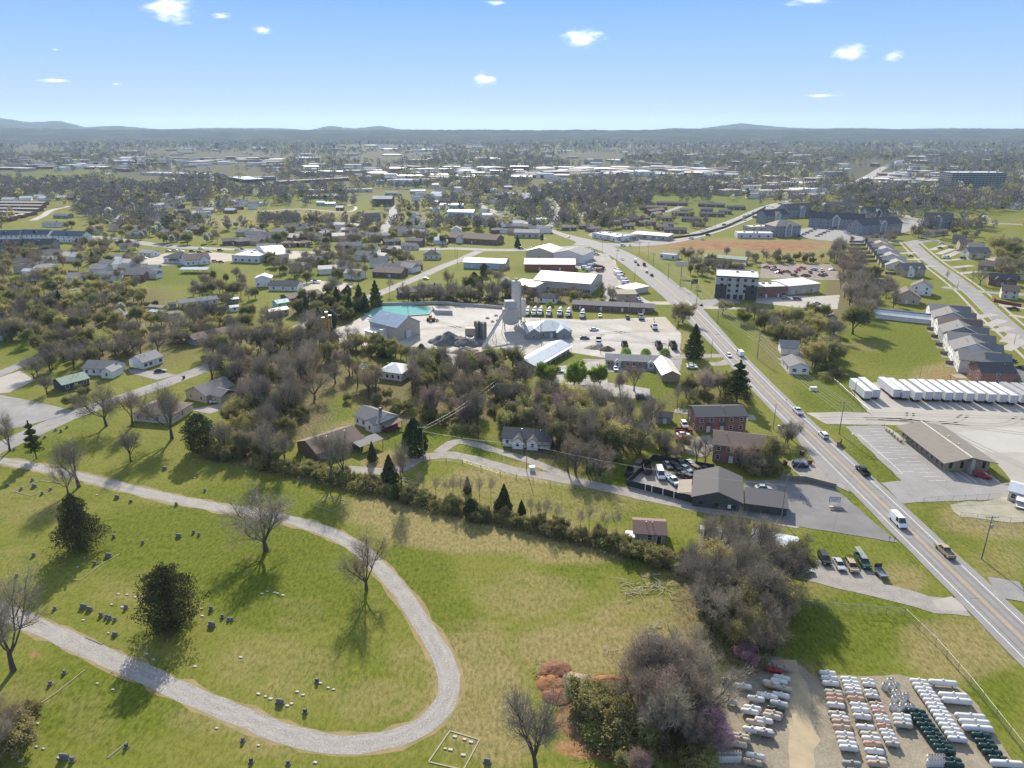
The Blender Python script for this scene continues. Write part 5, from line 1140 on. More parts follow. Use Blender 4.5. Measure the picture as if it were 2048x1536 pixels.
for k, (x, y, kd, c, h) in enumerate([(1236,500,'sedan','white',180),(1245,520,'sedan','white',175),(1276,531,'sedan','red',5),(1288,531,'van','maroon',5),(1293,545,'suv','white',3),(1303,552,'suv','navy',2),(1270,524,'van','white',5),(1137,475,'sedan','white',200)]):
    car(x,y,kd,c,h,['white car at the mouth of the crossroads','white car coming down the highway below the crossroads','red car going up beside the white van','dark red van going up the highway','white suv going up the highway below the dark red van','dark suv going up, last before the crossroads','white van going up towards the crossroads','white car alone on the highway bend'][k])
for k, (x, c) in enumerate([(1042,'black'),(1064,'silver'),(1098,'black'),(1117,'white'),(1137,'white'),(1153,'silver'),(1168,'black'),(1185,'white')]):
    car(x,500+(-2 if k < 2 else 0),'sedan' if k % 3 else 'suv',c,90,f'{c} car waiting on the west arm, {ORD[k]} from the left of the queue',group='queue on the west road')
for k, (x, y, h) in enumerate([(1404,480,300),(1416,471,120),(1449,451,120),(1461,450,300),(1487,441,120),(1489,434,300),(1499,432,120),(1507,426,300),(1509,436,300),(1382,478,300),(1545,415,110),(1560,409,290),(1581,404,110),(1600,402,290),(1630,392,110),(1652,388,290),(1672,381,110),(1690,374,290),(1706,367,110),(1720,360,290),(1735,356,110),(1760,340,290)]):
    c = R.choice(['white','silver','black','red','navy','white']) if x != 1509 else 'red'
    car(x,y,R.choice(['sedan','suv','pickup']) if x != 1509 else 'van',c,h,f'{c} vehicle on the bypass, {ORD[k] if k < 20 else "farthest pair"} from the crossroads' if k < 20 else f'{c} speck of a car at the far end of the bypass',group='traffic on the bypass')
for k, (x, y) in enumerate([(1188,473),(1198,477),(1207,480),(1246,492),(1260,492),(1236,486),(1252,482),(1264,480),(1278,478),(1290,476),(1300,478),(1312,480),(1330,478)]):
    c = R.choice(['white','silver','black','white']); car(x,y,R.choice(['sedan','suv','van']),c,R.choice([100,190,280]),f'{c} vehicle on the showroom forecourt, {ORD[k]} of its cars',group='cars at the crossroads showroom')
for k in range(12):
    c = R.choice(['white','silver','black','navy']); car(1600+(k % 6)*7+ (k//6)*34, 473-(k % 6)*3.2,'sedan',c,100,f'{c} car in the apartment car park, {"left" if k < 6 else "right"} row, {ORD[k % 6]} from the front',group='cars at the grey apartments')
for k in range(10):
    c = R.choice(['white','silver','black','red']); car(1690+k*8, 466+ (k % 2)*4,R.choice(['sedan','suv']),c,180,f'{c} car under the bare trees by the long apartment block, {ORD[k]} from the left',group='cars before the long apartment block')
for k, (x, y, c) in enumerate([(337,503,'silver'),(350,502,'white'),(363,504,'white'),(385,504,'black'),(402,498,'white'),(400,506,'navy'),(418,505,'black'),(441,502,'black'),(475,500,'white'),(483,499,'black'),(290,518,'silver'),(430,524,'red'),(443,525,'black')]):
    car(x,y,'suv' if k % 2 else 'sedan',c,90,f'{c} car on the west road near the church hall, {ORD[k]} of the line',group='cars by the church hall')
for k in range(26):
    f = k/25; ax = 1232+f*44 + R.uniform(-2,2); c = R.choice(['white','silver','black','rust','grey','white','red','navy'])
    car(ax, 540+f*66, R.choice(['sedan','suv','van','pickup']), c, R.choice([80,100,90,260]), f'{c} junked vehicle in the roadside scrap row, {ORD[k]} from the far end' if k < 20 else f'{c} junked vehicle at the near end of the scrap row', group='junked vehicles by the highway')
for k in range(22):
    c = R.choice(['rust','silver','white','red','grey','orange']); car(R.uniform(1530,1665), R.uniform(535,553), R.choice(['sedan','suv','pickup']), c, R.uniform(0,360), f'{c} junked vehicle in the scrapyard behind the shop strip', group='junked vehicles behind the shops')
for k, (x, y) in enumerate([(1170,538),(1183,535),(1187,531),(1178,541),(1190,541),(1200,543),(1060,508),(1070,507),(1165,507),(1175,509),(1185,508),(1192,510)]):
    c = R.choice(['white','red','silver','rust']); car(x,y,R.choice(['van','pickup']),c,R.uniform(60,140),f'{c} vehicle on the truck yard behind the big warehouse',group='vehicles on the truck yard')
PROT_NAMES = [p.name for p in PROTOS]
# ---------------------------------------------------------------- lorries
def wheels(o, ys, hw, r=.5):
    m = wheel_mesh(r, .5)
    for y in ys:
        for x in (-hw, hw): put('wheel', m, o, (x, y, r))
def lorry(kind):
    o = thing(kind, 'lorry', 'truck'); cm = paint('white')
    b = MB().prism([(-4.3,.7),(-4.35,1.6),(-4.1,1.95),(-2.9,2.05),(-2.45,2.9),(-1.5,2.9),(-1.5,.7)], -1.15, 1.15, 0); bo = b.obj('cab', cm, o); bo['tint'] = 1
    MB().box(-1.17,1.17,-2.4,-1.75,2.05,2.7).add([(-1.05,-2.93,2.1),(1.05,-2.93,2.1),(1.0,-2.56,2.78),(-1.0,-2.56,2.78)],[(0,1,2,3)]).obj('windows', glassmat(), o)
    MB().box(-.5,.5,-1.5,4.2,.75,1.0).box(-1.1,1.1,-4.5,-4.36,.5,.85).obj('chassis', W('dtrim'), o)
    for x in (-.8,.8): MB().box(x-.2,x+.2,-4.42,-4.3,1.2,1.45).obj('headlight', lampm, o)
    MB().tube((1.0,-1.3,1),(1.0,-1.3,3.5),.08,.08).obj('exhaust', W('steel'), o)
    wheels(o, (-3.3, 1.9, 3.2), 1.0)
    if kind == 'mixer_truck':
        d = MB().lathe([(.35,-2.3),(.8,-1.9),(1.25,-.6),(1.25,.5),(.8,2.0),(.5,2.5)], 14, 1); dr = d.obj('drum', mat('drum_paint', (.62,.60,.56), (.40,.385,.36), .9, .6), o, smooth=True, loc=(0,1.3,2.5)); dr.rotation_euler.x = rad(12)
        MB().prism([(3.6,2.6),(4.3,3.6),(4.6,3.6),(4.2,2.2)], -.45, .45, 0).box(-.2,.2,4.2,5.4,1.5,1.7).obj('chute', W('steel'), o)
    elif kind == 'dump_truck':
        q = MB(); 
        for f in ((-1.2,1.2,-1.2,-1.05),(-1.2,1.2,4.15,4.3),(-1.2,-1.08,-1.05,4.15),(1.08,1.2,-1.05,4.15)): q.box(*f,1.05,2.7)
        q.box(-1.2,1.2,-1.2,4.3,1.0,1.05).box(-1.2,1.2,-2.4,-1.2,2.6,2.72).obj('tipper_body', mat('tipper_grey', (.12,.10,.09), (.07,.06,.055), .8, .8), o)
    else:
        q = MB().box(-1.2,1.2,-1.2,4.4,1.0,1.15).tube((0,-.8,1.1),(0,-.6,3.6),.22,.2); q.tube((0,-.6,3.6),(.3,4.8,4.6),.2,.15).tube((.3,4.8,4.6),(.35,5.2,3.2),.1,.08)
        q.obj('crane_bed', mat('crane_rust', (.25,.13,.08), (.16,.08,.05), .8, .7), o)
    return remember(o)
LP = {k: lorry(k) for k in ('mixer_truck', 'dump_truck', 'crane_truck')}; PROTOS += LP.values()
def truck(px, py, kind, hdg, label, colour='white', group=None):
    x, y = G(px, py); o = dup(LP[kind], (x, y, .1), math.pi - rad(hdg), label, group, name=kind, tint=paint(colour)); return o
for k, (x, y) in enumerate([(1055,629),(1069,629),(1081,629),(1098,630),(1120,630),(1137,631),(1165,634)]):
    truck(x,y,'mixer_truck',190,f'white concrete mixer truck, {ORD[k]} from the left of the parked row' if k < 6 else 'white concrete mixer truck parked apart before the low brick motel',group='parked mixer trucks')
truck(1281,637,'dump_truck',185,'tipper truck alone before the low brick motel','silver'); truck(1308,657,'crane_truck',182,'white truck with rust red folding crane in the plant yard'); truck(1197,690,'dump_truck',185,'white fronted tipper truck behind the gravel heap')
for x, lb in ((1249,'dark tipper truck above the motel range, left of three'),(1317,'dark tipper truck above the motel range, middle of three'),(1346,'dark tipper truck above the motel range, right of three')): truck(x,696,'dump_truck',2,lb,'black')
truck(1198,538,'dump_truck',100,'red tipper truck on the truck yard','red')
# box trailers of the depot
def box_trailer():
    o = thing('box_trailer', 'trailer', 'trailer'); wm_ = banded('trailer_white', (.66,.66,.65), (.54,.54,.53), 1, 1.6, .45)
    MB().box(-1.28,1.28,0,14.6,1.15,4.05).obj('body', [wm_], o)
    MB().box(-1.31,1.31,-.01,14.61,4.05,4.1).obj('roof', mat('trailer_roof', (.64,.63,.61), (.50,.49,.47), .3, .5), o)
    q = MB()
    for x in (-1.3, 1.2): q.box(x,x+.1,-.06,-.005,1.1,4.12)
    q.box(-1.2,1.2,-.06,-.005,1.1,1.25).box(-1.2,1.2,-.06,-.005,4.0,4.12).box(-.03,.03,-.05,-.005,1.25,4.0); q.obj('door_frame', W('steel'), o)
    MB().box(-1.1,1.1,.1,.2,.55,.65).box(-.7,-.6,.1,.2,.65,1.15).box(.6,.7,.1,.2,.65,1.15).box(-.6,-.4,.3,14,.9,1.15).box(.4,.6,.3,14,.9,1.15).obj('chassis', W('dtrim'), o)
    m = wheel_mesh(.5,.55)
    for y in (1.6,2.9):
        for x in (-.95,.95): put('wheel', m, o, (x,y,.5))
    for x in (-.8,.8): MB().box(x-.07,x+.07,11.5,11.64,.05,1.15).obj('landing_leg', W('steel'), o)
    for x in (-1.05,1.05): MB().box(x-.1,x+.1,-.09,-.055,.9,1.05).obj('taillight', tailm, o)
    return remember(o)
BT = box_trailer(); PROTOS.append(BT)
tw_grey = mat('dirty_trailer_roof', (.36,.35,.34), (.28,.27,.26), .4, .6)
ts = [(760,628),(824,618),(982,616),(1052,624),(1145,638),(1226,634),(1296,634),(1380,640),(1456,640),(1542,647),(1628,647),(1710,654),(1796,655),(1878,662),(1962,660),(2050,665),(2130,668)]
for k, (x, y) in enumerate(ts):
    a, c = G(1536+x/3.84, 640+y/3.84)
    o = dup(BT, (a, c, .1), -.06+.01*R.uniform(-1,1), f'white box trailer, {["left","right"][k]} one of the pair standing apart by the fence' if k < 2 else f'white box trailer in the long depot row, {ORD[k-2]} from its left end', 'white box trailers', name='box_trailer')
    for ch in o.children:
        if ch.name.startswith('roof') and k >= 14: slot(ch, tw_grey)
# small open and flat trailers
def open_trailer(px, py, L, w, h, m, rot, label):
    x, y = G(px, py); o = thing('trailer', label, 'trailer', (x, y, .1), rot)
    q = MB().box(-w/2,w/2,0,L,.6,.7)
    for f in ((-w/2,w/2,0,.08),(-w/2,w/2,L-.08,L),(-w/2,-w/2+.08,.08,L-.08),(w/2-.08,w/2,.08,L-.08)): q.box(*f,.7,.7+h)
    q.obj('bed', m, o); MB().tube((0,L,.6),(0,L+1.3,.45),.06,.06).obj('tow_bar', W('steel'), o)
    mm = wheel_mesh(.36,.22)
    for s in (-1,1):
        for yy in (L*.4, L*.58): put('wheel', mm, o, (s*(w/2+.13), yy, .36))
    return o
open_trailer(1296,952,7,2.4,1.3,W('dtrim'),-.1,'long black open trailer in the corner of the fenced yard'); open_trailer(1257,957,4,2.2,1.2,W('dtrim'),-.3,'black tipping trailer outside the yard fence corner'); open_trailer(1274,932,3.5,2,.3,W('wood'),-.5,'small flat wooden trailer behind the yard fence')
o = open_trailer(1768,1160,3.2,1.8,.35,W('steel'),.0,'small utility trailer with mesh ramp on the grass'); MB().box(-.85,.85,3.2,3.26,.7,2.1).obj('ramp', W('dtrim'), o)
b = MB()
for i in range(5): b.tube((-.5+.25*i,-1.2,2.0),(-.5+.25*i,3.6,2.15),.06,.06)
for y in (-.6,2.6): b.box(-.85,-.78,y,y+.06,1.1,1.98).box(.78,.85,y,y+.06,1.1,1.98).box(-.85,.85,y,y+.06,1.92,1.98)
x, y = G(1724,1127); o = thing('pipe_rack','steel rack of long pale pipes on the dark green pickup','pipe rack',(x,y,.1),math.pi-rad(184)); b.obj('rack', W('steel'), o)
# ================================================================ propane tanks
tw = [mat('tank_white', (.60,.595,.575), (.50,.492,.47), .45, .42, fine=(3, .22, (.5,.47,.42)), rnd=.06), mat('tank_soiled', (.50,.475,.43), (.32,.275,.22), .6, .6, rnd=.08, fine=(4, .3, (.33,.24,.17))),
      mat('tank_rusty', (.36,.16,.08), (.55,.42,.33), .7, .8, fine=(3,.4,(.22,.08,.04))), mat('tank_buff', (.46,.37,.275), (.35,.26,.19), .6, .7, fine=(3,.3,(.3,.16,.09))), mat('tank_green', (.020,.055,.048), (.014,.036,.033), .7, .38), mat('tank_red', (.30,.035,.03), (.2,.03,.025), .7, .5), mat('tank_grey', (.32,.30,.28), (.2,.18,.165), .7, .6)]
TN = ['white','stained white','rusty','buff','dark green','red','grey']
def tank(L, r):
    o = thing('propane_tank', 'tank', 'propane tank'); h = L/2 - r*.75
    prof = [(0.0,-L/2)] + [(r*math.sin(a), -h - r*.75*math.cos(a)) for a in (.45,.9,1.3)] + [(r,-h),(r,h)] + [(r*math.sin(a), h + r*.75*math.cos(a)) for a in (1.3,.9,.45)] + [(0.0,L/2)]
    s = MB().lathe(prof, 16, 0, (0,0,r+.22)).obj('shell', tw[0], o, smooth=True); s['tint'] = 1
    d = MB().lathe([(.24,r*2+.14),(.24,r*2+.3),(.2,r*2+.42),(0.0,r*2+.47)], 10, 2).obj('valve_dome', tw[1], o, smooth=True); d['tint'] = 1
    for x in (-h*.75, h*.75):
        for y in (-r*.55, r*.55): MB().box(x-.12,x+.12,y-.06,y+.06,0,.42).obj('foot', W('steel'), o)
    return remember(o)
T5, T10, T25 = tank(3.05,.48), tank(5.0,.54), tank(2.3,.40); PROTOS += [T5,T10,T25]
def col(lst, proto, rot, where, ox=1536, mi0=0, grp='propane tanks in rows', far='from its far end'):
    for k, t in enumerate(lst):
        x, y = t[0], t[1]; mi = t[2] if len(t) > 2 else mi0
        a, c = G(ox + x/2.865, 1000 + (y+9)/2.865)
        o = dup(proto, (a, c, .1), rot + R.uniform(-.025,.025), f'{TN[mi]} propane tank, {ORD[k]} {where}', grp, name='propane_tank')
        for ch in o.children:
            if ch.get('tint'): slot(ch, tw[mi])
rt = rad(-8)
col([(338,1003),(348,1032),(355,1062),(370,1113,1),(376,1133,3),(380,1158,2),(385,1188),(392,1238,1),(410,1262),(415,1285,3),(420,1316,3),(435,1356),(442,1384,1),(450,1408),(458,1434),(475,1525,6)],T5,rt,'from the far end of the row beside the bare track')
col([(460,1038),(470,1060),(478,1083),(485,1100),(490,1125,1),(500,1152,2),(516,1188),(525,1216),(535,1253),(553,1315),(577,1357,1),(587,1382),(595,1412,2),(605,1452),(615,1500),(622,1525,3)],T5,rt,'from the far end of the second row from the track')
col([(567,1045),(575,1067),(585,1108),(593,1133),(615,1180,3),(625,1200),(632,1225,2),(645,1252),(655,1275),(660,1305,2),(675,1335),(685,1356),(697,1383),(710,1408,1)],T25,rt,'from the far end of the third row from the track')
col([(762,1252),(766,1276),(770,1301,1)],T5,rt,'of three below the upright tanks')
col([(858,1050),(873,1074),(887,1096),(904,1118),(919,1140),(935,1163),(950,1187),(965,1209),(980,1232),(996,1255),(1010,1280),(1027,1305),(1045,1330),(1062,1357),(1080,1383)],T5,rt,'from the far end of the all white row')
col([(845,1225,4),(860,1250,4),(878,1276,4),(898,1302,4),(920,1330,4),(938,1356,4),(957,1381,4),(975,1404,4),(994,1428,4),(1013,1456,4),(1045,1505,4),(1060,1530,4)],T5,rt,'from the far end of the long green row')
col([(997,1060),(1055,1133),(1077,1164),(1152,1254),(1177,1288),(1195,1322),(1360,1525)],T10,rad(-6),'of the large tanks by the fence',grp='large propane tanks')
col([(1215,1362,4),(1233,1397,4),(1253,1425,4),(1278,1460,4),(1312,1495,4)],T5,rt,'of the short green row by the fence')
col([(1430,945,6),(1322,1078),(1395,1150),(1448,1130),(1360,1225),(1375,1205),(1470,1140),(1390,1287,1),(1440,1275),(1372,1330),(1440,1335),(1450,1350,6),(1305,1365,1),(1310,1385,3),(1290,1412,1),(1390,1480),(1375,1515,3)],T5,rad(-14),'of the loose tanks left of the track',ox=1024,grp='loose propane tanks left of the track')
col([(30,985,5),(90,975,6),(75,1030),(60,1050),(15,1060),(85,1090,1),(70,1130),(20,1075,3),(60,1178),(40,1212,4),(30,1235,3),(20,1252,1)],T5,rad(-18),'at the thicket foot',grp='tanks at the foot of the thicket')
col([(1258,1165),(1145,1390),(1125,1415),(1130,1512),(1230,1040,6)],T25,rad(-14),'of the small tanks under the redbud',ox=1024,grp='small tanks under the redbud')
def upright():
    o = thing('upright_tank', 'tank', 'gas cylinder'); r = .38
    s = MB().lathe([(r*.9,0),(r*.9,.12),(r,.16),(r,1.0),(r*.86,1.16),(r*.5,1.27),(0.0,1.3)], 14).obj('shell', tw[0], o, smooth=True); s['tint'] = 1
    MB().lathe([(.2,1.22),(.2,1.46),(.17,1.46),(.17,1.25)], 10).obj('collar', tw[1], o)
    return remember(o)
UP = upright(); PROTOS.append(UP)
k = 0
for x, y, n in [(695,1058,3),(668,1085,2),(705,1090,3),(740,1085,2),(725,1125,3),(740,1150,3),(780,1145,3),(762,1170,3),(722,1160,2),(712,1205,3),(742,1215,3),(765,1200,2),(800,1205,2),(825,1207,2)]:
    for j in range(n):
        a, c = G(1536+x/2.865 + j*3.6 - 3, 1000+y/2.865 + (j % 2)*3); k += 1
        dup(UP, (a, c, .1), 0, 'white upright gas cylinder in the huddle between the tank rows', 'white upright gas cylinders', name='gas_cylinder')
for j in range(16):
    a, c = G(1024+(1180+(j % 8)*17)/2.865, 1000+(1478+(j//8)*24)/2.865); dup(UP, (a,c,.1), 0, 'white upright gas cylinder in the packed block left of the track', 'packed gas cylinders left of the track', name='gas_cylinder')
for j in range(12):
    a, c = G(1536+(915+(j % 6)*16)/2.865, 1000+(1500+(j//6)*26)/2.865); dup(UP, (a,c,.1), 0, 'white upright gas cylinder in the block below the green row', 'gas cylinders below the green row', name='gas_cylinder')
for p in PROTOS: drop(p)
# ================================================================ concrete plant
steel_c = mat('cement_dusted_steel', (.56,.525,.465), (.40,.37,.33), .5, .85); 
def at(px, py): return (*G(px, py), 0)
o = thing('cement_silo','tall pale cement silo rising above the plant','silo',at(1032,648)); MB().lathe([(1.1,2.5),(2.3,5),(2.3,22),(2.0,22.6),(0.0,22.9)],20).obj('shell', steel_c, o, smooth=False)
for a in range(4): MB().tube((1.5*math.cos(a*1.57+.8),1.5*math.sin(a*1.57+.8),0),(1.5*math.cos(a*1.57+.8),1.5*math.sin(a*1.57+.8),5),.16,.16).obj('leg', steel_c, o)
MB().box(2.3,2.75,-.3,.3,0,22).obj('ladder', W('steel'), o); MB().box(-.7,.7,-.7,.7,22.7,24).obj('filter_house', steel_c, o)
o = thing('cement_silo','short cement silo right of the tall one','silo',at(1046,641)); MB().lathe([(.7,1.8),(1.5,4),(1.5,11.5),(0.0,12.3)],18).obj('shell', steel_c, o)
for a in range(4): MB().tube((1.3*math.cos(a*1.57+.8),1.3*math.sin(a*1.57+.8),0),(1.3*math.cos(a*1.57+.8),1.3*math.sin(a*1.57+.8),4),.14,.14).obj('leg', steel_c, o)
o = thing('batching_tower','boxy grey batching tower under the tall silo','batching plant',at(1022,662),.1)
MB().box(-4.0,4.0,0,5,4.5,11).taper((-4.0,4.0,0,5),4.5,(-1,1,1.5,3.5),2.6).obj('hopper', steel_c, o); MB().box(-3.0,3.0,.4,4.6,11.02,15).obj('bin_house', W('block'), o)
for x in (-3,3):
    for y in (.2,4.8): MB().box(x-.15,x+.15,y-.15,y+.15,0,4.5).obj('leg', steel_c, o)
MB().box(4.05,5.4,0,4.8,5.6,5.75).box(4.05,4.1,-.02,4.8,5.75,6.8).box(5.35,5.4,-.02,4.8,5.75,6.8).obj('walkway', W('steel'), o)
p, q_ = Vector(at(966,697)), Vector((*G(1020,660), 13.4))
o = thing('conveyor','long inclined conveyor from the gravel heap to the tower','conveyor',p); dv = q_-p; L_ = dv.length
t = MB().box(-.55,.55,0,L_,.5,.62).box(-.6,-.52,0,L_,.1,1.0).box(.52,.6,0,L_,.1,1.0)
for i in range(int(L_/2)): t.box(-.6,.6,i*2,i*2+.08,.02,.1)
c = t.obj('belt_frame', steel_c, o); c.rotation_euler = (math.asin(dv.z/L_), 0, math.atan2(dv.y, dv.x)-math.pi/2)
for f in (.4,.75): MB().tube((dv.x*f-1,dv.y*f,0),(dv.x*f,dv.y*f,dv.z*f),.12,.12).tube((dv.x*f+1,dv.y*f,0),(dv.x*f,dv.y*f,dv.z*f),.12,.12).obj('trestle', steel_c, o)
for k, (x, y) in enumerate([(955,676),(967,678)]):
    o = thing('aggregate_silo','squat grey silo by the gravel heap, '+['left','right'][k]+' of two','silo',at(x,y)); MB().lathe([(1.6,0),(1.6,8),(1.2,8.5),(0.0,8.7)],18).obj('shell', mat('dark_silo', (.19,.18,.17),(.13,.12,.115),.6,.8), o); MB().box(-.25,.25,-1.75,-1.6,0,8.4).obj('ladder', W('steel'), o)
o = thing('hopper','tan aggregate hopper left of the squat silos','hopper',at(941,680)); MB().box(-2.4,2.4,-2,2,3,6.2).taper((-2.4,2.4,-2,2),3,(-.8,.8,-.8,.8),1.4).obj('bin', W('tan'), o)
for x in (-2.2,2.2):
    for y in (-1.8,1.8): MB().box(x-.12,x+.12,y-.12,y+.12,0,3).obj('leg', steel_c, o)
for k, (x, y, h) in enumerate([(650,679,10.5),(657,678,13),(663,672,10)]):
    o = thing('lattice_tower','ochre lattice tower at the wood edge of the plant, '+['left','tallest','right'][k]+' of three','tower',at(x,y)); b = MB()
    for sx in (-.6,.6):
        for sy in (-.6,.6): b.tube((sx,sy,0),(sx,sy,h),.12,.12,4)
    for i in range(int(h/1.3)):
        z = i*1.3
        for a_, c_ in (((-.6,-.6),(.6,-.6)),((.6,-.6),(.6,.6)),((.6,.6),(-.6,.6)),((-.6,.6),(-.6,-.6))): b.tube((*a_,z),(*c_,z+1.3),.06,.06,4); b.tube((*a_,z),(*c_,z),.06,.06,4)
    b.obj('frame', mat('ochre_paint', (.45,.33,.16),(.30,.21,.10),.8,.8), o); MB().box(-.75,.75,-.75,.75,h,h+.5).obj('cap', W('steel'), o)
def mound(name, px, py, rx, ry, h, m, label, cat='heap', lumps=.35, seed=0):
    x, y = G(px, py); n, rings = 28, 9; vs = []
    for j in range(rings+1):
        t = j/rings
        for i in range(n):
            a = 2*math.pi*i/n; rr = (1-t)*(1+.22*mnoise.noise((math.cos(a)*1.5+seed, math.sin(a)*1.5, 3)))
            z = h*(1-(1-t)**1.25)*(1+lumps*mnoise.noise((math.cos(a)*rr*2.5+seed, math.sin(a)*rr*2.5, 1.3))) if j else -.3
            z += .3*h*mnoise.noise((math.cos(a)*rr*7+seed, math.sin(a)*rr*7, 5))*min(1, 4*(1-t)+.3) if j else 0
            vs.append((rx*rr*math.cos(a), ry*rr*math.sin(a), z))
    fs = [(j*n+i, j*n+(i+1) % n, (j+1)*n+(i+1) % n, (j+1)*n+i) for j in range(rings) for i in range(n)]
    mark([PX(x-rx, y-ry*.5), PX(x+rx, y-ry*.5), PX(x+rx*.6, y, h), PX(x-rx*.6, y, h)])
    o = put(name, None or MB().add(vs, fs).mesh(name, m, True), None, (x, y, 0)); return tag(o, label, cat)
dg = mat('dark_stone_heap', (.15,.15,.155), (.09,.09,.095), .5, .95, bump=.4); snd = mat('sand_heap', (.42,.34,.25), (.32,.25,.18), .5, .95, bump=.3); clay = mat('red_clay', (.20,.08,.042), (.10,.042,.026), .45, .95, bump=.5, fine=(2,.5,(.26,.16,.10))); orc = mat('orange_clay', (.30,.145,.055), (.17,.075,.035), .5, .95, bump=.4)
mound('gravel_heap',898,684,11,7,4.6,dg,'large heap of dark stone in the plant yard',seed=1); mound('gravel_heap',935,689,8,6,3.4,dg,'dark stone heap beside the squat silos',seed=2); mound('sand_heap',985,708,10,5,2.4,snd,'sand heap with timber wall at the foot of the conveyor',seed=3); mound('sand_heap',930,704,9,4,2.2,snd,'tan sand heap before the dark stone',seed=4)
mound('sand_heap',1192,696,6,3,1.6,snd,'low sand heap behind the tipper truck',seed=5); mound('rubble_heap',780,640,14,4,1.6,mat('grey_rubble',(.36,.33,.3),(.24,.22,.2),.4,.95,bump=.4),'grey rubble bank along the settling pond',seed=6); mound('gravel_heap',1214,700,4,3,1.8,mat('brown_heap',(.2,.14,.1),(.14,.1,.07),.5,.95),'brown soil heap behind the motel range',seed=7)
mound('clay_mound',1112,1340,3.2,2.9,.8,clay,'red clay mound at the field edge, upper one',seed=8,lumps=.3); mound('clay_mound',1104,1366,3.2,2.8,.75,orc,'orange clay mound in the middle of the three',seed=9,lumps=.3); mound('clay_mound',1116,1392,3.2,2.5,.65,clay,'low red clay mound, nearest of the three',seed=10,lumps=.3); mound('clay_mound',1221,1360,3.8,1.4,.55,orc,'long orange clay bank right of the mounds',seed=11); mound('rubble_heap',1150,1362,3.2,2.4,.9,mat('rubble_brown',(.34,.26,.19),(.2,.15,.11),.7,.95,bump=.5),'brown rubble between the clay mounds',seed=12,lumps=.3)
# wall along the back of the yard, dredged bay
def wall_line(name, pts, h, t, m, label, cat='wall', cap=None, world=False):
    P = [np.array(p if world else G(*p)) for p in pts]; o = thing(name, label, cat, (*P[0], 0)); b = MB()
    for a, c in zip(P, P[1:]):
        d = (c-a)/np.linalg.norm(c-a); n = np.array([-d[1], d[0]])*t/2; a0, c0 = a-P[0], c-P[0]
        q = [a0-n, c0-n, c0+n, a0+n]; b.add([(*p,-.2) for p in q]+[(*p,h) for p in q], [(0,3,2,1),(4,5,6,7),(0,1,5,4),(1,2,6,5),(2,3,7,6),(3,0,4,7)])
    b.obj('panel', m, o); return o
wall_line('block_wall',[(760,611),(880,608),(1010,618)],1.6,.5,W('block'),'pale block wall along the back of the plant yard'); wall_line('block_wall',[(866,620),(872,628),(905,629)],2.2,.6,W('block'),'block wall of the wash bay beside the pond'); wall_line('block_wall',[(950,712),(1003,704)],1.6,.3,W('wood'),'timber wall of the sand bay by the conveyor')
wall_line('kerb_wall',[(728,629),(745,637),(800,634),(858,630),(866,619)],.6,.4,W('block'),'low concrete rim round the settling pond')
for k,(x,y) in enumerate([(992,632),(1002,634),(985,644),(996,642),(975,637)]):
    o = tag(put('concrete_block', MB().box(-.9,.9,-.5,.5,0,.8).taper((-.5,.5,-.2,.2),.8,(-.35,.35,-.12,.12),.95).mesh('concrete_block', W('block')), None, at(x,y), R.uniform(-.5,.5)), 'concrete block left on the washed yard floor', 'concrete block', 'concrete blocks on the yard floor')
o = thing('loader','rusty wheel loader at the edge of the washed yard','loader',at(862,642),1.4); MB().box(-1,1,-2,2,.8,1.9).box(-.7,.7,-.4,.9,1.9,3.1).obj('body', mat('rusty_yellow',(.34,.2,.1),(.24,.13,.07),.8,.8), o); MB().prism([(-4.2,.2),(-3.2,.2),(-3.0,1.2),(-3.6,.6)],-1.3,1.3,0).box(-.8,-.6,-3.1,-1.5,.8,1).box(.6,.8,-3.1,-1.5,.8,1).obj('bucket', W('brown'), o); wheels(o,(-1.4,1.4),1.2,.7)
o = thing('loader','old loader beside the sand bay and conveyor foot','loader',at(1002,714),.4); MB().box(-1,1,-2,2,.8,1.9).box(-.7,.7,-.4,.9,1.9,3.1).obj('body', mat('rusty_brown',(.2,.12,.08),(.13,.08,.06),.8,.8), o); MB().prism([(-4.2,.2),(-3.2,.2),(-3.0,1.2),(-3.6,.6)],-1.3,1.3,0).obj('bucket', W('brown'), o); wheels(o,(-1.4,1.4),1.2,.7)
# ================================================================ poles and wires
pw = mat('weathered_pole', (.26,.215,.165), (.17,.14,.105), .8, .9); alu = mat('bright_wire', (.42,.41,.39), (.34,.33,.31), 1, .5, metal=.2); cer = mat('insulator', (.5,.5,.5), (.4,.4,.4), 2, .3)
def ppole(px, py, h, label, arms=1, tr=False, world=None, r=.17, lean=0, name='utility_pole', rot=0.0):
    x, y = world or G(px, py); o = thing(name, label, 'utility pole', (x, y, 0), rot)
    MB().tube((0,0,-.3),(lean,0,h),r,r*.65,8).obj('pole', pw, o)
    for k in range(arms):
        z = h-.35-k*1.1; a = MB().box(-1.5+lean,1.5+lean,-.14,-.03,z-.07,z+.07).obj('crossarm', pw, o)
        b = MB()
        for dx in (-1.4,-.6,.6,1.4): b.tube((dx+lean,-.08,z+.07),(dx+lean,-.08,z+.32),.05,.035,6)
        b.obj('insulator', cer, a)
    if tr: MB().lathe([(.26,h-3.2),(.28,h-3.1),(.28,h-2.3),(.2,h-2.2),(0.0,h-2.15)],10,2,(.5,0,0)).obj('transformer', W('steel'), o)
    return o
LINE = [(1963,1118,11.5),(1678,868,11.5),(1514,718,11.5),(1435,647,11),(1393,607,11),(1360,577,11),(1336,559,11),(1306,532,10),(1278,510,10)]
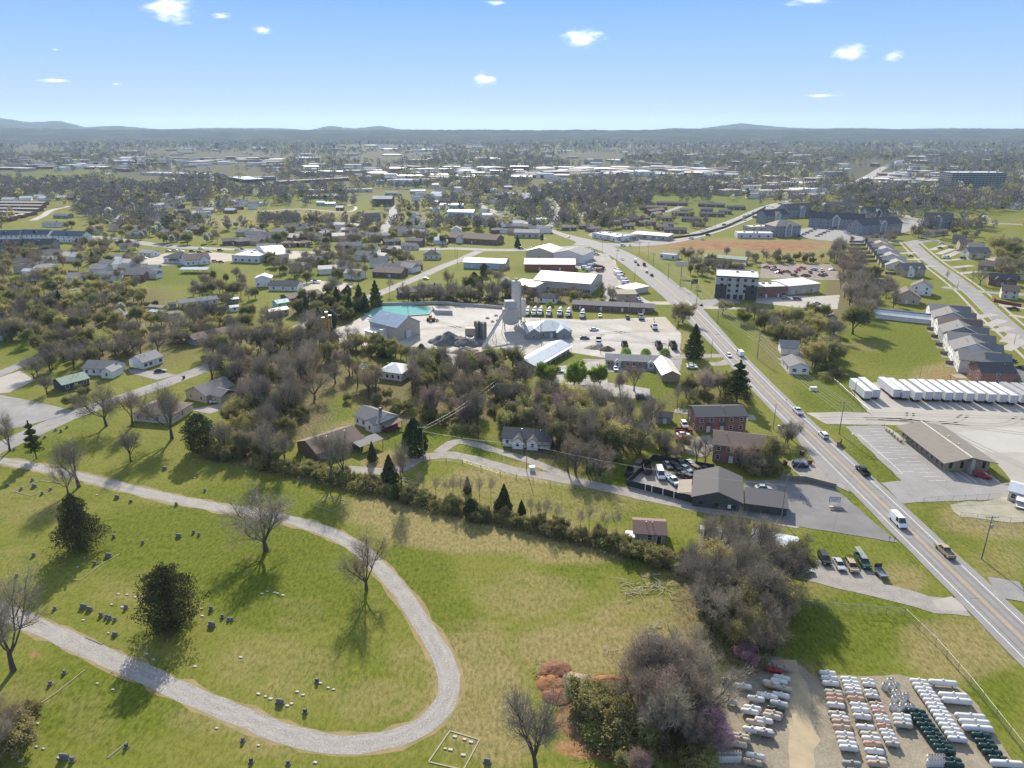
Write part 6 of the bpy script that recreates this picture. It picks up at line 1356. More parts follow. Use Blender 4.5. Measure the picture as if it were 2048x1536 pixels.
LL = ['tall pole with two crossarms on the grass strip at right','tall pole with crossarm by the depot lot','pole by the shuttered white house','pole at the verge below the shop strip','pole at the shop strip entrance','pole on the lawn before the four storey block','pole across from the warehouse drive','pole near the crossroads office','pole at the crossroads corner']
for k, (x, y, h) in enumerate(LINE): ppole(x,y,h,LL[k],2,k in (0,2,5))
def wire(pts, label, sag=.02, r=.03, group=None, m=None):
    b = MB()
    for a, c in zip(pts, pts[1:]):
        a, c = Vector(a), Vector(c); s = (c-a).length*sag; prev = a; n = 10
        for i in range(1, n+1):
            t = i/n; q = a.lerp(c, t); q.z -= 4*s*t*(1-t); b.tube(prev, q, r, r, 4, caps=False); prev = q
    return tag(b.obj('power_line', m or alu), label, 'power line', group)
ends = [(112,40)] + [G(x,y) for x,y,_ in LINE] + [G(1180,470)]
hs = [11.5] + [h for *_, h in LINE] + [10]
WL = [(-1.4,-.05,'outer left wire on the upper crossarms of the highway poles'),(.6,-.05,'middle wire on the upper crossarms of the highway poles'),(1.4,-.05,'outer right wire on the upper crossarms of the highway poles'),(-1.4,-1.15,'outer left wire on the lower crossarms of the highway poles'),(1.4,-1.15,'outer right wire on the lower crossarms of the highway poles'),(.2,-3.2,'low telephone cable along the highway poles'),(-.2,-4.0,'lowest telephone cable along the highway poles')]
for dx, dz, lb in WL: wire([(x+dx, y, h+dz) for (x, y), h in zip(ends, hs)], lb, .018, .034 if dz < -3 else .025, 'wires along the highway')
for t in [(1546,858,9,'slim pole at the highway verge by the brick block',0),(1562,1040,13,'tall pole leaning beside the bar parking lot',0),(1422,715,8.5,'pole at the motel entrance road',0),(1053,942,9,'pole with lamp on the gravel lane below the white cottage',0),(848,926,12,'pole beside the magnolia with wires to the woods',1),
 (817,642,11,'light pole at the settling pond',0),(1258,634,11,'pole before the low brick motel, left one',0),(1279,628,9,'pole before the low brick motel, right one',0),(1083,693,12,'pole in front of the plant office',0),(1201,707,9,'pole behind the motel range',1),(1336,706,7,'pole above the right end of the motel range',0),
 (1233,531,11,'pole on the left verge below the crossroads',1),(1269,563,10,'pole on the left verge by the scrap row',0),(1296,518,13,'thick pole with signs at the crossroads',2),(1204,508,9,'pole at the left corner of the crossroads',0),(1081,680,11,'second pole at the plant office',0),
 (1707,800,7.5,'lamp pole before the pair of box trailers',0),(1838,762,6,'slim lamp pole in the field behind the trailers',0),(437,606,9,'pole at the right end of the long mobile home',0),(155,678,9,'white pole in the left woods',0),(1018,540,9,'pole right of the pale blue warehouse',0),(915,528,11,'pole left of the pale blue warehouse',1),(910,510,11,'pole on the side street corner',1),
 (810,558,9,'pole on the side street by the brown cluster',0),(1420,452,9,'pole on the estate lawn by the bypass',0),(1430,455,9,'second pole on the estate lawn by the bypass',0),(985,432,9,'pole beside the highway bend',0),(2028,688,5,'street lamp on the residential pavement, nearest',0),(1914,578,5,'street lamp at the street crossing',0)]:
    ppole(t[0],t[1],t[2],t[3],t[4],False,r=.13)
a = G(848,926); wire([(a[0],a[1],11.6),(*G(1000,800),9)],'wire from the magnolia pole into the woods, upper',.02,.02); wire([(a[0]+.5,a[1],11),(*G(1003,803),8.4)],'wire from the magnolia pole into the woods, lower',.02,.02)
wire([(a[0],a[1],10.5),(*G(1053,942),8.7)],'wire from the magnolia pole to the lane pole',.02,.02); c = G(1562,1040); wire([(*G(1053,942),8.5),(c[0],c[1],10)],'long wire from the lane pole to the bar pole',.02,.02); wire([(c[0],c[1],12.6),(*G(1678,868),8.5)],'wire crossing the highway to the depot pole',.02,.02)
# ================================================================ fences
def chainlink(pts, label, h=1.7, world=False, name='chain_link_fence'):
    P = [np.array(p if world else G(*p)) for p in pts]; o = thing(name, label, 'fence', (*P[0], 0)); b = MB(); g = MB(); n_p = 0
    for a, c in zip(P, P[1:]):
        L = np.linalg.norm(c-a); n = max(1, int(L/3.2)); d = (c-a)/n
        for i in range(n):
            p = a+d*i-P[0]; q = p+d
            if n_p < 90: MB().tube((*p,0),(*p,h+.1),.04,.04,6).obj('post', W('steel'), o)
            n_p += 1
            b.tube((*p,h),(*q,h),.03,.03,5,caps=False)
            for k in range(7): z = .1+k*(h-.15)/6; g.tube((*p,z),(*q,z),.007,.007,3,caps=False)
            for k in range(9):
                f0, f1 = k/9, (k+1)/9
                g.tube((*(p+d*f0),.05),(*(p+d*f1),h),.007,.007,3,caps=False); g.tube((*(p+d*f0),h),(*(p+d*f1),.05),.007,.007,3,caps=False)
    b.obj('top_rail', W('steel'), o); g.obj('mesh', W('steel'), o); return o
chainlink([(1597,1213),(1700,1222),(1808,1230),(1870,1290),(1940,1370),(2048,1508),(2130,1620)],'chain link fence between tank yard and highway verge'); chainlink([(1846,1006),(1905,1002),(2000,998)],'chain link fence across the thin gravel lot by the depot'); chainlink([(1664,762),(1700,795),(1738,828)],'dark chain link fence beside the two parked trailers'); chainlink([(1920,1036),(2020,1047),(2100,1050)],'chain link fence below the thin gravel lot')
fscr = mat('black_fence_screen', (.04,.042,.045), (.028,.03,.032), .8, .8)
wall_line('screen_fence',[(1253,972),(1318,988),(1384,1006)],2.0,.08,fscr,'black screened fence along the lane side of the bar yard','fence'); wall_line('screen_fence',[(1253,972),(1306,921)],2.0,.08,fscr,'black screened fence on the left of the bar yard','fence'); wall_line('screen_fence',[(1306,921),(1428,941)],2.0,.08,fscr,'black screened fence at the back of the bar yard','fence')
for k,(a,c) in enumerate([((1290,981),(1291,981.2)),((1303,984.5),(1304,984.7)),((1325,990),(1326,990.2)),((1347,996),(1348,996.2))]):
    x,y = G(*a); tag(put('gate_post', MB().box(-.12,.12,-.2,-.08,0,2.1).box(-.14,.14,-.22,-.06,2.1,2.2).mesh('gate_post', W('trim')), None, (x,y,0)), f'pale post in the black screened fence, {ORD[k]} from the left','post','pale fence posts at the bar yard')
wall_line('wooden_fence',[(1560,960),(1610,962),(1672,978)],1.5,.1,W('wood'),'weathered plank fence between the bar lot and the brick block','fence')
for k,(a,c) in enumerate([((1698,485),(1738,485)),((1699,491),(1744,491)),((1702,499),(1750,499)),((1704,507),(1757,507)),((1706,515),(1763,515)),((1708,523),(1769,524))]): wall_line('garden_fence',[a,c],1.7,.1,W('wood'),f'wooden garden fence behind the house row, {ORD[k]} from the far end','fence')
wall_line('garden_fence',[(1984,594),(1987,604),(2042,614)],1.7,.1,mat('red_stained_boards',(.26,.06,.05),(.2,.05,.04),.8,.85),'red stained garden fence at the street corner','fence'); wall_line('garden_fence',[(1770,548),(1800,550)],1.6,.1,W('brown'),'brown garden fence left of the dormered house','fence'); wall_line('roadside_hedge',[(1330,479),(1400,470),(1450,455),(1500,432),(1530,416)],1.6,1.6,mat('hedge_green',(.06,.075,.03),(.03,.04,.018),.8,1,bump=.8),'long clipped hedge along the bypass above the estate','hedge')
def post_fence(pts, label):
    P = [np.array(G(*p)) for p in pts]; o = thing('post_fence', label, 'fence', (*P[0],0))
    for a, c in zip(P, P[1:]):
        n = max(1, int(np.linalg.norm(c-a)/5))
        for i in range(n):
            p = a+(c-a)*i/n-P[0]; MB().tube((*p,0),(*p,1.4+R.uniform(-.1,.2)),.09,.08,6).obj('post', W('wood'), o)
    b = MB()
    for a, c in zip(P, P[1:]):
        for z in (.5,.9,1.25): b.tube((*(a-P[0]),z),(*(c-P[0]),z),.012,.012,3)
    b.obj('wire', W('steel'), o)
post_fence([(860,922),(925,926),(1000,950),(1100,970),(1200,985)],'wire fence on wooden posts along the gravel lane'); post_fence([(1768,856),(1805,885),(1812,893)],'row of short posts along the depot lawn')
# ================================================================ cemetery
gstone = [mat('grey_granite', (.21,.20,.19), (.13,.125,.12), 1.5, .8), mat('pale_marble', (.46,.43,.38), (.33,.31,.27), 1.5, .6), mat('dark_granite', (.10,.10,.105), (.06,.06,.065), 1.5, .35)]
def stone(px, py, kind, label, grp):
    x, y = G(px, py); s = R.uniform(.6,.9)
    o = thing('flat_marker' if kind == 'f' else 'headstone', label, 'grave marker' if kind == 'f' else 'headstone', (x,y,0), R.uniform(-.12,.12)-.15, grp)
    if kind == 'f': MB().taper((-.42*s,.42*s,-.25*s,.25*s),-.05,(-.4*s,.4*s,-.22*s,.22*s),.16).obj('slab', gstone[1], o)
    else:
        wd, hh = (.85, 1.0) if kind == 'b' else (.42, .9)
        wd *= s; hh *= s; m = gstone[2] if kind == 'd' else gstone[0]
        pr = [(-wd,.2),(wd,.2),(wd,.2+hh*.8),(wd*.6,.2+hh),(-wd*.6,.2+hh),(-wd,.2+hh*.8)]
        MB().prism(pr, -.13, .13, 1).obj('tablet', m, o); MB().box(-wd-.15,wd+.15,-.25,.25,-.05,.2).obj('plinth', gstone[0], o)
HS = {'by the two cedars and upper lawn':[(0,[(1216/4.0,1,'')])]}
def stones(lst, z, where, grp):
    ox, oy, k = z; P = sorted([(ox+a/k, oy+b/k, t) for a, b, t in lst])
    for i, (x, y, t) in enumerate(P):
        lk_ = {'f':'pale flat grave marker','u':'grey upright headstone','b':'broad grey headstone','d':'dark upright headstone'}[t]
        stone(x, y, t, f'{lk_}, {ORD[i] if i < 20 else "last"} from the left {where}', grp)
Z0, Z5 = (0,1000,2.865), (512,1000,2.865)
stones([(653,215,'u'),(820,248,'u'),(1025,212,'b'),(1110,190,'u'),(1140,204,'u'),(750,12,'u'),(335,250,'u'),(195,322,'u')],Z0,'on the upper lawn between cedars','headstones on the upper lawn')
stones([(622,325,'b'),(545,368,'u'),(485,345,'u'),(445,385,'f'),(120,515,'u'),(98,440,'u')],Z0,'beside the kerbed plot near the tall cedar','headstones at the stone edged plot')
stones([(480,618,'b'),(515,632,'b'),(580,666,'u'),(610,674,'u'),(630,683,'u'),(660,690,'u'),(315,628,'u'),(478,690,'f')],Z0,'in the row left of the dark cedar','row of headstones left of the dark cedar')
stones([(640,600,'f'),(700,615,'f'),(775,558,'f'),(825,576,'f'),(680,540,'f'),(730,543,'f'),(723,622,'u')],Z0,'in the scatter left of the dark cedar','flat markers left of the dark cedar')
stones([(660,775,'b'),(622,764,'f'),(840,882,'f'),(880,915,'f')],Z0,'just above the lower drive','markers above the lower drive')
stones([(1210,632,'u'),(1215,722,'b'),(1310,690,'u'),(1275,674,'u'),(1155,625,'f'),(1160,665,'f'),(1330,690,'u'),(1380,902,'f'),(1118,955,'f'),(860,678,'u')],Z0,'to the right of the dark cedar','headstones right of the dark cedar')
stones([(290,1058,'u'),(370,995,'u'),(558,1053,'f'),(648,1088,'f')],Z0,'below the lower drive by the kerb','markers below the lower drive')
stones([(1393,1382,'u'),(370,1482,'b'),(415,1498,'u'),(725,1418,'d'),(1440,1502,'d'),(250,1426,'f'),(217,1282,'f'),(1243,1309,'f'),(210,1415,'f'),(335,1478,'f'),(120,1495,'f')],Z0,'along the bottom of the lower lawn','headstones on the lower lawn')
stones([(350,1045,'d'),(370,1050,'f'),(415,1077,'f'),(445,1087,'f'),(270,1118,'f'),(237,1100,'f')],Z5,'inside the bend of the drive','markers inside the bend of the drive')
stones([(55,1127,'f'),(85,1140,'f'),(138,1165,'b'),(282,1220,'d'),(180,1180,'f'),(205,1168,'f'),(15,1112,'f')],Z5,'close above the bottom drive','headstones close above the bottom drive')
stones([(1140,1357,'f'),(1195,1373,'f'),(1232,1388,'f'),(1085,1426,'f'),(1115,1432,'f'),(1188,1462,'f')],Z5,'inside the square kerbed plot','markers inside the square plot')
stones([(1325,1503,'b'),(15,1407,'f'),(340,1505,'f'),(185,1515,'d')],Z5,'below the bottom drive','headstones below the bottom drive')
stones([(35,538,'f'),(125,536,'f'),(155,547,'f'),(105,532,'f'),(65,525,'f')],Z5,'in the tree shadow left of the bend','markers in the tree shadow')
Z1_ = (0,640,3.84)
stones([(265,1283,'b'),(165,1303,'u'),(325,1338,'u'),(390,1305,'u'),(250,1235,'u'),(60,1275,'u')],Z1_,'in the low walled plot at left','headstones of the low walled plot')
stones([(900,1368,'b'),(1005,1398,'u'),(1265,1148,'b'),(1575,1315,'u'),(1355,1422,'u'),(1495,1214,'f'),(1890,1162,'f'),(745,1345,'f')],Z1_,'along the upper drive','headstones along the upper drive')
stones([(470,860,'u'),(515,830,'u'),(430,850,'u'),(110,1000,'u'),(345,905,'u')],Z1_,'on the verge by the side street','headstones by the side street')
def kerb(pts, label, m=None):
    wall_line('plot_kerb', pts, .1, .22, m or mat('lichen_kerb',(.31,.28,.19),(.20,.185,.11),.9,.95), label, 'plot kerb')
kerb([(26,983),(78,961),(120,967),(63,992),(26,983)],'pale stone kerb round the low walled plot at left'); kerb([(143,1159),(160,1161),(202,1129),(240,1108)],'pale stone kerb line by the tall cedar shadow',mat('worn_kerb',(.3,.27,.16),(.2,.185,.09),1,.9)); kerb([(900,1462),(959,1480),(927,1540),(857,1524),(900,1462)],'weathered kerb of the square plot below the bend',mat('mossy_kerb',(.40,.36,.25),(.28,.26,.15),.8,.95)); kerb([(629,1011),(658,994),(696,1003),(665,1023),(629,1011)],'pale kerb of the plot in the hedge shadow'); kerb([(55,1423),(110,1388),(170,1340)],'low kerb line below the drive at left',mat('worn_kerb',(.26,.22,.13),(.18,.16,.08),1,.9)); kerb([(215,1517),(255,1484)],'short stone kerb on the lower lawn',gstone[0]); kerb([(172,1275),(205,1289)],'short dark kerb above the lower drive',W('wood'))
# ================================================================ small street furniture
def bin_(px, py, c, label, w=.4, h=1.1):
    x, y = G(px, py); o = thing('wheelie_bin', label, 'bin', (x,y,0), R.uniform(-.3,.3)); MB().taper((-w*.8,w*.8,-w*.8,w*.8),.05,(-w,w,-w,w),h).obj('body', c, o); MB().prism([(-w-.05,h),(w+.05,h),(w+.05,h+.06),(-w-.05,h+.14)],-w-.05,w+.05,0).obj('lid', c, o)
    for s in (-1,1): put('wheel', wheel_mesh(.12,.08), o, (s*w*.75,w*.8,.12))
bg_ = mat('green_bin',(.02,.05,.035),(.015,.04,.03),1,.6); bb_ = mat('brown_bin',(.14,.07,.045),(.1,.05,.03),1,.7)
bin_(850,893,bg_,'dark green bin on the grass below the magnolia, upper one'); bin_(838,905,W('trim'),'pale topped bin at the bend of the gravel lane'); bin_(1566,856,W('black'),'black bin at the highway verge, left of two'); bin_(1574,857,bb_,'brown bin at the highway verge, right of two'); bin_(1604,910,bb_,'brown bin on the verge above the blue suv',.6,1.3); bin_(1619,928,bb_,'brown bin right of the blue grey suv',.6,1.3); bin_(1570,930,bb_,'brown bin left of the blue grey suv',.6,1.3); bin_(1064,941,W('trim'),'pale lidded bin beside the lane pole',.8,1.3); bin_(1557,856,W('trim'),'white box bin by the slim verge pole',.4,.9); bin_(368,757,bg_,'green bin at the kerb of the side street')
o = thing('picnic_table','pale picnic table on the bar parking lot','picnic table',at(1670,1018),-.15); MB().box(-1.6,1.6,-.4,.4,.72,.78).obj('top', W('tan'), o)
for y in (-.8,.8): MB().box(-1.6,1.6,y-.14,y+.14,.43,.48).obj('bench', W('tan'), o)
for x in (-1.2,1.2): MB().prism([(-.8,0),(-.7,0),(.3,.72),(.2,.72)],x-.05,x+.05,0).prism([(.8,0),(.7,0),(-.3,.72),(-.2,.72)],x+.06,x+.14,0).obj('leg', W('tan'), o)
o = thing('notice_sign','white message board on legs behind the picnic table','sign',at(1668,1010),-.1); MB().box(-1.3,1.3,-.06,.06,.9,2.3).obj('board', W('trim'), o)
for x in (-1.1,1.1): MB().box(x-.05,x+.05,.07,.17,0,2.2).obj('leg', W('steel'), o)
MB().box(-1.4,1.4,-.1,.1,2.3,2.4).box(-1.4,-1.3,-.1,.1,.85,2.3).box(1.3,1.4,-.1,.1,.85,2.3).box(-1.0,1.0,-.075,-.06,1.85,1.95).box(-1.0,.7,-.075,-.06,1.5,1.6).box(-1.0,.9,-.075,-.06,1.2,1.28).obj('frame', W('dtrim'), o)
o = thing('depot_sign','brown brick sign on the grass island by the highway','sign',at(1678,891),.9); MB().box(-1.6,1.6,-.2,.2,.3,1.6).obj('board', W('brown'), o); MB().box(-1.8,-1.6,-.3,.3,0,1.8).box(1.6,1.8,-.3,.3,0,1.8).obj('pillar', W('brick'), o)
o = thing('utility_box','small grey utility cabinet on the grass under the wires','utility box',at(1626,780),0); MB().box(-1.3,1.3,-.7,.7,.1,1.3).obj('cabinet', W('trim'), o); MB().box(-1.5,1.5,-.9,.9,0,.1).obj('base', W('block'), o)
o = thing('pylon_sign','dark shop sign on two posts by the four storey drive','sign',at(1388,577)); MB().box(-2,2,-.2,.2,3,6).box(-1.8,1.8,-.24,-.2,4.6,5.6,0).obj('panel', W('dtrim'), o)
for x in (-1.7,1.7): MB().box(x-.15,x+.15,-.15,.15,0,3).obj('leg', W('brick'), o)
o = thing('pole_sign','tall dark sign on a pole at the west arm','sign',at(1084,494)); MB().tube((0,0,0),(0,0,9),.25,.2).obj('pole', W('steel'), o); MB().box(-1.2,1.2,-.3,.3,5.5,11).obj('panel', W('dtrim'), o)
o = thing('billboard','big billboard on a steel post across from the warehouse','billboard',at(1362,553),-.5); MB().tube((0,0,0),(0,0,7),.35,.3).obj('post', W('steel'), o); MB().box(-4.5,4.5,-.25,.25,7,10.4).obj('panel', W('cream'), o); MB().box(-4.7,4.7,-.6,-.3,6.7,6.85).obj('catwalk', W('steel'), o)
for k,(px,py) in enumerate([(1572,805),(1540,752),(1600,1000),(1778,1083),(1788,1084)]):
    x,y = G(px,py); o = thing('mailbox','mailbox on a post at the highway edge, '+['near the white pickup','below the white van','by the bar lot','left of two by the lot corner','right of two by the lot corner'][k],'mailbox',(x,y,0)); MB().box(-.05,.05,-.05,.05,0,1.1).obj('post', W('wood'), o); MB().prism([(-.14,1.1),(.14,1.1),(.14,1.25),(.07,1.33),(-.07,1.33),(-.14,1.25)],-.25,.25,1).obj('box', W('dtrim'), o)
def sticks(px, py, n, rx, ry, label, m, L=2.5):
    x0, y0 = G(px, py); b = MB()
    for i in range(n):
        a = R.uniform(0,6.28); x, y = R.gauss(0,rx), R.gauss(0,ry); l = L*R.uniform(.4,1.2); z = R.uniform(.05,.45)
        b.tube((x,y,z),(x+l*math.cos(a),y+l*.6*math.sin(a),z+R.uniform(-.05,.4)),R.uniform(.03,.09),.02,4)
    tag(put('branch_pile', b.mesh('branch_pile', m), None, (x0,y0,0)), label, 'branch pile')
bleach = mat('bleached_wood',(.52,.46,.36),(.36,.31,.24),1,.9)
sticks(1265,1178,45,1.9,1.7,'pile of pale cut branches on the field, left one',bleach); sticks(1318,1172,40,1.6,2.2,'pile of pale cut branches on the field, right one',bleach,3); sticks(805,966,30,2.2,.9,'pale fallen timber in the hedge below the lane',bleach,3.5); sticks(1312,1253,14,1.0,.6,'small heap of grey branches at the thicket edge',W('block'),1.2); sticks(1240,1300,20,2.0,.5,'scatter of dry branches at the field foot',bleach,1.5)
rootm = mat('red_brown_roots',(.20,.11,.07),(.12,.065,.045),1,.95)
sticks(1110,1352,80,1.5,1.5,'tangle of red brown roots on the clay mounds',rootm,1.6); sticks(1152,1366,70,1.7,1.3,'brown brush tangle between the mounds and the green scrub',mat('dead_brush',(.30,.22,.15),(.18,.13,.09),1,.95),1.7); sticks(1230,1500,80,3.0,1.2,'red brown brush tangle on bare soil at the bottom edge',rootm,1.8)
o = thing('play_slide','turquoise garden tank at the far left lawn','water tank',at(2,680)); MB().lathe([(1.5,0),(1.6,.3),(1.6,1.6),(1.2,2.0),(0.0,2.1)],14).obj('shell', W('turq'), o); MB().lathe([(.3,2.05),(.3,2.3),(0.0,2.32)],10).obj('lid', W('dtrim'), o); o.name = 'water_tank'
o = thing('motor_boat','white motor boat on a trailer on the pale lot','boat',at(631,566),1.5); MB().prism([(-3.6,1.5),(-2.6,.6),(3.4,.6),(3.5,1.6)],-1.1,1.1,0).obj('hull', W('trim'), o); MB().taper((-.9,.9,-1.2,1.6),1.6,(-.7,.7,-.5,1.4),2.3).obj('windscreen', glassmat(), o); wheels(o,(1.2,),.9,.32)
# ================================================================ trees
bark = mat('bark', (.125,.105,.085), (.065,.054,.045), 1.5, .95)
def barkt(k, c): return mat('twigs_'+k, c, tuple(x*.62 for x in c), .6, 1.0, rnd=.22, spec=.05)
TW = {'grey': barkt('grey', (.40,.345,.255)), 'brown': barkt('brown', (.40,.32,.225)), 'pink': barkt('pink', (.37,.30,.25)), 'olive': barkt('olive', (.40,.36,.20)), 'dark': barkt('dark', (.26,.225,.185))}
LF = {'bud': leafmat('budding_leaves', (0.5, 0.47, 0.17), (0.34, 0.32, 0.12), .45), 'fresh': leafmat('fresh_leaves', (0.36, 0.42, 0.085), (0.22, 0.29, 0.06), .45), 'olive': leafmat('olive_leaves', (0.3, 0.29, 0.115), (0.19, 0.185, 0.075), .35), 'cedar': leafmat('cedar_leaves', (0.12, 0.125, 0.055), (0.06, 0.066, 0.032), .04, .15), 'pine': leafmat('pine_needles', (0.101, 0.135, 0.047), (0.054, 0.074, 0.03), .2, .2),
      'bloom': leafmat('white_blossom', (0.638, 0.638, 0.506), (0.462, 0.473, 0.33), .4, .12), 'redbud': leafmat('redbud_blossom', (0.64, 0.39, 0.47), (0.50, 0.30, 0.37), .4, .15), 'ivy': leafmat('ivy_leaves', (0.095, 0.115, 0.045), (0.055, 0.068, 0.03), .15, .2), 'magnolia': leafmat('magnolia_leaves', (0.066, 0.09, 0.036), (0.036, 0.054, 0.024), .1, .1), 'brush': leafmat('brush_leaves', (0.33, 0.31, 0.125), (0.2, 0.19, 0.08), .35, .3), 'pinkbud': leafmat('red_buds', (0.4, 0.3, 0.25), (0.29, 0.22, 0.185), .4)}
def rv(rng): 
    while True:
        v = Vector((rng.uniform(-1,1), rng.uniform(-1,1), rng.uniform(-1,1)))
        if .05 < v.length < 1: return v.normalized()
def quads_into(me_v, me_f, C, S, seed, up=.0, sx=1.0):
    rg = np.random.default_rng(seed); n = len(C)
    a = rg.normal(size=(n,3)); a[:,2] += up; a /= np.linalg.norm(a, axis=1)[:,None]
    b = np.cross(a, rg.normal(size=(n,3))); b /= np.linalg.norm(b, axis=1)[:,None]
    S = np.asarray(S)[:,None]*.5
    q = np.stack([C-a*S-b*S*sx*.5, C+a*S*.15-b*S*sx, C+a*S+b*S*sx*.3, C-a*S*.3+b*S*sx], 1)
    me_v.append(q.reshape(-1,3))
def np_mesh(name, V, Fq, mats, mi=None, smooth=False):
    """quad mesh straight from arrays"""
    me = bpy.data.meshes.new(name); n = len(Fq)
    me.vertices.add(len(V)); me.vertices.foreach_set('co', np.asarray(V, np.float32).ravel())
    me.loops.add(n*4); me.loops.foreach_set('vertex_index', np.asarray(Fq, np.int32).ravel())
    me.polygons.add(n); me.polygons.foreach_set('loop_start', np.arange(n, dtype=np.int32)*4)
    for m in mats: me.materials.append(m)
    if mi is not None: me.polygons.foreach_set('material_index', np.asarray(mi, np.int32))
    me.update(calc_edges=True); return me
def skeleton(seed, Ht, spread, trunk, limbs, twig_r, dens=1.0, stem=.033, upward=.10, multi=1):
    rng = random.Random(seed); tb = MB(); rib = []; ends = []
    ln = [trunk*Ht, .46*Ht, .23*Ht, .125*Ht, .075*Ht, .045*Ht]
    def grow(p, d, L, r, lev):
        n = (3, 4, 3, 3, 2, 1)[lev]
        for i in range(n):
            d = (d + rv(rng)*(.06, .20, .26, .3, .3, .2)[lev] + Vector((0,0,upward*(lev > 0)))).normalized()
            q = p + d*L/n*rng.uniform(.85,1.15); r1 = max(r*(1-.5/n), twig_r*.7)
            if lev <= 2: tb.tube(p, q, r, r1, 6 if lev == 0 else 5 if lev == 1 else 3, mi=0, caps=False)
            else: rib.append((p, q, r, r1))
            p, r = q, r1
            if lev == 5: ends.append(q); continue
            if lev >= 1 and i >= (1 if lev == 1 else 0):
                for _ in range((0, 3, 2, 2, 1, 0)[lev] if rng.random() < dens else 1):
                    s = rv(rng); s = (s - s.dot(d)*d).normalized(); ang = rng.uniform(.45,1.05)
                    grow(p, (d*math.cos(ang) + s*math.sin(ang)).normalized(), ln[lev+1]*rng.uniform(.6,1.1)*(1-.12*i), max(r*.6, twig_r), lev+1)
        if lev in (0,): 
            for k in range(limbs):
                a = 2*math.pi*k/limbs + rng.uniform(-.4,.4); t = rng.uniform(.35,1)*spread if k else .1
                grow(p - d*rng.uniform(0,.3)*L*(k > 0), Vector((math.cos(a)*math.sin(t), math.sin(a)*math.sin(t), math.cos(t))), ln[1]*rng.uniform(.8,1.1)*(1+.15*(t > .9)), r*rng.uniform(.55,.75), 1)
        elif lev < 5: grow(p, d, ln[lev+1], max(r*.8, twig_r), lev+1)
    for k in range(multi):
        a = k*2.4; o = Vector((math.cos(a), math.sin(a), 0))*(.35*(multi > 1)*Ht*.05)
        grow(o, Vector((math.cos(a)*.2*(multi > 1)+rng.uniform(-.06,.06), math.sin(a)*.2*(multi > 1)+rng.uniform(-.06,.06), 1)).normalized(), ln[0], stem*Ht/(multi**.5), 0)
    return tb, rib, ends
def ribbons(rib, seed):
    rg = np.random.default_rng(seed); P = np.array([tuple(a[0]) for a in rib]); Q = np.array([tuple(a[1]) for a in rib]); r0 = np.array([a[2] for a in rib])[:,None]; r1 = np.array([a[3] for a in rib])[:,None]
    d = Q-P; u = np.cross(d, rg.normal(size=d.shape)); u /= np.linalg.norm(u, axis=1)[:,None]+1e-9
    return np.stack([P-u*r0, P+u*r0, Q+u*r1, Q-u*r1], 1).reshape(-1,3)
TREES = {}
def make_tree(key, seed, Ht=14, spread=.9, trunk=.24, limbs=5, twig=None, leaf=None, lsize=.35, lper=2, twig_r=.0125, dens=1.0, upward=.1, multi=1, stem=.034):
    tb, rib, ends = skeleton(seed, Ht, spread, trunk, limbs, twig_r, dens, stem, upward, multi)
    V = ribbons(rib, seed); n = len(V)//4; mi = [0]*n; mats = [TW[twig or 'grey']]
    if leaf:
        rg = np.random.default_rng(seed+5); E = np.repeat(np.array([tuple(e) for e in ends]), lper, 0); E = E + rg.normal(size=E.shape)*lsize*.8
        L = []; quads_into(L, None, E, rg.uniform(.5,1.2,len(E))*lsize, seed+9); V = np.concatenate([V, L[0]]); mi += [1]*len(E); mats.append(LF[leaf])
    n = len(V)//4
    cm = np_mesh('crown', V, np.arange(n*4).reshape(-1,4), mats, mi)
    tm = tb.mesh('trunk', [bark])
    zt = V[:,2].max(); TREES.setdefault(key, []).append((tm, cm, zt, np.percentile(np.hypot(V[:,0], V[:,1]), 97)))
def blob_tree(key, seed, Ht, prof, leaf, n=5200, size=.5, lump=.35, trunk_h=.5, r_tr=.2, up=.3, shell=.55):
    """evergreens: sprays spread through a lumpy crown whose half-width at relative height t is prof(t)"""
    rg = np.random.default_rng(seed); t = rg.random(n*3)**.85; a = rg.random(n*3)*2*np.pi
    R0 = np.array([prof(x) for x in t])
    lum = np.array([mnoise.noise((math.cos(b)*1.8*1.2+seed, math.sin(b)*1.8*1.2, x*6)) for b, x in zip(a, t)])
    lum2 = np.array([mnoise.noise((math.cos(b)*4+seed, math.sin(b)*4, x*15)) for b, x in zip(a, t)])
    Rr = R0*(1+lump*lum+lump*.6*lum2); f = 1-(1-shell)*rg.random(n*3)**2*1.4
    keep = (rg.random(n*3) < np.clip(R0/max(R0)*1.0+.1, 0, 1)); C = np.stack([Rr*f*np.cos(a), Rr*f*np.sin(a), t*Ht*(1+.04*lum2)], 1)[keep][:n]
    L = []; quads_into(L, None, C, rg.uniform(.6,1.3,len(C))*size, seed, up, .7); V = L[0]; m = len(V)//4
    cm = np_mesh('crown', V, np.arange(m*4).reshape(-1,4), [LF[leaf]], None)
    tb = MB(); tb.tube((0,0,-.2),(.1,0,Ht*trunk_h),r_tr*1.2,r_tr*.6,7)
    TREES.setdefault(key, []).append((tb.mesh('trunk', [bark]), cm, Ht, np.percentile(np.hypot(V[:,0], V[:,1]), 97)))
for i in range(4): make_tree('bare', 100+i, 15, .95, .22, 5, ('grey','brown','grey','dark')[i])
for i in range(2): make_tree('wide', 120+i, 13, 1.15, .20, 6, 'grey', upward=.07)
for i in range(3): make_tree('tall', 130+i, 16, .55, .30, 4, ('grey','brown','grey')[i], upward=.16)
for i in range(2): make_tree('pinkbare', 140+i, 13, .9, .2, 5, 'pink', leaf='pinkbud', lsize=.2, lper=1)
for i in range(2): make_tree('slim', 150+i, 11, .4, .35, 3, 'grey', dens=.45, upward=.2, stem=.012)
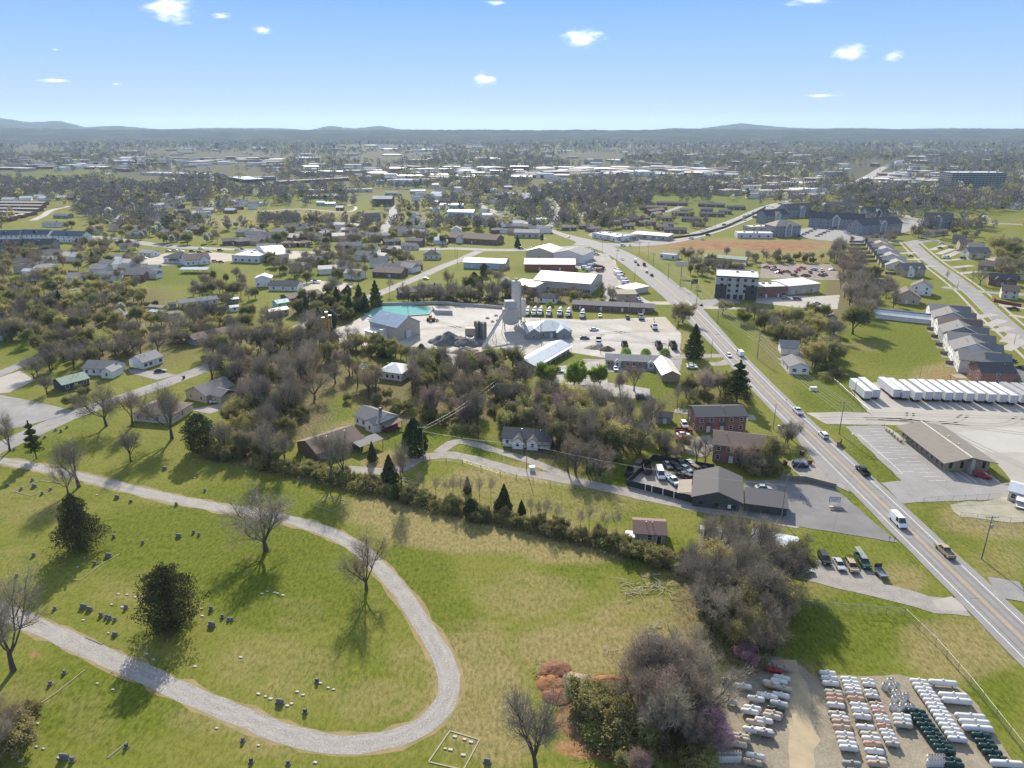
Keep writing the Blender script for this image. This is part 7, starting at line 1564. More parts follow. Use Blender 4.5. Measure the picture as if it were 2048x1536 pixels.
for i in range(3): make_tree('bud', 160+i, 12, .9, .2, 5, 'olive', leaf='bud', lsize=.30, lper=1)
for i in range(2): make_tree('olive', 170+i, 13, .85, .2, 5, 'olive', leaf='olive', lsize=.34, lper=2)
for i in range(2): make_tree('fresh', 180+i, 9, .9, .15, 6, 'olive', leaf='fresh', lsize=.36, lper=3, upward=.12)
for i in range(2): make_tree('bloom', 190+i, 9, .55, .15, 6, 'grey', leaf='bloom', lsize=.36, lper=3, upward=.2)
for i in range(2): make_tree('redbud', 200+i, 6, 1.0, .15, 5, 'grey', leaf='redbud', lsize=.22, lper=3, dens=.8)
for i in range(3): make_tree('brushy', 210+i, 5, 1.1, .06, 6, ('olive','brown','olive')[i], leaf='brush', lsize=.24, lper=1, dens=.75, upward=.12, twig_r=.014, stem=.012)
blob_tree('cedar', 1, 13, lambda t: 5.4*(1-t)**.62*min(1, .55+t*4) if t > .12 else 3.6*t/.12, 'cedar', 20000, .33, .9, shell=.2)
blob_tree('cedar', 2, 13, lambda t: 5.2*(1-max(0, (t-.35)/.65)**2.0)**.5*(.75+.25*min(1, t*4)), 'cedar', 22000, .33, .85, shell=.2)
blob_tree('cone', 3, 9, lambda t: 2.7*(1-t)**.85*min(1, .35+t*8), 'cedar', 3200, .45, .3)
blob_tree('cone', 4, 9, lambda t: 2.5*(1-t)**.9*min(1, .3+t*8), 'pine', 3200, .5, .35)
blob_tree('conifer', 5, 16, lambda t: 5.0*(1-t)**.8*min(1, .4+t*6)*(1+.22*math.sin(t*42)), 'pine', 5200, .62, .3)
blob_tree('pine', 6, 15, lambda t: (0 if t < .22 else 4.8*(1-t)**.6*(.55+.45*math.sin(t*38))), 'pine', 4200, .6, .5, .95, .24)
blob_tree('column', 7, 13, lambda t: 3.8*min(1, .5+t*3)*(1-max(0, t-.7)**1.2*3.5), 'ivy', 6000, .5, .4)
blob_tree('magnolia', 8, 12, lambda t: 4.3*min(1, .55+t*2.5)*(1-max(0, t-.45)/.55)**.6, 'magnolia', 6500, .5, .3)
for i in range(2): blob_tree('shrub', 20+i, 2.6, lambda t: 2.2*(1-t**2.2)**.5, 'brush', 1000, .27, 1.1, .5, .06, .5, .25)
blob_tree('greenshrub', 24, 2.6, lambda t: 2.0*(1-t**2.4)**.5, 'fresh', 1500, .32, .25, .4, .06)
KN = {'bare':'bare_tree','wide':'bare_tree','tall':'bare_tree','pinkbare':'budding_tree','slim':'sapling','bud':'budding_tree','olive':'olive_tree_thicket','fresh':'leafing_tree','bloom':'flowering_tree','redbud':'redbud_tree','brushy':'brush_shrub','cedar':'cedar_tree','cone':'cedar_tree','conifer':'conifer','pine':'pine_tree','column':'ivy_clad_tree','magnolia':'magnolia_tree','shrub':'shrub','greenshrub':'green_shrub'}
KN['olive'] = 'greening_tree'
NT = {}; PEND = []
def tree(px, py, kind, h, label, group=None, wscale=1.0, twig=None, var=None, rot=None):
    v = TREES[kind]; i = R.randrange(len(v)) if var is None else var; tm, cm, zt, rr = v[i]
    x, y = G(px, py); s = h/zt; w = s*wscale
    o = thing(KN[kind], label, 'shrub' if 'shrub' in KN[kind] else 'tree', (x, y, 0), R.uniform(0, 6.28) if rot is None else rot, group)
    o.scale = (w, w, s)
    put('trunk', tm, o); c = put('crown', cm, o)
    if twig: slot(c, TW[twig])
    NT[KN[kind]] = NT.get(KN[kind], 0) + 1
    return o
# ---- trees one can tell apart
for t in [(163,1096,'cedar',14.5,'tall dark cedar on the upper cemetery lawn',.9,0),(343,1250,'cedar',13.5,'broad dark cedar casting shadow on the lower drive',.9,1),
 (532,1101,'wide',14.5,'bare spreading tree with long shadow inside the drive',1.5,0),(733,1180,'bare',15.5,'bare tree at the bend of the cemetery drive',.95,1),(27,1342,'bare',23,'big bare tree at the left edge beside the lower drive',.8,0),
 (158,974,'tall',16.5,'tall olive tinged bare tree at the upper drive',1.15,0),(136,986,'bare',9.5,'small bare tree beside the low walled plot',.9,2),(73,917,'pine',12.5,'scraggly pine by the side street at left',.75,0),(20,902,'bare',15,'bare tree at the left edge by the side street',.85,1),
 (213,852,'wide',18,'big bare oak, left of two above the cemetery',.95,1),(344,878,'wide',20,'big bare oak, right of two above the cemetery',1.0,0),(262,923,'bare',11.5,'bare tree in front of the two big oaks',.95,3),(265,852,'tall',15,'upright bare tree between the two big oaks',1.1,1),
 (403,902,'column',12.5,'dark ivy clad tree clump at the hedge end',1.15,0),(452,905,'tall',12,'bare tree right of the ivy clad clump',1.2,0),(485,915,'bare',11,'bare tree above the upper drive hedge',.8,0),(541,935,'tall',17,'tall bare tree in the hedge, left of the brown house',1.15,2),(571,938,'tall',13.5,'thinner bare tree right of the tall hedge tree',.8,0),
 (665,958,'tall',17,'left of two tall bare trees before the brown house',1.0,1),(690,962,'tall',18,'right of two tall bare trees before the brown house',1.0,0),(803,990,'tall',18,'tall slim bare tree in the hedge below the lane bend',.6,0),
 (830,912,'magnolia',12.5,'glossy dark magnolia beside the white weatherboard house',.85,0),(745,922,'cone',6.5,'small dark evergreen on the straw coloured bed',.9,0),(780,964,'cone',8.5,'scruffy cedar in the hedge below the lane',1.2,0),(1008,1022,'cone',8,'young cedar on the rough slope below the lane',1.0,0),(1043,1030,'cone',4.5,'small young cedar right of the taller one',1.1,1),(935,985,'cone',5,'small cedar among saplings below the lane',.9,0),
 (1072,1548,'bare',17.5,'bare tree at the bottom edge left of the brush',.85,3),(1387,716,'conifer',15.5,'green conifer at the corner of the plant yard by the highway',1.0,0),(1473,803,'pine',16,'dark pine by the highway above the brick block',1.15,0),(1408,800,'pinkbare',13.5,'greyish pink budding tree left of the dark pine',1.1,0),(1440,792,'olive',10,'greening tree between the pink tree and the dark pine',1.0,0),
 (1087,768,'fresh',9.5,'round bright green tree, leftmost of three by the motel',1.1,0),(1148,773,'fresh',11.5,'round yellow green tree, middle of three by the motel',1.0,1),(1200,774,'fresh',9.5,'round yellow green tree, rightmost of three by the motel',.9,0),(1268,782,'bare',13,'bare tree in the motel court',.85,0),(1240,790,'pinkbare',11,'pink budding tree left of the motel court tree',.8,1),
 (1302,845,'wide',13,'bare spreading tree above the small grey shed',.8,1),(1354,820,'slim',11,'leaning thin bare tree by the lane to the highway',1.2,0),(1393,925,'bare',10,'pale bare tree left of the lower brick block',.8,0),(1410,926,'bare',9,'second pale bare tree left of the lower brick block',.8,1),(1330,915,'tall',10,'bare tree behind the bar yard fence',.9,0),
 (1500,938,'bare',11,'bare tree before the lower brick block, left',.95,1),(1540,940,'olive',12,'budding tree before the lower brick block, right',.9,0),(1478,935,'pinkbare',9,'reddish shrubby tree before the lower brick block',.9,0),(1570,890,'bare',8,'bare tree at the verge right of the brick block',1.1,2),
 (1365,645,'olive',12,'greening tree at the plant yard corner by the highway',1.25,0),(1356,650,'bare',9,'bare tree beside the greening corner tree',1.0,1),(1590,650,'bud',11,'budding tree above the shuttered white house, left',1.0,0),(1630,735,'bud',13,'budding tree right of the shuttered white house',1.2,1),(1660,730,'olive',12,'olive tree at the field edge right of the white house',1.2,0),(1612,690,'bare',11,'bare tree behind the white barn',1.0,0),
 (1705,668,'olive',16,'large bare olive tree on the field below the suburb',1.35,1),(1790,610,'tall',12,'bare forked tree before the tan gable house',.9,0),(1945,565,'slim',9,'young street tree at the crossing',1.3,0),(1925,552,'slim',7,'small street tree on the right pavement',1.6,1),(1893,565,'slim',9,'thin bare tree on the left pavement',1.0,0),(1960,570,'bare',12,'bare tree left of the brick house at the crossing',.9,2),(1945,520,'bare',7,'bare garden tree beside the pavement',1.0,0),
 (1933,470,'wide',17,'big round bare tree right of the apartments',.95,0),(1990,508,'bud',16,'large budding tree at the right suburb',1.2,0),(2020,520,'olive',16,'large olive tree at the right suburb edge',1.2,1),(1482,647,'fresh',8,'fresh green tree under the wires at the shop strip',1.1,0),(1492,632,'bare',8,'bare round tree before the shop strip',.9,1),(1445,628,'bud',9,'yellow budding tree at the shop strip verge',1.3,0),
 (671,598,'tall',16,'tall bare tree by the long brown house',1.0,0),(720,618,'conifer',14,'dark green conifer at the pond wood, left',.95,0),(752,612,'conifer',15,'dark green conifer at the pond wood, right',.9,0),(779,590,'slim',12,'bare street tree by the side street bend',1.2,0),(897,585,'tall',16,'tall bare tree above the pond',.95,1),(942,583,'olive',11,'greening tree above the plant yard wall',1.2,0),
 (1015,590,'bloom',12,'white flowering tree behind the plant tower',1.15,0),(985,592,'bloom',8,'smaller white flowering tree behind the plant tower',1.0,1),(1149,603,'fresh',7,'bright green small tree before the big warehouse',.95,1),(1035,494,'cone',9,'dark cone shaped tree on the highway lawn',1.2,0),(622,452,'olive',14,'greening tree at the meadow edge',1.3,0),(662,453,'bud',12,'rounded budding tree on the meadow',1.2,0),(625,466,'bare',14,'bare tree below the meadow edge',1.2,2),(690,455,'bare',13,'bare tree right of the meadow',.9,1),(708,455,'bare',14,'bare tree beside the dark grey house',.9,0),
 (1418,1475,'redbud',7,'pink redbud blooming at the edge of the tank yard',1.25,0),(1492,1325,'redbud',4,'small pink redbud near the red tanks',1.2,1),(1566,675,'redbud',4.5,'redbud blooming before the brown house',1.5,0),(1614,1102,'slim',5,'little reddish bare tree beside the gravel pull-in',1.6,1)]:
    tree(t[0],t[1],t[2],t[3],t[4],None,t[5],None,t[6], rot=None)
for x, y, h, lb in [(1697,1125,2.2,'round clipped green bush behind the parked cars'),(1252,708,3.0,'bright green bush behind the motel range, left of three'),(1291,710,3.0,'bright green bush behind the motel range, middle of three'),(1330,710,3.0,'bright green bush behind the motel range, right of three'),(1100,613,3,'yellow green bush by the mixer trucks'),(1194,450,4,'round pale bush at the crossroads estate')]: tree(x,y,'greenshrub',h,lb,None,1.0)
for k,(x,y) in enumerate([(1772,862),(1778,866),(1783,871),(1789,876),(1795,881),(1801,886)]): tree(x,y,'shrub',1.1,f'small round shrub at the stone office wall, {ORD[k]} from the far end','shrubs at the stone office',.5)
for k,(x,y) in enumerate([(838,985),(846,990),(872,1000),(895,1003),(905,1006),(926,1008),(938,1003),(960,1010),(982,1005),(1062,1042),(1075,1045),(1090,1052),(1112,1054),(1160,1066),(1178,1060),(1208,1076),(1230,1080)]):
    tree(x,y,'slim',R.uniform(7,10.5),f'thin bare sapling in the cemetery hedge, {ORD[k]} from the left','saplings in the cemetery hedge',R.uniform(.7,1.1))
# ---- hedges, woods and gardens: individuals scattered where the photo shows them massed
def scatter(poly, n, mix, group, label, hs=None, occ=True, ydens=1.0, mind=0):
    P = np.array(poly, float); k = 0; tries = 0; done = []
    kinds = [m[0] for m in mix]; wts = [m[1] for m in mix]
    while k < n and tries < n*60:
        tries += 1
        px = R.uniform(P[:,0].min(), P[:,0].max()); py = R.uniform(P[:,1].min(), P[:,1].max())
        if not inside(np.array(px), np.array(py), P) or (occ and occupied(px, py)): continue
        if mind and any((px-a)**2+((py-b)*1.8)**2 < mind*mind for a, b in done): continue
        j = R.choices(range(len(mix)), wts)[0]; kd, _, h0, h1 = mix[j]
        a_ = (px, py, kd, R.uniform(h0, h1), label.replace('#', LOOK[kd]), group, R.uniform(.85, 1.25)); done.append((px, py)); k += 1
        if KN[kd] == 'bare_tree': PEND.append(a_)
        else: tree(*a_)
LOOK = {'bare':'bare grey tree','wide':'spreading bare tree','tall':'upright bare tree','pinkbare':'pink budding tree','slim':'thin bare sapling','bud':'yellow budding tree','olive':'greening olive tree','fresh':'fresh green tree','bloom':'white flowering tree','redbud':'pink redbud','brushy':'twiggy brush','cedar':'dark cedar','cone':'small dark cedar','conifer':'dark conifer','pine':'dark pine','column':'ivy clad tree','magnolia':'magnolia','shrub':'olive green shrub','greenshrub':'bright green shrub'}
def band(pts, hw):
    P = [np.array(p, float) for p in pts]; return [tuple(p+np.array([0,-hw])) for p in P] + [tuple(p+np.array([0,hw])) for p in P[::-1]]
scatter(band([(420,912),(520,932),(600,945),(760,983),(900,1020),(1050,1052),(1180,1085),(1300,1118),(1380,1140)],9), 200, [('shrub',3,1.6,3.2),('brushy',3,2.5,4.5),('column',.12,4,6)], 'cemetery hedge shrubs', '# in the long hedge along the cemetery', occ=False)
scatter([(420,912),(600,945),(640,955),(600,935),(520,905),(440,895)], 16, [('tall',1,8,12),('brushy',2,3,5),('olive',1,7,10)], 'trees at the cemetery hedge', '# behind the upper cemetery hedge')
# thicket between bar and tank yard
scatter([(1385,1110),(1480,1100),(1560,1130),(1585,1180),(1570,1260),(1530,1330),(1470,1330),(1420,1270),(1380,1190)], 36, [('bare',3,10,15),('tall',3,11,16),('bud',1.2,9,12),('olive',1.2,9,13),('brushy',1,4,6)], 'trees of the big thicket', '# in the big thicket below the bar', occ=False, mind=7)
scatter([(1375,1120),(1560,1140),(1580,1230),(1530,1340),(1450,1345),(1390,1220)], 36, [('shrub',3,2,4),('brushy',3,3,5),('column',.6,6,9)], 'undergrowth of the big thicket', '# in the undergrowth of the big thicket', occ=False)
scatter([(1270,1330),(1400,1330),(1430,1400),(1400,1500),(1330,1545),(1270,1500)], 18, [('pinkbare',3,9,13),('bare',1.2,10,15),('tall',1,11,15),('brushy',1.5,3,6)], 'trees beside the clay mounds', '# in the pinkish grove beside the tank yard', occ=False, mind=10)
scatter([(1165,1415),(1270,1400),(1290,1480),(1250,1505),(1170,1480)], 34, [('shrub',3,2,4),('brushy',3,3,6),('greenshrub',.35,2,3)], 'brush by the clay mounds', '# in the green brush beside the clay mounds')
scatter([(1220,1480),(1400,1480),(1440,1560),(1250,1560)], 14, [('brushy',3,3,5),('pinkbare',1,5,8)], 'brush at the bottom edge', '# in the brush at the bottom edge', occ=False)
scatter([(-20,1430),(60,1430),(70,1545),(-20,1545)], 5, [('brushy',1,4,7),('bare',1,8,11)], 'brush at the lower left corner', '# at the lower left corner of the cemetery', occ=False)
# central woods
WD = [('bare',3.4,10,16),('tall',3.2,11,17),('olive',1.2,8,12),('pinkbare',1.0,9,13),('bud',2.6,8,12),('brushy',2,3,5),('column',.4,7,10)]
scatter([(475,800),(505,705),(640,690),(690,720),(735,770),(700,800),(640,822),(590,868),(520,905),(470,860)], 61, WD, 'woods behind the brown house', '# in the woods behind the brown house', mind=7)
scatter([(690,790),(740,768),(830,745),(900,735),(1000,728),(1050,772),(1090,820),(1000,868),(930,858),(830,812),(760,812)], 58, WD, 'woods below the concrete plant', '# in the woods below the concrete plant', mind=7)
scatter([(1000,770),(1080,800),(1210,815),(1300,860),(1310,905),(1240,935),(1150,925),(1100,880),(1010,860)], 50, WD, 'woods right of the white cottage', '# in the woods right of the white cottage', mind=7)
scatter([(690,800),(840,815),(930,865),(1000,872),(990,880),(900,872),(820,830),(700,815)], 22, [('shrub',2,2,3.5),('brushy',2,3,5)], 'wood edge brush', '# at the wood edge above the gravel lane')
scatter([(560,700),(660,688),(740,695),(880,728),(960,748),(1000,722),(1040,735),(1020,760),(900,745),(700,715)], 54, [('olive',2,6,10),('bud',1.6,6,9),('bare',1.5,8,12),('conifer',.5,7,10),('column',.8,6,9),('pinkbare',.6,7,10)], 'trees along the plant boundary', '# along the front of the plant yard')
scatter([(1110,930),(1240,940),(1230,985),(1130,965)], 8, [('bare',1,8,12),('tall',1,9,13)], 'trees on the lane bank', '# on the bank above the gravel lane')
# left woods
scatter([(400,720),(480,690),(560,660),(640,640),(660,680),(600,700),(500,715),(480,790),(430,790)], 47, WD, 'woods along the side street', '# along the side street between the houses', mind=6)
scatter([(60,690),(180,690),(250,690),(330,700),(250,725),(150,745),(60,760)], 36, [('bare',3,9,13),('bud',1.5,7,11),('olive',2,8,12),('brushy',1,3,5)], 'trees left of the white ranch house', '# left of the white ranch house', mind=7)
scatter([(30,800),(150,770),(190,800),(120,825),(30,790)], 5, [('bare',1,8,11),('brushy',1,3,5)], 'trees by the lower side street', '# by the lower end of the side street')
scatter([(0,560),(120,550),(240,565),(330,600),(300,640),(240,665),(150,668),(0,690)], 130, [('bare',3,9,13),('bud',2.4,7,11),('olive',2.2,8,11),('brushy',1.6,3,5),('conifer',.3,8,11),('bloom',.25,7,9)], 'left hand woods', '# in the wide woods at left', mind=7)
scatter([(240,660),(360,640),(480,640),(560,640),(540,670),(440,700),(340,690),(260,690)], 43, [('bare',3,9,13),('olive',1.6,8,11),('brushy',1,3,5),('bud',1,6,9)], 'trees among the mobile homes', '# among the mobile homes at left', mind=6)
scatter([(380,560),(500,560),(520,610),(460,620),(360,600)], 27, [('bare',3,9,13),('olive',1.5,7,10),('brushy',2,3,5)], 'trees behind the mobile homes', '# behind the long white mobile home', mind=6)
scatter([(590,600),(690,590),(740,620),(690,650),(640,665),(600,650)], 42, [('olive',3,6,10),('column',1,7,10),('brushy',1.5,3,5),('conifer',.6,9,12)], 'trees left of the pond', '# on the bank left of the settling pond', mind=7)
scatter([(540,530),(700,520),(760,540),(740,575),(620,570),(540,560)], 33, [('bare',3,9,14),('tall',2,9,13),('olive',1,7,10)], 'trees above the pale lots', '# above the pale gravel lots', mind=6)
scatter([(800,596),(1000,590),(1140,600),(1120,606),(1000,606),(800,606)], 60, [('brushy',2,3,5),('bare',2,8,12),('olive',1,6,9),('tall',1,9,12)], 'trees along the plant back wall', '# behind the back wall of the plant yard', mind=6)
scatter([(1120,592),(1200,585),(1235,600),(1230,610),(1130,604)], 14, [('brushy',2,3,5),('bare',2,7,10)], 'trees before the big warehouse', '# before the big warehouse wall', occ=False)
scatter([(930,555),(1050,545),(1040,580),(960,580)], 8, [('bare',2,8,12),('column',1,6,9),('olive',1,7,10)], 'trees left of the big warehouse', '# left of the big warehouse', mind=7)
scatter([(0,490),(170,490),(300,500),(300,545),(110,545),(0,550)], 63, [('bare',3,9,13),('olive',2,8,11),('bud',1.5,7,10),('conifer',.4,8,11)], 'trees below the left terraces', '# below the dark roofed terraces', mind=6)
scatter([(170,450),(330,450),(420,470),(460,490),(330,490),(180,480)], 48, [('bare',3,9,14),('bud',1.5,8,11),('bloom',1.2,7,10),('olive',1.5,9,12)], 'trees left of the west road', '# between the left terraces and the west road', mind=6)
scatter([(470,455),(700,460),(880,470),(900,490),(700,492),(520,490)], 66, [('bare',3,8,13),('olive',2,8,11),('bud',1.2,7,10),('bloom',.5,6,8)], 'trees of the old suburb', '# among the old suburb houses', mind=6)
scatter([(540,505),(760,508),(840,525),(840,535),(700,530),(540,525)], 32, [('bare',3,8,12),('olive',2,7,10)], 'trees below the west road', '# below the west road', mind=6)
scatter([(700,430),(880,440),(860,465),(720,460)], 22, [('bare',3,8,12),('olive',2,7,10),('conifer',.5,7,9)], 'trees by the small gabled houses', '# near the small gabled houses', mind=6)
scatter([(130,455),(250,452),(200,475),(120,470)], 7, [('bare',1,8,11),('olive',1,8,11)], 'trees at the left terraces', '# above the dark roofed terraces', mind=5)
# right side
scatter([(1360,520),(1450,512),(1560,518),(1560,528),(1500,540),(1400,560),(1370,545)], 34, [('bare',3,8,12),('tall',1.5,8,11),('olive',1,7,9)], 'trees below the orange field', '# below the orange field', mind=5)
scatter([(1550,520),(1670,518),(1670,528),(1560,530)], 16, [('tall',2,7,10),('brushy',1,4,6)], 'tree row below the orange field', '# in the row at the foot of the orange field', mind=4)
scatter([(1655,500),(1700,500),(1725,540),(1735,590),(1760,630),(1720,640),(1690,600),(1665,550)], 45, [('bare',3,10,15),('tall',2,10,15),('pinkbare',.6,9,12)], 'tree belt left of the suburb', '# in the tree belt left of the fenced gardens', mind=7)
scatter([(1490,640),(1660,640),(1680,700),(1640,750),(1590,700),(1520,670)], 56, [('olive',2.4,7,11),('bud',2.4,7,10),('bare',2,8,12),('brushy',1.5,3,5)], 'trees around the white barn', '# around the white barn and the yellow shed', mind=6)
scatter([(1620,742),(1680,738),(1700,755),(1650,762)], 12, [('shrub',2,2,3.5),('brushy',1,3,4)], 'bushes by the trailer fence', '# beside the trailer fence', mind=4)
scatter([(1700,545),(1830,560),(1800,640),(1730,625)], 13, [('bare',2,9,12),('olive',1,7,10)], 'garden trees of the suburb', '# in gardens left of the street', mind=6)
scatter([(1960,500),(2060,490),(2080,560),(2000,560),(1970,540)], 27, [('bare',3,10,15),('olive',2,9,13),('bud',1,8,12)], 'trees of the right suburb', '# behind the right suburb houses', mind=7)
scatter([(1800,470),(1940,462),(1960,485),(1840,485)], 16, [('bare',2,8,12),('olive',1,7,10),('bud',1,7,9)], 'trees at the apartments', '# beside the grey apartments', mind=6)
scatter([(1690,478),(1820,476),(1800,488),(1700,490)], 12, [('bare',2,7,11),('tall',1,7,10)], 'trees before the apartments', '# before the grey apartments', mind=5)
scatter([(1370,760),(1500,770),(1510,830),(1440,850),(1370,830),(1310,820)], 16, [('bare',2,7,11),('olive',2,6,10),('shrub',2,2,3),('brushy',1,3,5)], 'trees above the brick block', '# above the upper brick block', mind=6)
scatter([(1300,890),(1400,890),(1420,935),(1310,920)], 7, [('bare',1.4,6,9),('brushy',2,3,5)], 'brush behind the bar yard', '# behind the bar yard fence', mind=6)
scatter([(1480,940),(1560,945),(1580,960),(1500,955)], 5, [('bare',1,7,10),('brushy',1,3,4)], 'trees behind the bar', '# between the bar and the brick block', occ=False, mind=6)
scatter([(1560,870),(1600,880),(1590,915),(1560,910)], 3, [('bare',1,6,9),('brushy',1,3,4)], 'trees by the brown bins', '# near the brown bins on the verge', mind=6)
scatter([(1340,455),(1420,450),(1420,465),(1340,466)], 4, [('bare',1,9,12)], 'trees of the brick estate', '# under the bypass bend in the brick estate', mind=5)
scatter([(1140,455),(1260,440),(1400,425),(1410,445),(1240,462)], 14, [('bud',1,7,10),('bloom',.6,7,9),('bare',1.5,8,11)], 'garden trees of the brick estate', '# on the lawns of the brick estate', mind=6)
scatter([(900,440),(1100,455),(1120,470),(1000,470),(900,450)], 10, [('olive',1,6,9),('bare',1,7,10)], 'trees by the highway bend', '# on the lawn by the highway bend', mind=6)
# the bare trees that show largest stand one by one; those past three hundred, all small and far, are one mass
PEND.sort(key=lambda a: -a[1])
nb_ = 298 - NT.get('bare_tree', 0)
for a_ in PEND[:nb_]: tree(*a_)
LITE = []
for i in range(5):
    tb, rib, ends = skeleton(300+i, 12, (.95,.6,1.0,.8,.5)[i], .22, 4, .028, .75, .022, .1)
    V = np.concatenate([np.array([tuple(v) for v in tb.v], float)[np.array(tb.f).ravel()], ribbons(rib, i)]); LITE.append((V, len(tb.f), V[:,2].max()))
BV, BM = [], []
for px, py, kd, h, lb, g, ws in PEND[nb_:]:
    V, nt, zt = LITE[R.randrange(5)]; x, y = G(px, py); a = R.uniform(0, 6.28); s = h/zt; ca, sa = math.cos(a)*s*ws, math.sin(a)*s*ws
    BV.append(np.stack([x+V[:,0]*ca-V[:,1]*sa, y+V[:,0]*sa+V[:,1]*ca, V[:,2]*s], 1)); BM.append(np.concatenate([np.zeros(nt, int), np.full(len(V)//4-nt, R.choice([1,1,2]))]))
if BV:
    V = np.concatenate(BV); struct(put('far_bare_woods', np_mesh('far_bare_woods', V, np.arange(len(V)).reshape(-1,4), [bark, TW['grey'], TW['brown']], np.concatenate(BM))), 'stuff')
# ---------------------------------------------------------------- woods and town trees beyond, one mass nobody could count
FV, FM = [], []
fmats = [barkt('far_grey', (.38,.345,.32)), barkt('far_brown', (.37,.315,.26)), LF['olive'], LF['bud'], LF['ivy'], LF['bloom']]
rgf = np.random.default_rng(5)
MEADOW = [[(400,455),(420,432),(500,418),(640,408),(740,412),(745,440),(620,448),(500,458)],[(30,362),(60,345),(190,342),(180,358),(60,366)],[(1270,470),(1260,430),(1330,405),(1480,408),(1530,415),(1380,475)],[(1650,432),(1640,420),(1730,415),(1750,432)],[(1860,440),(1840,428),(2048,425),(2100,450)],[(660,372),(520,378),(440,380),(470,368),(560,360),(690,362)],[(640,340),(880,332),(960,322),(880,336)],
          [(660,293),(700,290),(860,292),(890,295),(700,297)],[(100,425),(140,413),(145,432),(100,440)],[(1690,392),(1740,388),(1730,402),(1690,400)],[(0,455),(50,440),(60,452)],[(930,420),(1000,425),(1060,448),(960,450),(860,452)],[(450,345),(520,345),(520,352),(450,352)]]
for m in MEADOW: mark(m)
def far_trees(n, y0, y1, hm, k, wts, clear=True, xs=(-250, 2300), size=1.5, skip=0.0):
    cnt = 0
    while cnt < n:
        px = rgf.uniform(*xs, n*2); py = rgf.uniform(y0, y1, n*2)
        dens = np.array([mnoise.noise((a*.006, b*.03, 2.2)) for a, b in zip(px, py)])
        for a, b, d in zip(px, py, dens):
            if cnt >= n: break
            if d < skip + rgf.normal()*.12: continue
            if clear and occupied(a, b): continue
            x, y = G(a, b); h = rgf.uniform(*hm); r = h*rgf.uniform(.35,.5); mi = rgf.choice(6, p=wts)
            th = rgf.random(k)*6.283; u = rgf.random(k)**.5; t = rgf.random(k)
            rr = r*np.sqrt(np.clip(1-(2*t-1)**2, 0, 1))*.95*u + .05
            C = np.stack([x+rr*np.cos(th), y+rr*np.sin(th), h*(.22+.78*t)], 1)
            if mi < 2:                     # twiggy sprays, pointing up and out
                dd = np.stack([np.cos(th)*rr/r, np.sin(th)*rr/r, .7+0*th], 1) + rgf.normal(size=(k,3))*.35; dd /= np.linalg.norm(dd, axis=1)[:,None]
                L = h*rgf.uniform(.16,.3,k)[:,None]; s = np.cross(dd, rgf.normal(size=(k,3))); s /= np.linalg.norm(s, axis=1)[:,None]; wd = h*.026*size
                q = np.stack([C-dd*L*.5-s*wd*.4, C-dd*L*.5+s*wd*.4, C+dd*L*.5+s*wd, C+dd*L*.5-s*wd], 1)
                FV.append(q.reshape(-1,3))
            else: quads_into(FV, None, C, rgf.uniform(.6,1.3,k)*h*.11*size, int(rgf.integers(1e9)))
            FM.append(np.full(k, mi))
            cnt += 1
B1 = [.46,.2,.17,.08,.05,.04]
far_trees(1500, 388, 462, (8,14), 60, B1, skip=-.05)
far_trees(4600, 330, 392, (9,15), 44, B1, skip=-.1)
far_trees(8000, 296, 332, (10,17), 26, [.5,.2,.17,.06,.07,0], size=2.2, skip=-.22)
far_trees(8500, 266, 298, (14,26), 18, [.5,.18,.2,.04,.08,0], size=3.6, skip=-.3)
# denser belts the photo shows
far_trees(420, 372, 402, (10,15), 60, [.6,.25,.1,.03,.02,0], xs=(-60,420), skip=-1)
far_trees(330, 398, 425, (10,15), 60, [.5,.25,.15,.05,.05,0], xs=(170,300), skip=-1)
far_trees(420, 378, 412, (9,14), 60, [.5,.25,.15,.05,.05,0], xs=(1060,1300), skip=-1)
far_trees(380, 385, 416, (9,15), 60, [.55,.25,.12,.06,.02,0], xs=(1690,2100), skip=-1)
far_trees(250, 352, 378, (9,14), 50, B1, xs=(700,1060), skip=-1)
far_trees(260, 360, 390, (9,14), 50, B1, xs=(1300,1700), skip=-1)
far_trees(90, 436, 448, (6,9), 60, [.3,.6,.1,0,0,0], xs=(518,600), skip=-1, clear=False)
V = np.concatenate(FV); M = np.concatenate(FM)
struct(put('distant_woods', np_mesh('distant_woods', V, np.arange(len(V)).reshape(-1,4), fmats, M)), 'stuff')
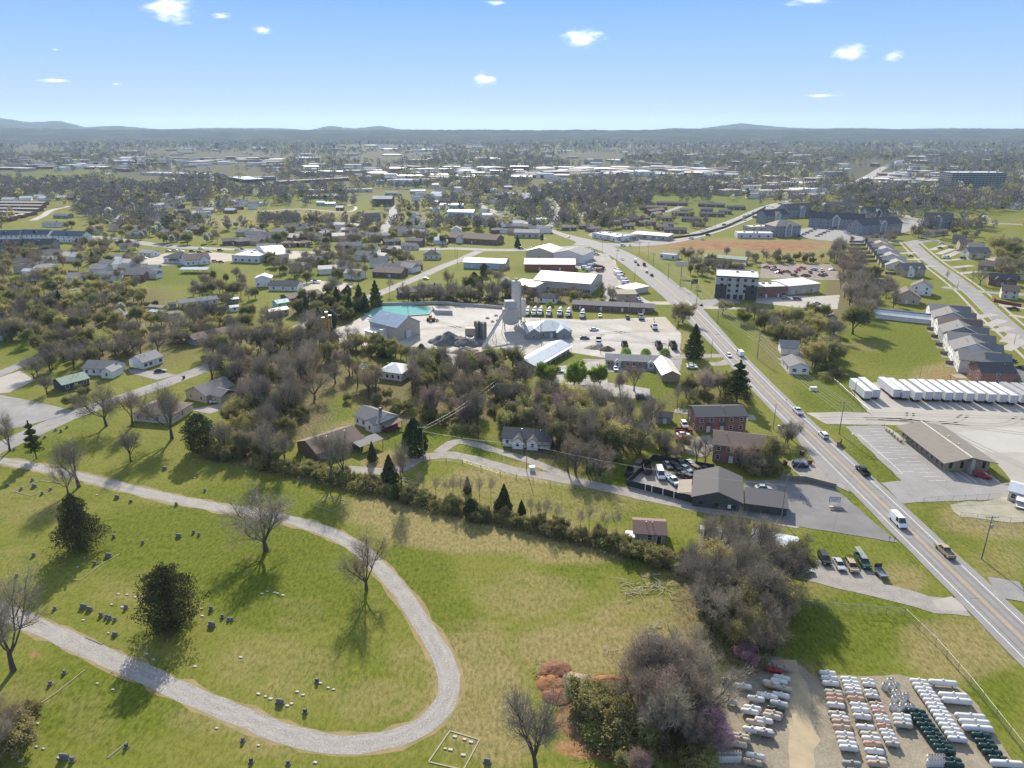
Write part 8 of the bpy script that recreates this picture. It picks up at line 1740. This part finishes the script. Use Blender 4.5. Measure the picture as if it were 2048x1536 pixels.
# ================================================================ clouds, beyond the air of the place
cm = bpy.data.materials.new('cloud'); cn, cl = nodes_of(cm); cn.remove(cn['Principled BSDF'])
cv = cn.new('ShaderNodeVolumePrincipled'); cv.inputs['Color'].default_value = (1,1,1,1); cv.inputs['Anisotropy'].default_value = .55
tcn = cn.new('ShaderNodeTexCoord'); ln_ = cn.new('ShaderNodeVectorMath'); ln_.operation = 'LENGTH'; cl.new(tcn.outputs['Object'], ln_.inputs[0])
nz = cn.new('ShaderNodeTexNoise'); nz.inputs['Scale'].default_value = 1.7; nz.inputs['Detail'].default_value = 5; nz.inputs['Roughness'].default_value = .62
oi = cn.new('ShaderNodeObjectInfo'); va = cn.new('ShaderNodeVectorMath'); va.operation = 'ADD'
mulr = cn.new('ShaderNodeMath'); mulr.operation = 'MULTIPLY'; cl.new(oi.outputs['Random'], mulr.inputs[0]); mulr.inputs[1].default_value = 40
cl.new(tcn.outputs['Object'], va.inputs[0]); cl.new(mulr.outputs[0], va.inputs[1]); cl.new(va.outputs[0], nz.inputs['Vector'])
def cm_(op, a, b):
    x = cn.new('ShaderNodeMath'); x.operation = op
    for i, v in enumerate((a, b)):
        if isinstance(v, (int, float)): x.inputs[i].default_value = v
        else: cl.new(v, x.inputs[i])
    return x.outputs[0]
dn = cm_('SUBTRACT', cm_('MULTIPLY', nz.outputs['Fac'], 2.1), cm_('ADD', cm_('MULTIPLY', ln_.outputs['Value'], 1.0), .42))
dm_ = cm_('MAXIMUM', dn, 0.0); mx_ = cm_('MULTIPLY', cm_('MULTIPLY', dm_, dm_), .013)
cl.new(mx_, cv.inputs['Density']); cl.new(cv.outputs[0], cn['Material Output'].inputs['Volume'])
def cloud(px, py, w, h, label, thin=1.0):
    Y = 9500.0; x, z = ZAT(px, py, Y); k = Y/F*1.0
    bm_ = MB(); n = 10
    bm_.lathe([(math.sin(math.pi*i/8)+1e-5*(0 < i < 8), -math.cos(math.pi*i/8)) for i in range(9)], 14)
    o = put('cloud', bm_.mesh('cloud', cm, True), None, (x, Y, z), 0, (w*.5*k, w*.4*k, h*.5*k)); tag(o, label, 'cloud', 'small clouds')
    return o
for t in [(343,20,150,60,'largest white puffy cloud, at the upper left'),(443,32,62,18,'thin cloud wisp just right of the largest cloud'),(525,60,56,26,'small cloud below and right of the largest cloud'),(108,161,90,12,'long flat cloud low at the left'),(110,99,26,12,'tiny cloud puff at far left'),(1165,78,120,52,'white cloud near the middle of the sky'),(968,159,82,40,'small puffy cloud low in the middle of the sky'),(1702,104,112,46,'oval white cloud at the right'),(1790,112,62,36,'smaller cloud just right of the oval cloud'),(1625,-2,130,34,'cloud cut by the top edge at right'),(992,6,60,12,'faint wisp at the top middle'),(1640,192,110,12,'thin grey streak of cloud low at the right'),(232,168,30,9,'tiny flat cloud right of the long flat cloud')]:
    cloud(*t)
